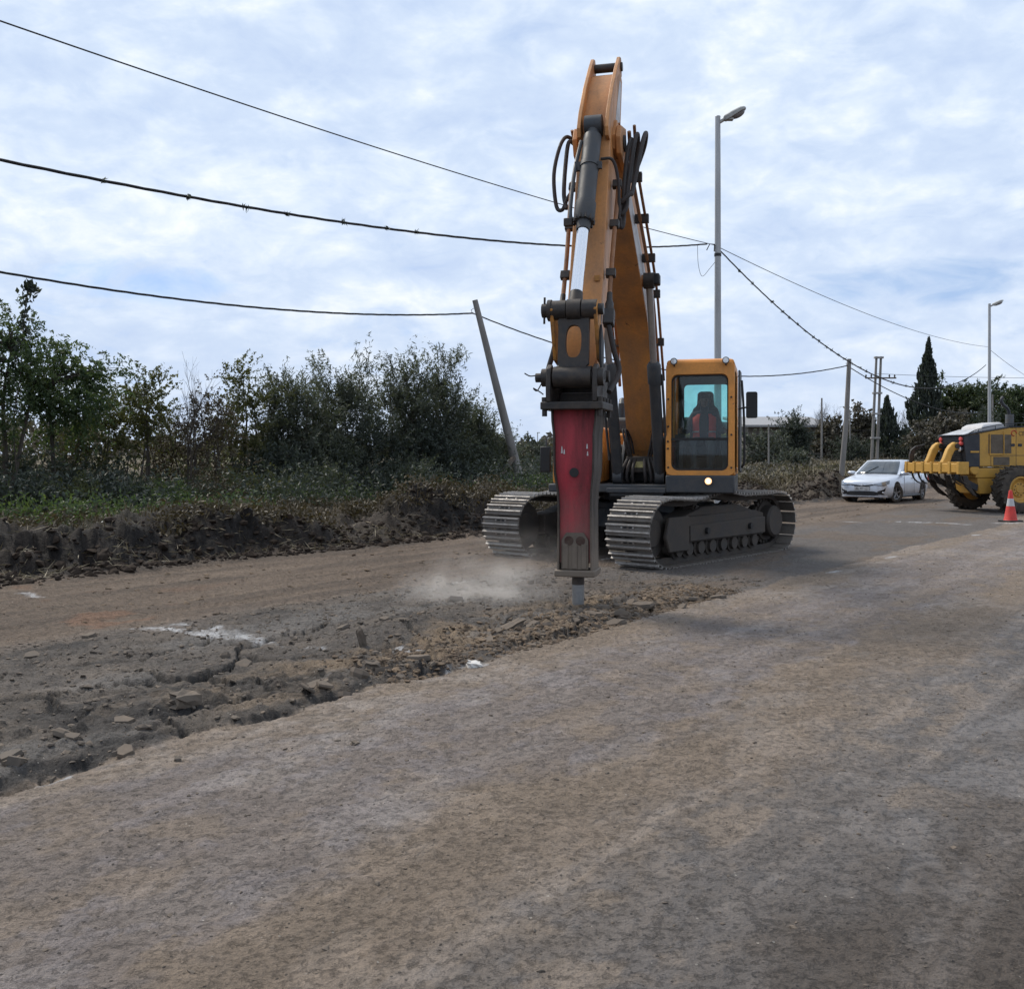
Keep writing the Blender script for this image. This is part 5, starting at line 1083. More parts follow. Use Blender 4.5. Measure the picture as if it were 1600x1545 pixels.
# big hose loops at the arm head
lp = MB(); lp.tube(crom([(.34, 4.62, 5.55), (.44, 4.72, 5.58), (.50, 4.85, 5.40), (.545, 4.95, 5.05), (.50, 5.02, 4.66), (.42, 5.05, 4.60), (.36, 5.06, 4.72), (.30, 5.08, 4.80)], 8), .024, 10); U_(lp, 'hose_loop', HOSE)
lp = MB(); lp.tube(crom([(.34, 4.66, 5.50), (.40, 4.75, 5.50), (.42, 4.85, 5.2), (.41, 5.0, 4.8), (.36, 5.08, 4.6)], 8), .026, 10); U_(lp, 'hose_loop', HOSE)
for i, (dx, dz, dy) in enumerate(((0, -.04, 0), (-.08, .02, .0), (-.19, .04, -.05))):
    lp = MB(); lp.tube(crom([(-.30+dx*.2, 4.30+dy, 5.12+dz), (-.35+dx*.7, 4.42+dy, 5.44+dz), (-.36+dx*.9, 4.62+dy, 5.56+dz), (-.34+dx*.9, 4.82, 5.34+dz), (-.32+dx*.55, 5.0, 4.80), (-.33+dx*.4, 5.12, 4.40+i*.16), (-.30, 5.16, 4.34+i*.14), (-.285, 5.10, 4.66)], 8), .028, 10); U_(lp, 'hose_loop', HOSE)
lp = MB(); lp.tube(crom([(-.10, 5.38, 5.08), (-.24, 5.36, 5.06), (-.30, 5.32, 4.8), (-.30, 5.28, 4.4)], 8), .018, 8); U_(lp, 'hose_loop', HOSE)
# ---- linkage between cylinder, arm tip and breaker
link = MB(); LP = Vector((0, 6.46, 3.18)); LQ = Vector((0, 6.55, 2.46))
lk = MB()
for sx in (-1, 1): lk.tube([LP+Vector((sx*.085, 0, 0)), LP+Vector((sx*.245, 0, 0))], .105, 20)
lk.tube([LQ+Vector((-.20, 0, 0)), LQ+Vector((.20, 0, 0))], .115, 22)
ld = (LQ-LP).normalized()
fw = Vector((0, -ld.z, ld.y)); fw = fw if fw.y > 0 else -fw
def lpt(s_, x, o): q = LP+ld*s_+fw*o; return (x, q.y, q.z)
# H-shaped front plate with an oval opening
outer = [(-.20, .04), (-.185, .15), (-.165, .30), (-.165, .48), (-.185, .64), (.185, .64), (.165, .48), (.165, .30), (.185, .15), (.20, .04)]
N_ = 32; oval = [(.085*math.copysign(abs(math.cos(t))**.75, math.cos(t)), .345+.175*math.copysign(abs(math.sin(t))**.75, math.sin(t))) for t in [2*math.pi*i/N_ for i in range(N_)]]
def on_outer(t):
    c, s_ = math.cos(t), math.sin(t); k = min((.165 if True else 0)/max(abs(c), 1e-6), .29/max(abs(s_), 1e-6)); return (c*k, .34+s_*k)
oo = [on_outer(2*math.pi*i/N_) for i in range(N_)]
rings = [[lpt(v, u, .03) for u, v in oo], [lpt(v, u, .03) for u, v in oval], [lpt(v, u, -.03) for u, v in oval], [lpt(v, u, -.03) for u, v in oo], [lpt(v, u, .03) for u, v in oo]]
lk.loft(rings, True, False)
linko = U_(lk, 'link', GREASE, bevel=0)
MB().tube([LP+Vector((-.31, 0, 0)), LP+Vector((.31, 0, 0))], .06, 16).build('link_pin', GREASE, linko)
pinr = MB(); pinr.tube([LP+Vector((.245, 0, 0)), LP+Vector((.285, 0, 0))], .115, 18); pinr.tube([LP+Vector((.285, 0, 0)), LP+Vector((.35, 0, 0))], .075, 14); pinr.tube([LP+Vector((.33, .0, -.14)), LP+Vector((.32, .02, .14))], .012, 6); pinr.build('pin_collar', GREASE, linko)
for sx in (-1, 1):
    gl_ = MB(); gl_.prism([(-.10, 3.19), (.03, 3.28), (.12, 3.18), (-.1, 2.66), (-.28, 2.62), (-.30, 2.74)], sx*.235-.02, sx*.235+.02, lambda u, v, w: (w, 6.45+u, v)); gl_.build('guide_link', ORANGE_WORN, linko, bevel=.008)
shd = MB(); shd.prism([(-.14, 2.85), (.0, 3.02), (.05, 2.75), (-.02, 2.45), (-.12, 2.5)], -.285, -.262, lambda u, v, w: (w, 6.42+u, v)); shd.build('hose_guard', BLACK, linko)
# ---- breaker: bracket, housing plates, chisel
BX, BY = 0.0, 6.26
bk = MB()
for sx in (-1, 1): bk.prism([(-.30, 2.20), (.40, 2.20), (.41, 2.38), (.38, 2.55), (.28, 2.60), (.18, 2.54), (.10, 2.42), (-.05, 2.46), (-.12, 2.62), (-.24, 2.64), (-.32, 2.52)], sx*.245-.026, sx*.245+.026, lambda u, v, w: (w, BY+u, v))
bk.span((-.22, BY-.28, 2.21), (.22, BY-.05, 2.32)); bk.span((-.22, BY-.31, 2.21), (.22, BY-.27, 2.56))
brk = U_(bk, 'breaker', GREASE, bevel=.01)
MB().span((-.33, BY-.33, 2.12), (.33, BY+.40, 2.20)).build('top_flange', GREASE, brk, bevel=.01)
bl = MB()
for sx in (-1, 1):
    for yy in (-.25, -.05, .15, .34): bl.cyl((sx*.295, BY+yy, 2.20), (sx*.295, BY+yy, 2.25), .032, n=6)
    for yy in (-.25, .34): bl.cyl((sx*.295, BY+yy, 2.05), (sx*.295, BY+yy, 2.12), .028, n=6)
bl.build('flange_bolts', GREASE, brk)
MB().cyl(LQ+Vector((-.33, 0, 0)), LQ+Vector((.33, 0, 0)), .062, n=16).build('bracket_pin', GREASE, brk)
MB().tube([LQ+Vector((-.27, 0, 0)), LQ+Vector((-.33, 0, 0))], .095, 16).build('pin_collar', GREASE, brk)
pc = MB(); pc.tube([LQ+Vector((.27, 0, 0)), LQ+Vector((.33, 0, 0))], .095, 16); pc.tube([LQ+Vector((.33, 0, 0)), LQ+Vector((.40, 0, 0))], .05, 10)
pc.tube(crom([LQ+Vector((.38, 0, .03)), LQ+Vector((.46, .01, .02)), LQ+Vector((.52, .02, .05))], 4), .007, 5); pc.tube(crom([LQ+Vector((.33, .03, -.06)), LQ+Vector((.38, .04, -.14)), LQ+Vector((.42, .04, -.11)), LQ+Vector((.35, .04, -.15)), LQ+Vector((.31, .04, -.18))], 4), .007, 5); pc.build('pin_collar', GREASE, brk)
MB().cyl((-.31, TIP[0], TIP[1]), (.31, TIP[0], TIP[1]), .065, n=16).build('arm_pin', GREASE, brk)
# waisted outline seen from the front, side plates deeper than the red front face
W_ = [(2.12, .245), (2.00, .240), (1.86, .222), (1.62, .220), (1.46, .216), (1.26, .190), (1.10, .184), (.62, .186), (.42, .190)]
D_ = [(2.12, .22), (1.7, .235), (1.4, .22), (1.2, .17), (.42, .165)]
def dep(z): return float(np.interp(z, [q[0] for q in D_][::-1], [q[1] for q in D_][::-1]))
for sx in (-1, 1):
    pl_ = MB(); rings = []
    for z, w in W_:
        dd = dep(z)+.045; x0, x1 = sx*(w-.020), sx*w; rings.append([(x0, BY-dd, z), (x1, BY-dd, z), (x1, BY+dd, z), (x0, BY+dd, z)])
    pl_.loft(rings, True, True); pl_.build('side_plate', BSTEEL, brk, bevel=.006)
for sy, nm in ((1, 'front_plate'), (-1, 'rear_plate')):
    fp = MB(); rings = []
    for z, w in W_[:-1]+[(.50, .187)]:
        dd = dep(z); rings.append([(-(w-.021), BY+sy*(dd-.03), z), ((w-.021), BY+sy*(dd-.03), z), ((w-.021), BY+sy*dd, z), (-(w-.021), BY+sy*dd, z)])
    fp.loft(rings, True, True); fpo = fp.build(nm, RED, brk)
# lower nose armour with two bolts and ribs
nz = MB(); nz.prism([(-.145, .43), (.145, .43), (.145, .74), (.095, .82), (-.095, .82), (-.145, .74)], BY+.166, BY+.196, lambda u, v, w: (u, w, v)); nose = nz.build('nose_plate', BSTEEL, brk, bevel=.006)
for xx in (-.062, .062): MB().lathe([(.0, .0), (.038, .0), (.038, .004), (.05, .006)], (xx, BY+.192, .735), (0, 1, 0), 18).build('bolt_recess', worn('rusty_hole', (.05, .024, .018), .9, dirt_amt=.3), nose)
for xx in (-.10, .0, .10): MB().span((xx-.028, BY+.197, .44), (xx+.028, BY+.206, .70)).build('wear_rib', BSTEEL, nose, bevel=.004)
bp = MB(); bp.prism([(-.215, BY-.20), (.215, BY-.20), (.225, BY+.10), (.215, BY+.235), (-.215, BY+.235), (-.225, BY+.10)], .355, .425, lambda u, v, w: (u, v, w)); bp.build('bottom_plate', BSTEEL, brk, bevel=.012)
MB().lathe([(.0, -.12), (.030, -.10), (.066, .06), (.066, .36)], (0, BY, 0), (0, 0, 1), 24).build('chisel', CHISEL, brk)
MB().lathe([(.0672, .25), (.0674, .355)], (0, BY, 0), (0, 0, 1), 24).build('grease_band', worn('black_grease', (.03, .022, .02), .4, dirt_amt=.2), brk)
MB().lathe([(0, 0), (.036, 0), (.040, .004), (.050, .005)], (0, BY+dep(1.45)+.004, 1.46), (0, 1, 0), 18).build('port_plug', BLACK, brk)
for xx, zz, hh in ((-.14, 1.735, .05), (-.145, 1.66, .045), (.13, 1.70, .075), (.105, 1.68, .05)): MB().prism([(xx-.008, zz-hh/2), (xx+.010, zz-hh/2), (xx+.004, zz+hh/2), (xx-.004, zz+hh/2)], BY+dep(zz)-.001, BY+dep(zz)+.0015, lambda u, v, w: (u, w, v)).build('paint_mark', OFF_WHITE, brk)
# right hand mirror seen left of the breaker
mr = MB(); mr.tube(crom([(1.32, .95, 1.95), (1.48, 1.02, 1.95), (1.50, 1.05, 1.75)], 5), .014, 8); mro = U_(mr, 'mirror_arm', CHAR); MB().span((1.42, 1.03, 1.36), (1.60, 1.08, 1.78)).build('mirror_head', BLACK, mro, bevel=.02)
# ---- cab
CX0, CX1, CY0, CY1, CZ0, CZ1 = -1.50, -.46, -.30, 1.42, 1.33, 3.07      # x1 is the boom side
bs = MB(); bs.span((CX0, CY0, 1.06), (CX1, CY1+.0, CZ0)); U_(bs, 'cab_base', CHAR, bevel=.02)
def lean_y(z): return CY1-.03-.05*max(0, (z-2.5))/.55
def rrect(x0, x1, z0, z1, r, n=5):
    out = []
    for cx, cz, a0 in ((x1-r, z1-r, 0), (x0+r, z1-r, 90), (x0+r, z0+r, 180), (x1-r, z0+r, 270)):
        out += [(cx+r*math.cos(R(a0+90*i/n)), cz+r*math.sin(R(a0+90*i/n))) for i in range(n+1)]
    return out
fo = rrect(CX0, CX1, CZ0, CZ1, .09); fi = rrect(CX0+.10, CX1-.085, CZ0+.075, CZ1-.20, .10)
ff = MB(); rings = [[(x, lean_y(z)-.10, z) for x, z in fo], [(x, lean_y(z), z) for x, z in fo], [(x, lean_y(z)+.006, z) for x, z in [(a*.97+b*.03, c*.97+d*.03) for (a, c), (b, d) in zip(fo, fi)]], [(x, lean_y(z)+.006, z) for x, z in [(a*.06+b*.94, c*.06+d*.94) for (a, c), (b, d) in zip(fo, fi)]], [(x, lean_y(z)-.03, z) for x, z in fi], [(x, lean_y(z)-.10, z) for x, z in fi]]
ff.loft(rings, True, False); cab = U_(ff, 'cab', ORANGE_CAB)
def pane(poly, yf, name, mat, parent, th=.008):
    m_ = MB(); n = len(poly); a = [(x, yf(z), z) for x, z in poly]; b = [(x, yf(z)-th, z) for x, z in poly]; m_.add(a+b, [tuple(range(n)), tuple(range(2*n-1, n-1, -1))]+[(i, n+i, n+(i+1) % n, (i+1) % n) for i in range(n)]); return m_.build(name, mat, parent)
zs = 1.885
def clip_poly(poly, z, keep_up):
    out = []
    for i in range(len(poly)):
        a, b = poly[i], poly[(i+1) % len(poly)]; ia = (a[1] >= z) == keep_up; ib = (b[1] >= z) == keep_up
        if ia: out.append(a)
        if ia != ib: k = (z-a[1])/(b[1]-a[1]); out.append((a[0]+(b[0]-a[0])*k, z))
    return out
pane(clip_poly(fi, zs+.015, True), lambda z: lean_y(z)-.035, 'windscreen', CAB_GLASS, cab); pane(clip_poly(fi, zs-.015, False), lambda z: lean_y(z)-.04, 'lower_windscreen', CAB_GLASS, cab)
MB().span((CX0+.09, lean_y(zs)-.055, zs-.02), (CX1-.08, lean_y(zs)-.015, zs+.02)).build('glass_rail', BLACK, cab)
gs = MB(); rings = [[(x, lean_y(z)-.028+o, z) for x, z in [(a*(1-k)+(CX0+CX1)/2*k, c*(1-k)+2.2*k) for a, c in fi]] for k, o in ((.0, .0), (.035, .0), (.035, -.02), (.0, -.02), (.0, .0))]
gs.loft(rings, True, False); gs.build('rubber_seal', BLACK, cab)
# side frames, roof, rear frame with teal window, door
for x in (CX0, CX1):
    s = 1 if x == CX0 else -1; pr = MB()
    for y_ in (CY0+.07, .45): pr.span((x, y_-.07, CZ0), (x+s*.06, y_+.05, CZ1-.12))
    pr.span((x, CY0, CZ0), (x+s*.06, CY1-.13, CZ0+.10 if s > 0 else CZ0+.45)); pr.span((x, CY0, CZ1-.14), (x+s*.06, CY1-.13, CZ1-.03)); pr.build('side_frame', ORANGE_CAB, cab, bevel=.01)
    for y0, y1 in ((CY0+.13, .37), (.51, CY1-.14)):
        gp = MB(); gp.span((x+s*.025, y0, CZ0+.10), (x+s*.033, y1, CZ1-.14)); gp.build('side_window', CAB_GLASS, cab)
rf = MB(); rings = []
for z, i in ((CZ1-.03, .0), (CZ1+.03, .02), (CZ1+.055, .10)):
    rings.append([(CX0+i, CY0+i, z), (CX1-i, CY0+i, z), (CX1-i, CY1-.10-i, z), (CX0+i, CY1-.10-i, z)])
rf.loft(rings, True, True); U2 = rf.build('cab_roof', ORANGE_CAB, cab, bevel=.02)
ro = rrect(CX0+.02, CX1-.02, CZ0, CZ1-.02, .05); ri = rrect(CX0+.15, CX1-.15, 1.90, CZ1-.24, .07)
rr_ = MB(); rings = [[(x, CY0, z) for x, z in ro], [(x, CY0+.05, z) for x, z in ro], [(x, CY0+.05, z) for x, z in ri], [(x, CY0, z) for x, z in ri], [(x, CY0, z) for x, z in ro]]; rr_.loft(rings, True, False); rr_.build('rear_frame', INTERIOR, cab)
pane(ri, lambda z: CY0+.03, 'rear_window', REAR_GLASS, cab)
MB().span((CX0+.07, CY0+.05, CZ0+.0), (CX1-.07, CY1-.14, CZ0+.03)).build('cab_floor', INTERIOR, cab)
hl = MB(); hl.span((CX0+.07, CY0+.06, CZ1-.13), (CX1-.07, CY1-.12, CZ1-.035)); hl.build('headliner', INTERIOR, cab)
st_ = MB(); scx = -.98; st_.span((scx-.26, .0, 1.62), (scx+.26, .52, 1.78)); st_.span((scx-.17, .05, 1.36), (scx+.17, .45, 1.62)); sto = st_.build('seat', SEATM, cab, bevel=.04)
bk_ = MB(); rings = [[(scx-w, y_, z), (scx+w, y_, z), (scx+w, y_-.13, z), (scx-w, y_-.13, z)] for z, w, y_ in ((1.76, .25, .08), (2.2, .26, .03), (2.42, .20, .0), (2.46, .14, .0), (2.66, .13, -.02), (2.70, .10, -.03))]; bk_.loft(rings, True, True); bk_.build('backrest', SEATM, sto, bevel=.03)
for sx in (-1, 1):
    cs_ = MB(); cs_.span((scx+sx*.40-.09, .15, 1.40), (scx+sx*.40+.09, .75, 1.86)); cs_.tube(crom([(scx+sx*.38, .68, 1.86), (scx+sx*.38, .72, 1.98), (scx+sx*.37, .70, 2.06)], 4), [.015]*8+[.024], 8); cs_.build('control_console', INTERIOR, cab, bevel=.02)
mn = MB(); mn.box((CX1-.20, 1.12, 1.86), (.16, .06, .20)); mn.tube([(CX1-.14, 1.1, 1.40), (CX1-.18, 1.12, 1.8)], .02, 8); mn.build('monitor', BLACK, cab, bevel=.01)
pd = MB()
for sx in (-1, 1): pd.tube([(scx+sx*.10, 1.05, 1.36), (scx+sx*.10, 1.12, 1.70), (scx+sx*.09, 1.05, 1.84)], .014, 8); pd.box((scx+sx*.10, 1.15, 1.42), (.13, .22, .03))
pd.build('pedals', INTERIOR, cab)
for i, x in enumerate((CX0+.13, CX1-.13)):
    lm = MB(); lm.lathe([(.0, -.05), (.045, -.04), (.055, 0), (.05, .012)], (x, CY1+.03, CZ1+.005), (0, 1, 0), 16); lm.tube([(x, CY1-.05, CZ1-.06), (x, CY1+.0, CZ1-.03)], .014, 6); lo = lm.build('roof_lamp', CHAR, cab); MB().lathe([(0, .013), (.042, .013), (.040, .018), (0, .02)], (x, CY1+.03, CZ1+.005), (0, 1, 0), 16).build('lamp_glass', LAMP_CLEAR, lo)
wl = MB(); wl.lathe([(.0, -.05), (.05, -.03), (.060, 0), (.056, .01)], (-1.11, CY1+.04, 1.245), (0, 1, 0), 20); wlo = wl.build('work_lamp', CHAR, cab); MB().lathe([(0, .011), (.052, .011), (.050, .018), (0, .020)], (-1.11, CY1+.04, 1.245), (0, 1, 0), 20).build('lit_lens', plain('lit_reflector', (1, .7, .45), .3, emit=(1.0, .50, .22), es=1.1), wlo); MB().lathe([(0, .02), (.030, .021), (.026, .028), (0, .03)], (-1.11, CY1+.04, 1.245), (0, 1, 0), 16).build('bulb', LIT, wlo)
bt = MB()
for x, z in ((CX0+.05, 2.52), (CX0+.05, 1.95), (CX0+.05, 1.45), (CX1-.04, 2.50), (CX1-.04, 2.08), (CX1-.035, 1.85), (CX1-.035, 1.74), (CX1-.04, 1.45)): bt.cyl((x, lean_y(z), z), (x, lean_y(z)+.016, z), .016, n=8)
bt.build('frame_bolts', BLACK, cab)
# cab door latched open against the side, dark frame seen on edge, with the mirror on a long bracket
dr = MB(); dr.prism([(.30, 1.35), (1.30, 1.40), (1.36, 1.6), (1.30, 2.6), (1.18, 2.95), (.40, 2.98), (.30, 2.9)], CX0-.075, CX0-.045, lambda u, v, w: (w, u-.06, v)); dr2 = dr.build('door', CHAR, cab, bevel=.01)
hd_ = MB(); hd_.tube(crom([(CX0-.10, 1.24, 1.45), (CX0-.14, 1.28, 1.6), (CX0-.13, 1.28, 2.3), (CX0-.10, 1.22, 2.78)], 6), .018, 8); hd_.build('grab_rail', BLACK, dr2)
ms = MB(); ms.tube(crom([(CX0-.05, 1.30, 2.34), (CX0-.14, 1.34, 2.36), (CX0-.24, 1.34, 2.37), (CX0-.30, 1.33, 2.42)], 5), .013, 8); mso = ms.build('mirror_arm', BLACK, cab)
rm = rrect(CX0-.335, CX0-.165, 2.20, 2.60, .03); mm = MB(); mm.prism(rm, 1.35, 1.30, lambda u, v, w: (u, w, v)); mm.build('mirror_head', BLACK, mso, bevel=.006)
# white beaker-like cap on the track guard right below the lamp
cup = MB(); cup.lathe([(.0, 0), (.075, 0), (.075, .02), (.042, .022), (.048, .15), (.045, .152), (.042, .03), (0, .03)], (0, 0, 0), (0, 0, 1), 20); p = at(1124, 778, 16.05); co_ = cup.build('plastic_cup', worn('cream_plastic', (.62, .60, .52), .5, dirt_amt=.2)); co_.location = (p.x, p.y, 1.075); tag(co_, 'small cream plastic cup standing on top of the right track', 'cup')

# ------------------------------------------------------------------ operator in the cab
def operator():
    yaw = YU; M0 = Matrix.Translation((2.27, 16.76, 0))@Matrix.Rotation(yaw, 4, 'Z')
    root = empty('person', M0@Vector((scx, .20, 1.78)), yaw); tag(root, 'person in dark jacket with orange-red vest seated in the excavator cab', 'person')
    J = {}; V_ = []; E = []; Rr = []
    def j(n, p, r, par=None):
        J[n] = len(V_); V_.append(p); Rr.append(r)
        if par: E.append((J[par], J[n]))
    j('pel', (0, 0, .09), .15); j('bel', (0, .0, .26), .145, 'pel'); j('che', (0, .01, .42), .165, 'bel'); j('nec', (0, .02, .58), .065, 'che'); j('hd1', (0, .05, .67), .078, 'nec'); j('hd2', (0, .055, .745), .092, 'hd1'); j('hd3', (0, .045, .815), .070, 'hd2')
    for s_, q in ((-1, 'a'), (1, 'b')):
        j('sh'+q, (s_*.19, 0, .50), .075, 'che'); j('el'+q, (s_*.27, .12, .24), .052, 'sh'+q); j('wr'+q, (s_*.34, .40, .24), .036, 'el'+q); j('ha'+q, (s_*.36, .47, .26), .040, 'wr'+q); j('fi'+q, (s_*.36, .52, .23), .024, 'ha'+q)
        j('hi'+q, (s_*.10, .06, .07), .10, 'pel'); j('kn'+q, (s_*.15, .46, .08), .072, 'hi'+q); j('an'+q, (s_*.13, .62, -.34), .048, 'kn'+q); j('to'+q, (s_*.13, .80, -.37), .040, 'an'+q)
    me = bpy.data.meshes.new('body'); me.from_pydata(V_, E, []); o = link_mesh('body', me, plain('dark_jacket', (.035, .04, .05), .85), root)
    sk = o.modifiers.new('skin', 'SKIN'); ss = o.modifiers.new('sub', 'SUBSURF'); ss.levels = 2; ss.render_levels = 2
    for i, r in enumerate(Rr): me.skin_vertices[0].data[i].radius = (r, r*.82 if i in (0, 1, 2) else r)
    me.skin_vertices[0].data[0].use_root = True
    # head skin, cap, face
    SK = plain('skin', (.20, .115, .08), .6); f = MB(); rings = []
    for z, w, d0, d1 in ((.625, .045, -.01, .10), (.66, .066, -.04, .125), (.71, .078, -.055, .14), (.755, .08, -.06, .143), (.80, .076, -.055, .138)):
        rings.append([(w*math.cos(a), (d0+d1)/2+(d1-d0)/2*math.sin(a), z) for a in [2*math.pi*k/16 for k in range(16)]])
    f.loft(rings, True, True); f.tube([(0, .135, .745), (0, .162, .715), (0, .14, .703)], [.010, .017, .012], 8)
    for s_ in (-1, 1): f.tube([(s_*.078, .035, .75), (s_*.090, .03, .74), (s_*.084, .03, .71)], [.016, .02, .012], 8)
    fo_ = f.build('face', SK, o, angle=60)
    e = MB()
    for s_ in (-1, 1): e.lathe([(0, .004), (.010, .003), (.012, 0)], (s_*.032, .134, .752), (0, 1, 0), 10)
    e.tube([(-.026, .132, .676), (0, .136, .674), (.026, .132, .676)], .005, 6); e.build('eyes_and_mouth', plain('dark_features', (.02, .012, .01), .5), o)
    c = MB(); rings = []
    for z, k in ((.79, 1.08), (.83, 1.08), (.865, .92), (.885, .6), (.892, .2)): rings.append([(.082*k*math.cos(a), .042+.10*k*math.sin(a), z) for a in [2*math.pi*q/18 for q in range(18)]])
    c.loft(rings, True, True); c.prism([(-.07, .12), (.07, .12), (.05, .21), (-.05, .21)], .792, .80, lambda u, v, w: (u, v, w)); c.build('cap', plain('dark_cap', (.02, .02, .025), .9), o, angle=60)
    # vest: two front panels and a back, open over the chest
    vs_ = plain('hi_vis_vest', (.90, .085, .06), .8)
    v = MB()
    for s_ in (-1, 1):
        rings = []
        for z, x0, x1, yb in ((.06, .07, .185, .15), (.22, .075, .182, .148), (.38, .08, .20, .162), (.47, .075, .20, .14), (.55, .06, .15, .06), (.575, .055, .12, -.02)):
            rings.append([(s_*x0, yb+.012, z), (s_*(x0*.5+x1*.5), yb+.004, z), (s_*x1, yb-.07, z), (s_*x1, yb-.085, z), (s_*(x0*.5+x1*.5), yb-.012, z), (s_*x0, yb-.004, z)])
        v.loft(rings, True, True)
    v.build('vest', vs_, o, angle=60)
    st2 = MB()
    for s_ in (-1, 1): st2.tube([(s_*.08, .168, .24), (s_*.13, .162, .24), (s_*.185, .09, .24)], .012, 6)
    st2.build('reflective_strip', plain('reflective_grey', (.5, .5, .48), .4), o)
    # fingers closed round the joysticks
    for s_ in (-1, 1):
        h = MB()
        for k in range(4): z = .275-k*.018; h.tube(crom([(s_*.335, .47, z), (s_*.35, .52, z), (s_*.385, .525, z-.004), (s_*.395, .49, z-.004)], 3), [.0095]*4+[.009]*3+[.0075]*3, 6)
        h.tube(crom([(s_*.33, .44, .26), (s_*.325, .48, .29), (s_*.345, .515, .30)], 3), .0105, 6); h.build('hand', SK, o, angle=60)
operator()

# ------------------------------------------------------------------ motor grader (rear end in view)
YEL = worn('grader_yellow', (.52, .29, .055), .5, dirt=(.33, .20, .06), dirt_amt=.35, scale=2.5, bump=.05)
YEL2 = worn('ripper_yellow', (.56, .31, .06), .55, dirt=(.38, .22, .05), dirt_amt=.3, scale=4, bump=.08)
GDARK = worn('grader_dark', (.020, .024, .032), .45, dirt=(.06, .058, .06), dirt_amt=.3, scale=4)
TYRE = worn('dusty_tyre', (.032, .030, .029), .9, dirt=(.10, .085, .070), dirt_amt=.5, scale=5, bump=.3, spec=.15)
MESHP = worn('vent_mesh', (.13, .105, .080), .8, dirt=(.08, .065, .05), dirt_amt=.4, fine=120)
WHITE = worn('white_plastic', (.46, .46, .47), .45, dirt=(.45, .43, .42), dirt_amt=.25)
TAIL = plain('tail_lamp_red', (.62, .09, .08), .35)
GB = R(13)
_w = on_ground(1588, 801); GO = Vector((_w.x, _w.y, 0))+Vector((-math.sin(GB), math.cos(GB), 0))*1.0
GRAD = empty('motor_grader', tuple(GO), GB); tag(GRAD, 'yellow motor grader with raised rear ripper cut off by the right edge', 'grader')
def wheel(parent, name, x, y, r, w, rim_r, side, rimmat, lugs=22):
    t = MB(); h = w/2
    t.lathe([(rim_r, -h*.75), (rim_r+.05, -h*.95), (r*.86, -h), (r*.96, -h*.86), (r*.985, -h*.5), (r*.985, h*.5), (r*.96, h*.86), (r*.86, h), (rim_r+.05, h*.95), (rim_r, h*.75)], (0, 0, 0), (0, 1, 0), 36, False)
    for k in range(lugs):
        for s_ in (-1, 1):
            a = 2*math.pi*(k+(.5 if s_ > 0 else 0))/lugs; a2 = a+.16
            p0 = Vector((math.cos(a)*r*.985, s_*h*.92, math.sin(a)*r*.985)); p1 = Vector((math.cos(a2)*r*.99, s_*h*.06, math.sin(a2)*r*.99)); t.bar(p0, p1, .055, .06, (math.cos(a), 0, math.sin(a)))
    o = t.build('tyre', TYRE, parent, loc=(x, y, r)); o.name = name
    rm = MB(); rm.lathe([(rim_r, -h*.8), (rim_r+.02, -h*.8), (rim_r+.02, h*.8), (rim_r-.0, h*.82), (rim_r-.04, h*.78), (rim_r-.06, h*.45), (rim_r*.62, h*.35), (rim_r*.55, h*.5), (rim_r*.32, h*.52), (rim_r*.28, h*.62), (0, h*.64)] if side > 0 else
             [(0, -h*.64), (rim_r*.28, -h*.62), (rim_r*.32, -h*.52), (rim_r*.55, -h*.5), (rim_r*.62, -h*.35), (rim_r-.06, -h*.45), (rim_r-.04, -h*.78), (rim_r, -h*.82), (rim_r+.02, -h*.8), (rim_r+.02, h*.8), (rim_r, h*.8)], (0, 0, 0), (0, 1, 0), 32)
    rm.build('rim', rimmat, o)
    n = MB()
    for k in range(10): a = 2*math.pi*k/10; n.cyl((math.cos(a)*rim_r*.45, side*h*.5, math.sin(a)*rim_r*.45), (math.cos(a)*rim_r*.45, side*h*.58, math.sin(a)*rim_r*.45), .016, n=6)
    n.build('wheel_nuts', GREASE, o); return o
for xx in (0, 1.60):
    for s_ in (-1, 1): wheel(GRAD, 'wheel', xx, s_*1.0, .66, .46, .36, s_, YEL)
for s_ in (-1, 1): MB().prism([(-.1, .48), (1.7, .48), (1.75, .66), (1.7, .84), (-.1, .84), (-.18, .66)], s_*.74-.07, s_*.74+.07, lambda u, v, w: (u, w, v)).build('tandem_case', GDARK, GRAD, bevel=.03)
MB().cyl((.8, -.8, .66), (.8, .8, .66), .16, n=18).build('axle', GDARK, GRAD)
def gx(u, v, w): return (u, w, v)
fr = MB(); fr.prism([(-.95, .98), (2.8, .98), (2.8, 1.26), (-.95, 1.26)], -.52, .52, gx); fr.prism([(-.80, .52), (.15, .52), (.55, .74), (.55, .98), (-.88, .98)], -.50, .50, gx); U3 = fr.build('rear_frame', YEL, GRAD, bevel=.02)
MB().span((-.42, -.53, .60), (.30, -.505, .74)).build('step_plate', GDARK, GRAD)
hood = MB(); hp = [(-1.06, 1.30), (2.55, 1.30), (2.55, 2.50), (.35, 2.42), (-1.12, 2.18)]
hood.prism(hp, -.56, .56, gx); ho = hood.build('engine_hood', YEL, GRAD, bevel=.03, loc=(-.22, 0, 0))
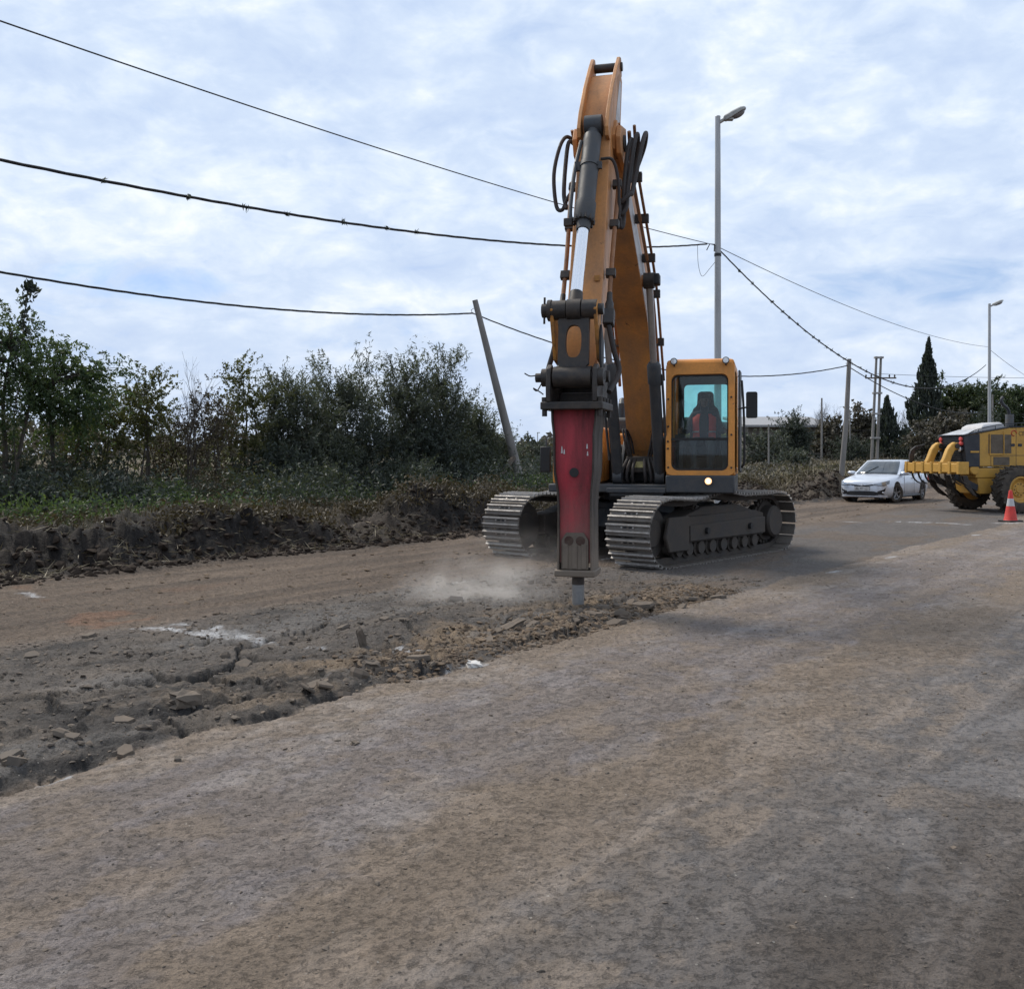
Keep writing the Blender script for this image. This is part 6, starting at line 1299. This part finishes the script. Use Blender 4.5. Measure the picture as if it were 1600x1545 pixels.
# dark rear corner panels and radiator face
MB().prism([(-1.075, 1.29), (-.62, 1.29), (-.62, 2.25), (-1.135, 2.17)], -.567, .567, gx).build('rear_panel', GDARK, ho, bevel=.02)
rg_ = MB()
for k in range(14): z = 1.40+k*.054; rg_.span((-1.14-.02*(k/14), -.42, z), (-1.10, .42, z+.022))
rg_.build('radiator_grille', GDARK, ho)
MB().span((-.94, -.580, 1.70), (-.66, -.568, 1.75)).build('yellow_stripe', YEL2, ho)
def sidepane(x0, x1, z0, z1, name, mat, d=.004):
    return MB().span((x0, -.56-d, z0), (x1, -.555, z1)).build(name, mat, ho)
sidepane(-.34, .42, 1.68, 2.22, 'vent_panel', MESHP); sidepane(-.18, .36, 1.34, 1.58, 'vent_panel', MESHP)
fm = MB()
for a, b in (((-.30, 1.64), (-.30, 2.26)), ((.16, 1.64), (.16, 2.30)), ((-.30, 1.64), (.16, 1.64))): fm.tube([(a[0], -.578, a[1]), (b[0], -.578, b[1])], .014, 6)
fm.build('vent_guard', YEL2, ho)
sm_ = MB()
for a, b in (((.58, 1.30), (.58, 2.42)), ((-.26, 1.30), (-.26, 1.62)), ((-.26, 1.62), (1.4, 1.62))): sm_.bar((a[0], -.5615, a[1]), (b[0], -.5615, b[1]), .012, .004, (0, 1, 0))
sm_.build('panel_gap', GDARK, ho)
for x0 in (.40, .64): sidepane(x0, x0+.13, 1.88, 1.96, 'door_latch', GDARK, .012)
sidepane(.90, 1.35, 1.72, 2.16, 'name_board', worn('navy_board', (.02, .025, .06), .4, dirt_amt=.2), .008)
lg = MB()
P = [(.50+.09*math.cos(t)*(1-.25*t/5.0), 2.26+.09*math.sin(t)*(1-.25*t/5.0)) for t in [5.0*i/18 for i in range(19)]]; lg.tube([(a, -.5635, b) for a, b in P], .016, 6); lg.build('logo_swirl', plain('logo_red', (.42, .06, .025), .5), ho)
def text_mesh(txt, size, mat, parent, loc, rot, name, ext=.003):
    cu = bpy.data.curves.new(name, 'FONT'); cu.body = txt; cu.size = size; cu.extrude = ext; tmp = bpy.data.objects.new(name, cu); COL.objects.link(tmp)
    bpy.context.view_layer.update(); me = bpy.data.meshes.new_from_object(tmp.evaluated_get(bpy.context.evaluated_depsgraph_get())); bpy.data.objects.remove(tmp)
    o = link_mesh(name, me, mat, parent, loc); o.rotation_euler = rot; return o
text_mesh('CBM', .17, plain('logo_brown', (.16, .11, .05), .6), ho, (.66, -.565, 2.20), (R(90), 0, 0), 'lettering')
# roof of the hood: white cap, rails, exhaust, pre-cleaner
tp = MB(); tp.prism([(-1.14, 2.181), (.36, 2.425), (2.55, 2.505), (2.55, 2.53), (.34, 2.455), (-1.2, 2.20)], -.575, .575, gx); tp.build('hood_top', GDARK, ho)
cp_ = MB(); rings = [[(-.50+i*.05+z*.4, -.45+i*.05, 2.33+z), (.28-i*.06, -.45+i*.05, 2.40+z), (.28-i*.06, .45-i*.05, 2.40+z), (-.50+i*.05+z*.4, .45-i*.05, 2.33+z)] for i, z in ((0, -.02), (0, .12), (1.5, .19))]; cp_.loft(rings, True, True); cp_.build('white_cover', WHITE, ho, bevel=.03)
cp2 = MB(); cp2.prism([(-1.10, 2.22), (-.5, 2.32), (-.5, 2.38), (-1.0, 2.25)], -.5, .5, gx); cp2.build('hood_plate', worn('grey_cover', (.45, .46, .48), .5, dirt_amt=.2), ho)
rl_ = MB(); rl_.tube(crom([(-.95, -.52, 2.25), (-.7, -.54, 2.36), (.0, -.54, 2.50), (.8, -.54, 2.56), (2.4, -.54, 2.64)], 5), .014, 6)
for x0, z0, z1 in ((-.65, 2.28, 2.37), (-.1, 2.38, 2.48), (.6, 2.45, 2.55)): rl_.tube([(x0, -.54, z0), (x0, -.54, z1)], .012, 6)
rl_.build('hood_rail', GDARK, ho)
es = MB(); es.cyl((.62, -.25, 2.48), (.62, -.25, 2.82), .115, n=20); eso = es.build('exhaust_muffler', worn('muffler', (.085, .095, .11), .6, dirt_amt=.4), ho)
MB().tube(crom([(.62, -.25, 2.80), (.55, -.25, 2.98), (.38, -.25, 3.12), (.34, -.25, 3.24), (.40, -.25, 3.32)], 5), .045, 12).build('tail_pipe', GDARK, eso)
MB().lathe([(.09, 0), (.09, .16), (.14, .18), (.15, .28), (.10, .34), (0, .36)], (1.35, -.2, 2.50), (0, 0, 1), 20).build('air_cleaner', GDARK, ho)
# rear lamps
for s_ in (-1, 1):
    for k in (0, 1): MB().lathe([(0, -.05), (.06, -.05), (.065, 0), (.05, .02), (0, .025)], (-1.17, s_*.44, 2.09-.13*k), (-1, 0, 0), 14).build('tail_lamp', TAIL, ho)
    wl_ = MB().lathe([(0, -.10), (.05, -.08), (.085, 0), (.08, .015)], (-1.20, s_*.46, 1.80), (-1, 0, 0), 16).build('rear_work_lamp', GDARK, ho); MB().lathe([(0, .016), (.07, .016), (.06, .025), (0, .03)], (-1.20, s_*.46, 1.80), (-1, 0, 0), 16).build('lamp_glass', LAMP_CLEAR, wl_)
# cab, front frame and wheels (beyond the picture edge)
cbm = MB(); cbm.prism([(2.56, 1.30), (4.0, 1.30), (4.1, 1.9), (3.9, 3.15), (2.66, 3.15)], -.72, .72, gx); cg = cbm.build('cab', YEL, GRAD, bevel=.03)
MB().span((2.78, -.73, 1.95), (3.86, -.715, 2.95)).build('side_window', CAB_GLASS, cg)
nk = MB(); nk.tube(crom([(2.7, 0, 1.2), (4.3, 0, 1.55), (5.6, 0, 1.55), (6.8, 0, 1.15)], 5), .16, 4); nk.build('front_frame', YEL, GRAD)
for s_ in (-1, 1): wheel(GRAD, 'wheel', 6.7, s_*1.0, .66, .42, .36, s_, YEL)
bl_ = MB(); rings = []
for y_ in (-1.8, 1.8): rings.append([(4.6+.25*math.cos(a), y_, .50+.32*math.sin(a)) for a in [R(120+120*k/8) for k in range(9)]]+[(4.63+.25*math.cos(a), y_, .50+.30*math.sin(a)) for a in [R(240-120*k/8) for k in range(9)]])
bl_.loft(rings, True, True); bl_.build('moldboard', YEL, GRAD)
# rear ripper: cross beam carried by two gooseneck arms, curved shanks and scarifier teeth
rb = MB(); RX = -1.88; rb.span((RX-.14, -1.18, 1.14), (RX+.14, 1.18, 1.40)); rip = rb.build('ripper_beam', YEL2, GRAD, bevel=.02)
for y_ in (-1.18, -.80, -.40, 0, .40, .80, 1.18): MB().span((RX-.165, y_-.05, 1.10), (RX+.165, y_+.05, 1.44)).build('shank_pocket', YEL2, rip, bevel=.01)
for s_ in (-1, 1):
    g_a = MB(); y_ = s_*.36
    g_a.prism([(RX+.14, 1.36), (RX-.12, 1.36), (RX+.0, 1.56), (RX+.10, 1.80), (RX+.20, 1.93), (RX+.32, 2.00), (RX+.44, 1.98), (RX+.50, 1.88), (RX+.44, 1.80), (RX+.32, 1.76), (RX+.24, 1.62)], y_-.085, y_+.085, gx); ga = g_a.build('gooseneck_arm', YEL2, rip, bevel=.03)
    MB().cyl((RX+.38, y_-.12, 1.89), (RX+.38, y_+.12, 1.89), .075, n=16).build('arm_pin', GREASE, ga)
    MB().tube([(RX+.40, y_, 1.88), (RX+.80, y_, 1.58), (RX+1.08, y_, 1.36)], [.045, .07, .07], 14).build('ripper_cylinder', GDARK, rip)
    MB().prism([(RX+.1, 1.18), (-1.0, 1.10), (-.90, 1.30), (-1.05, 1.36), (RX+.1, 1.38)], y_-.06, y_+.06, gx).build('lower_link', YEL2, rip, bevel=.015)
    MB().prism([(RX+.2, .95), (-.95, .60), (-.92, .78), (RX+.2, 1.12)], s_*.55-.05, s_*.55+.05, gx).build('lower_arm', GDARK, rip, bevel=.01)
MB().lathe([(.13, -.06), (.15, -.04), (.15, .04), (.13, .06)], (-1.0, -.50, 1.22), (0, 1, 0), 20).build('link_boss', YEL2, rip)
for y_ in (1.12, .82, .52, .22, -.1, -.4, -.7, -1.0):
    sh = MB(); cv = crom([(RX+.02, y_, 1.12), (RX+.06, y_, .98), (RX+.16, y_, .86), (RX+.32, y_, .78)], 4); sh.tube(cv, [.04-.002*i for i in range(len(cv))], 4); sh.build('scarifier_tooth', GREASE, rip)
for y_ in (.75, .0, -.75):
    sk_ = MB(); sk_.prism([(RX-.02, 1.5), (RX+.14, 1.5), (RX+.20, .80), (RX+.42, .50), (RX+.62, .42), (RX+.60, .50), (RX+.42, .66), (RX+.34, .84), (RX+.30, 1.5)] if False else [(RX+.30, 1.05), (RX+.46, 1.05), (RX+.60, .70), (RX+.80, .44), (RX+.90, .42), (RX+.66, .50), (RX+.40, .74)], y_-.035, y_+.035, gx); sk_.build('ripper_shank', GREASE, rip, bevel=.008)
up_ = MB(); up_.prism([(RX-.06, 1.40), (RX+.08, 1.40), (RX+.08, 1.66), (RX+.16, 1.80), (RX+.48, 1.96), (RX+.14, 1.90), (RX-.02, 1.78), (RX-.07, 1.62)], 1.10, 1.17, gx); up_.build('stowed_shank', GREASE, rip, bevel=.006)

# ------------------------------------------------------------------ silver saloon car
def car():
    pos = on_ground(1352, 784); heading = Vector((-.80, -.60, 0))          # nose points to the lower left
    hx = math.atan2(-.77, -.64)
    PAINT = bpy.data.materials.new('silver_paint'); PAINT.use_nodes = True; nt = PAINT.node_tree; b = nt.nodes['Principled BSDF']
    b.inputs['Metallic'].default_value = .35; b.inputs['Roughness'].default_value = .34; b.inputs['Coat Weight'].default_value = .5
    tc = nt.nodes.new('ShaderNodeTexCoord'); n = _noise(nt, tc.outputs['Object'], 1.7, 6, .6); nt.links.new(_ramp(nt, n, [(.35, (.60, .64, .72)), (.8, (.50, .52, .55))]), b.inputs['Base Color'])
    GL = bpy.data.materials.new('car_glass'); GL.use_nodes = True; q = GL.node_tree.nodes['Principled BSDF']; q.inputs['Base Color'].default_value = (.035, .045, .055, 1); q.inputs['Roughness'].default_value = .06; q.inputs['Specular IOR Level'].default_value = .9
    nn = _noise(GL.node_tree, None, 4, 4); GL.node_tree.links.new(_ramp(GL.node_tree, nn, [(.4, (.03, .04, .05)), (.7, (.07, .08, .09))]), q.inputs['Base Color'])
    TRIM = plain('black_trim', (.015, .015, .017), .45); CHR = plain('car_chrome', (.7, .7, .72), .18, 1.0); HLAMP = plain('headlamp', (.35, .38, .42), .1, .4, .8)
    root = empty('silver_car', (0, 0, 0), hx); tag(root, 'silver saloon car facing the camera on the earth shoulder behind the ripper', 'car')
    fw = Vector((math.cos(hx), math.sin(hx), 0)); lf = Vector((-fw.y, fw.x, 0)); c = at(1384, 780, 35.6); root.location = (c.x, c.y, 0.0)
    ST = [  # x, half width, top z, bottom z
     (2.31, .52, .66, .24), (2.27, .66, .72, .20), (2.18, .77, .765, .18), (2.0, .845, .81, .18), (1.7, .875, .86, .18), (1.3, .885, .915, .18), (1.02, .888, .955, .18), (.6, .89, .96, .18), (0, .89, .965, .18), (-.7, .89, .975, .18), (-1.4, .885, .995, .19), (-1.75, .875, 1.0, .20), (-2.0, .84, 1.0, .24), (-2.2, .77, .97, .28), (-2.29, .66, .90, .34)]
    def ring(x, w, zt, zb):
        h = zt-zb; half = [(0, zt+.025), (w*.45, zt+.018), (w*.78, zt-.005), (w*.93, zt-.05), (w*.985, zt-.13), (w, zb+h*.52), (w*.995, zb+h*.30), (w*.97, zb+h*.12), (w*.90, zb), (w*.4, zb-.01)]
        return [(x, y_, z) for y_, z in half]+[(x, 0, zb-.01)]+[(x, -y_, z) for y_, z in half[:0:-1]]
    body = MB(); body.loft([ring(*s_) for s_ in ST], True, True); bo = body.build('body', PAINT, root, angle=50)
    splash(PAINT, -.15, .50, (.22, .19, .16), .65)
    # wheel arches are cut out of the body
    cut = MB(); XF, XR, RW = 1.39, -1.31, .325
    for x in (XF, XR):
        for s_ in (-1, 1): cut.cyl((x, s_*.62, RW+.015), (x, s_*1.0, RW+.015), .385, n=28)
    co = cut.build('arch_cutter', None); bm_ = bo.modifiers.new('arches', 'BOOLEAN'); bm_.object = co; bm_.operation = 'DIFFERENCE'; bm_.solver = 'EXACT'
    co.parent = root; bpy.context.view_layer.update(); dg = bpy.context.evaluated_depsgraph_get(); me = bpy.data.meshes.new_from_object(bo.evaluated_get(dg)); bo.modifiers.clear(); bo.data = me
    me.materials.clear(); me.materials.append(PAINT); me.polygons.foreach_set('use_smooth', [True]*len(me.polygons)); me.set_sharp_from_angle(angle=R(40)); bpy.data.objects.remove(co)
    well = MB()
    for x in (XF, XR):
        for s_ in (-1, 1): well.cyl((x, s_*.60, RW+.015), (x, s_*.63, RW+.015), .39, n=24)
    well.build('wheel_well', TRIM, root)
    # greenhouse: rings by height
    def gh(v):
        return (np.interp(v, [0, .5, .85, 1], [1.10, .62, .26, .02]), np.interp(v, [0, .5, .85, 1], [-1.92, -1.52, -1.15, -.85]), np.interp(v, [0, .5, .85, 1], [.80, .715, .62, .46]), .94+.52*float(np.interp(v, [0, .5, .85, 1], [0, .52, .94, 1])))
    def S(v, side, k):     # side f/r: k in -1..1 across; side l/rr: k 0..1 from front to rear
        xf, xr, hw, z = gh(v)
        if side == 'f': return Vector((xf-.16*abs(k)**2.2, k*hw, z))
        if side == 'r': return Vector((xr+.14*abs(k)**2.2, k*hw, z))
        s_ = 1 if side == 'l' else -1; return Vector((xf-.16+(xr+.14-xf+.16)*k, s_*hw*(1+.02*math.sin(k*math.pi)), z))
    g = MB(); rings = []
    for v in (0, .25, .5, .7, .85, .94, 1.0):
        rings.append([S(v, 'f', k) for k in (-1, -.6, -.2, .2, .6)]+[S(v, 'l', k) for k in (0, .25, .5, .75)]+[S(v, 'r', k) for k in (1, .6, .2, -.2, -.6)]+[S(v, 'rr', k) for k in (1, .75, .5, .25)])
    g.loft(rings, True, True); g.build('roof', PAINT, root, angle=60)
    def patch(name, side, k0, k1, v0, v1, off, mat, parent=root, nk=8, nv=6, v0b=None, v1b=None):
        m_ = MB(); rows = []
        for i in range(nv+1):
            row = []
            for j in range(nk+1):
                k = k0+(k1-k0)*j/nk; f = j/nk; va = v0+((v0b if v0b is not None else v0)-v0)*f; vb = v1+((v1b if v1b is not None else v1)-v1)*f; p = S(va+(vb-va)*i/nv, side, k); o_ = {'f': Vector((.8, 0, .6)), 'r': Vector((-.8, 0, .6)), 'l': Vector((0, .95, .3)), 'rr': Vector((0, -.95, .3))}[side]; row.append(p+o_*off)
            rows.append(row)
        m_.loft(rows, False, False); o = link_mesh(name, m_.mesh(name, 60), mat, parent); md = o.modifiers.new('thick', 'SOLIDIFY'); md.thickness = .006; md.offset = 0; return o
    ws = patch('windscreen', 'f', -.90, .90, .04, .90, .010, GL); patch('rear_window', 'r', -.86, .86, .12, .88, .010, GL)
    for sd in ('l', 'rr'):
        patch('side_window', sd, .10, .47, .06, .84, .008, GL, v1=.84) if False else None
        patch('side_window', sd, .13, .46, .06, .62, .010, GL, v1b=.88); patch('side_window', sd, .49, .80, .06, .88, .010, GL, v1b=.70)
    wp = MB(); wp.tube([S(.06, 'f', -.5)+Vector((.02, 0, .015)), S(.5, 'f', -.05)+Vector((.025, 0, .02))], .010, 5); wp.tube([S(.04, 'f', .5)+Vector((.02, 0, .015)), S(.05, 'f', -.4)+Vector((.025, 0, .02))], .010, 5); wp.build('wipers', TRIM, ws)
    # nose details wrapped on the rounded front
    def nose(y_, z): 
        ws_ = [s_[1]*(.99 if z > .4 else .96) for s_ in ST[:5]]; xs_ = [s_[0] for s_ in ST[:5]]; return float(np.interp(abs(y_), [0]+ws_, [2.325]+xs_)) if abs(y_) > ws_[0] else 2.31+.012*(1-(y_/ws_[0])**2)
    def npatch(name, pts, off, mat, parent=root, th=.012, n=7):
        """pts: list of (y, z_low, z_high)"""
        m_ = MB(); f = [[], [], [], []]
        ys = [p[0] for p in pts]; k = np.linspace(0, len(pts)-1, n*(len(pts)-1)+1); 
        for t in k:
            y_ = float(np.interp(t, range(len(pts)), ys)); a = float(np.interp(t, range(len(pts)), [p[1] for p in pts])); b_ = float(np.interp(t, range(len(pts)), [p[2] for p in pts]))
            xa, xb = nose(y_, a)+off-.035*max(0, (a-.55))/.2, nose(y_, b_)+off-.035*max(0, (b_-.55))/.2
            f[0].append((xa, y_, a)); f[1].append((xb, y_, b_)); f[2].append((xb-th, y_, b_)); f[3].append((xa-th, y_, a))
        m_.loft([[f[q][i] for q in range(4)] for i in range(len(k))], True, True); return m_.build(name, mat, parent)
    for s_ in (-1, 1):
        npatch('headlamp', [(s_*.36, .635, .66), (s_*.58, .61, .69), (s_*.74, .61, .735), (s_*.83, .655, .775)], .030, HLAMP)
        npatch('headlamp_trim', [(s_*.34, .62, .634), (s_*.58, .594, .609), (s_*.78, .60, .615)], .034, TRIM)
        npatch('fog_recess', [(s_*.52, .30, .40), (s_*.70, .28, .46), (s_*.80, .30, .56)], .012, TRIM)
        fl_ = MB().lathe([(0, .0), (.035, .0), (.03, .02), (0, .025)], (nose(s_*.68, .36)+.012, s_*.68, .36), (1, 0, 0), 12).build('fog_lamp', CHR, root)
        npatch('bumper_lip', [(s_*.0, .215, .245), (s_*.5, .215, .245), (s_*.66, .20, .262), (s_*.78, .20, .265)], .03, PAINT)
        mi = MB(); rings = [[(x, s_*(.93+.14*math.cos(a)*k), 1.0+.07*math.sin(a)*k) for a in [2*math.pi*i/14 for i in range(14)]] for x, k in ((.92, .35), (.88, .85), (.82, 1.0), (.74, .98), (.72, .9))]; mi.loft(rings, True, True); mi.tube([(.80, s_*.80, .96), (.80, s_*.88, .97)], .03, 8); mo = mi.build('wing_mirror', PAINT, root)
        MB().span((-.05, s_*.885-.02, .80), (-.22, s_*.885+.022, .835)).build('door_handle', PAINT, root, bevel=.008); MB().span((-.95, s_*.885-.02, .82), (-1.12, s_*.885+.022, .855)).build('door_handle', PAINT, root, bevel=.008)
        sl_ = MB(); sl_.tube([(1.0, s_*.87, .21), (-.92, s_*.87, .21)], .045, 8); sl_.build('sill', TRIM, root)
        gp = MB()
        for x in (.72, -.32, -1.10): gp.bar((x, s_*.8895, .30), (x-.03, s_*.884, .93), .006, .008, (0, 1, 0))
        gp.build('door_gap', TRIM, root)
    npatch('upper_grille', [(-.36, .60, .66), (0, .585, .628), (.36, .60, .66)], .026, TRIM); npatch('grille_bar', [(-.40, .645, .662), (-.12, .612, .630), (0, .600, .622), (.12, .612, .630), (.40, .645, .662)], .034, CHR)
    em = MB(); em.tube([(2.355, .055*math.cos(a), .622+.036*math.sin(a)) for a in [2*math.pi*i/20 for i in range(21)]], .007, 6); em.tube([(2.357, .024*math.cos(a), .622+.032*math.sin(a)) for a in [2*math.pi*i/20 for i in range(21)]], .006, 6); em.tube([(2.358, .04*math.cos(a), .64+.012*math.sin(a)) for a in [2*math.pi*i/20 for i in range(21)]], .006, 6); em.build('badge', CHR, root)
    npatch('lower_grille', [(-.54, .275, .36), (-.40, .265, .40), (.40, .265, .40), (.54, .275, .36)], .010, TRIM)
    gb = MB()
    for z in (.29, .32, .35, .38): gb.tube([(nose(y_, z)+.012, y_, z) for y_ in np.linspace(-.42, .42, 9)], .006, 5)
    gb.build('grille_bars', GDARK, root)
    pl = MB().span((2.335, -.26, .435), (2.345, .26, .56)).build('number_plate', worn('plate_white', (.62, .62, .62), .5, dirt_amt=.2), root); MB().span((2.338, -.262, .562), (2.347, .262, .585)).build('plate_frame', TRIM, pl)
    text_mesh('AC 407', .085, TRIM, pl, (2.347, -.215, .465), (R(90), 0, R(90)), 'plate_number', .001)
    RIM = plain('alloy_rim', (.22, .22, .23), .35, .8)
    for x in (XF, XR):
        for s_ in (-1, 1):
            t = MB(); r, h = RW, .105; t.lathe([(.205, -h*.8), (.23, -h), (r*.93, -h), (r, -h*.75), (r, h*.75), (r*.93, h), (.23, h), (.205, h*.8)], (0, 0, 0), (0, 1, 0), 32, False); wo = t.build('wheel', TYRE, root, loc=(x, s_*.775, r), rz=R(-24) if x == XF else 0)
            rm = MB(); rm.lathe([(.205, -.08), (.215, s_*.085), (.19, s_*.07), (.185, -s_*.02), (0, -s_*.02)], (0, 0, 0), (0, 1, 0), 24)
            for k in range(5):
                a = 2*math.pi*k/5+.3; rm.bar((math.cos(a)*.04, s_*.06, math.sin(a)*.04), (math.cos(a)*.195, s_*.075, math.sin(a)*.195), .05, .03, (0, 1, 0))
            rm.cyl((0, s_*.03, 0), (0, s_*.075, 0), .055, n=14); rm.build('rim', RIM, wo)
    for s_ in (-1, 1): MB().span((-2.25, s_*.55, .68), (-2.16, s_*.82, .86)).build('tail_lamp', TAIL, root, bevel=.02)
car()

# ------------------------------------------------------------------ traffic cone
def cone():
    p = on_ground(1579, 815); root = empty('traffic_cone', (p.x, p.y, gz(p.x, p.y)+.005), .3); tag(root, 'red traffic cone with white band in front of the grader wheel', 'cone')
    rc = worn('cone_red', (.62, .045, .035), .55, dirt=(.35, .05, .04), dirt_amt=.3); MB().prism(rrect(-.21, .21, -.21, .21, .04), 0, .035, lambda u, v, w: (u, v, w)).build('base', BLACK, root, bevel=.008)
    MB().lathe([(.165, .035), (.150, .06), (.095, .38)], (0, 0, 0), (0, 0, 1), 24).build('lower_cone', rc, root); MB().lathe([(.0945, .38), (.066, .565)], (0, 0, 0), (0, 0, 1), 24).build('white_band', WHITE, root)
    MB().lathe([(.0655, .565), (.042, .74), (.036, .765), (0, .772)], (0, 0, 0), (0, 0, 1), 24).build('upper_cone', rc, root)
cone()
# bits of litter
def litter(px, py, label, sz, seed):
    p = on_ground(px, py); g = random.Random(seed); m_ = MB(); rows = [[(sz*(i/3-.5)+g.uniform(-.02, .02), sz*.4*(j/2-.5)+g.uniform(-.02, .02), g.uniform(.01, .06)) for i in range(4)] for j in range(3)]
    m_.loft(rows, False); o = m_.build('paper_scrap', plain('paper_white', (.62, .60, .56), .8)); o.location = (p.x, p.y, gz(p.x, p.y)); sd = o.modifiers.new('t', 'SOLIDIFY'); sd.thickness = .003; tag(o, label, 'litter', 'white scraps of litter at the bank foot')
litter(164, 873, 'crumpled white scrap at the foot of the bank at left', .22, 1); litter(296, 866, 'small white scrap right of the crumpled one at the bank foot', .12, 2); litter(112, 869, 'pale scrap nearest the left edge at the bank foot', .12, 3)

# ------------------------------------------------------------------ dust blown out by the breaker
def dust(label, c, r, dens, seed):
    bm = bmesh.new(); bmesh.ops.create_icosphere(bm, subdivisions=3, radius=1); me = bpy.data.meshes.new('dust_cloud'); bm.to_mesh(me); bm.free()
    m = bpy.data.materials.new('dust_volume'); m.use_nodes = True; nt = m.node_tree; nt.nodes.clear(); L = nt.links; out = nt.nodes.new('ShaderNodeOutputMaterial'); pv = nt.nodes.new('ShaderNodeVolumePrincipled'); L.new(pv.outputs[0], out.inputs['Volume'])
    pv.inputs['Color'].default_value = (.88, .83, .78, 1); pv.inputs['Anisotropy'].default_value = .2
    tc = nt.nodes.new('ShaderNodeTexCoord'); ln = nt.nodes.new('ShaderNodeVectorMath'); ln.operation = 'LENGTH'; L.new(tc.outputs['Object'], ln.inputs[0])
    mp = nt.nodes.new('ShaderNodeMapping'); mp.inputs['Location'].default_value = (seed, seed*.7, 0); mp.inputs['Scale'].default_value = (r[0]*1.3, r[1]*1.3, r[2]*1.6); L.new(tc.outputs['Object'], mp.inputs[0]); n = _noise(nt, mp.outputs[0], 1.5, 5, .6, .8)
    def mm(op, a, b_, cl=False):
        q = nt.nodes.new('ShaderNodeMath'); q.operation = op; q.use_clamp = cl
        for i, w in enumerate((a, b_)):
            if isinstance(w, (int, float)): q.inputs[i].default_value = w
            else: L.new(w, q.inputs[i])
        return q.outputs[0]
    f = mm('SUBTRACT', 1.0, ln.outputs['Value'], True); f = mm('POWER', f, 1.2); k = mm('MULTIPLY', mm('SUBTRACT', n, .40, True), 4.0); L.new(mm('MULTIPLY', mm('MULTIPLY', f, k), dens), pv.inputs['Density'])
    o = link_mesh('dust_cloud', me, m); o.location = c; o.scale = r; tag(o, label, kind='stuff'); return o
dust('pale dust cloud drifting left from the breaker tip', (-.38, 11.15, .10), (1.05, .62, .46), 4.2, 2.0)
dust('thin dust blowing in front of the left track', (-.05, 12.6, .30), (1.3, 1.0, .5), .45, 6.0)
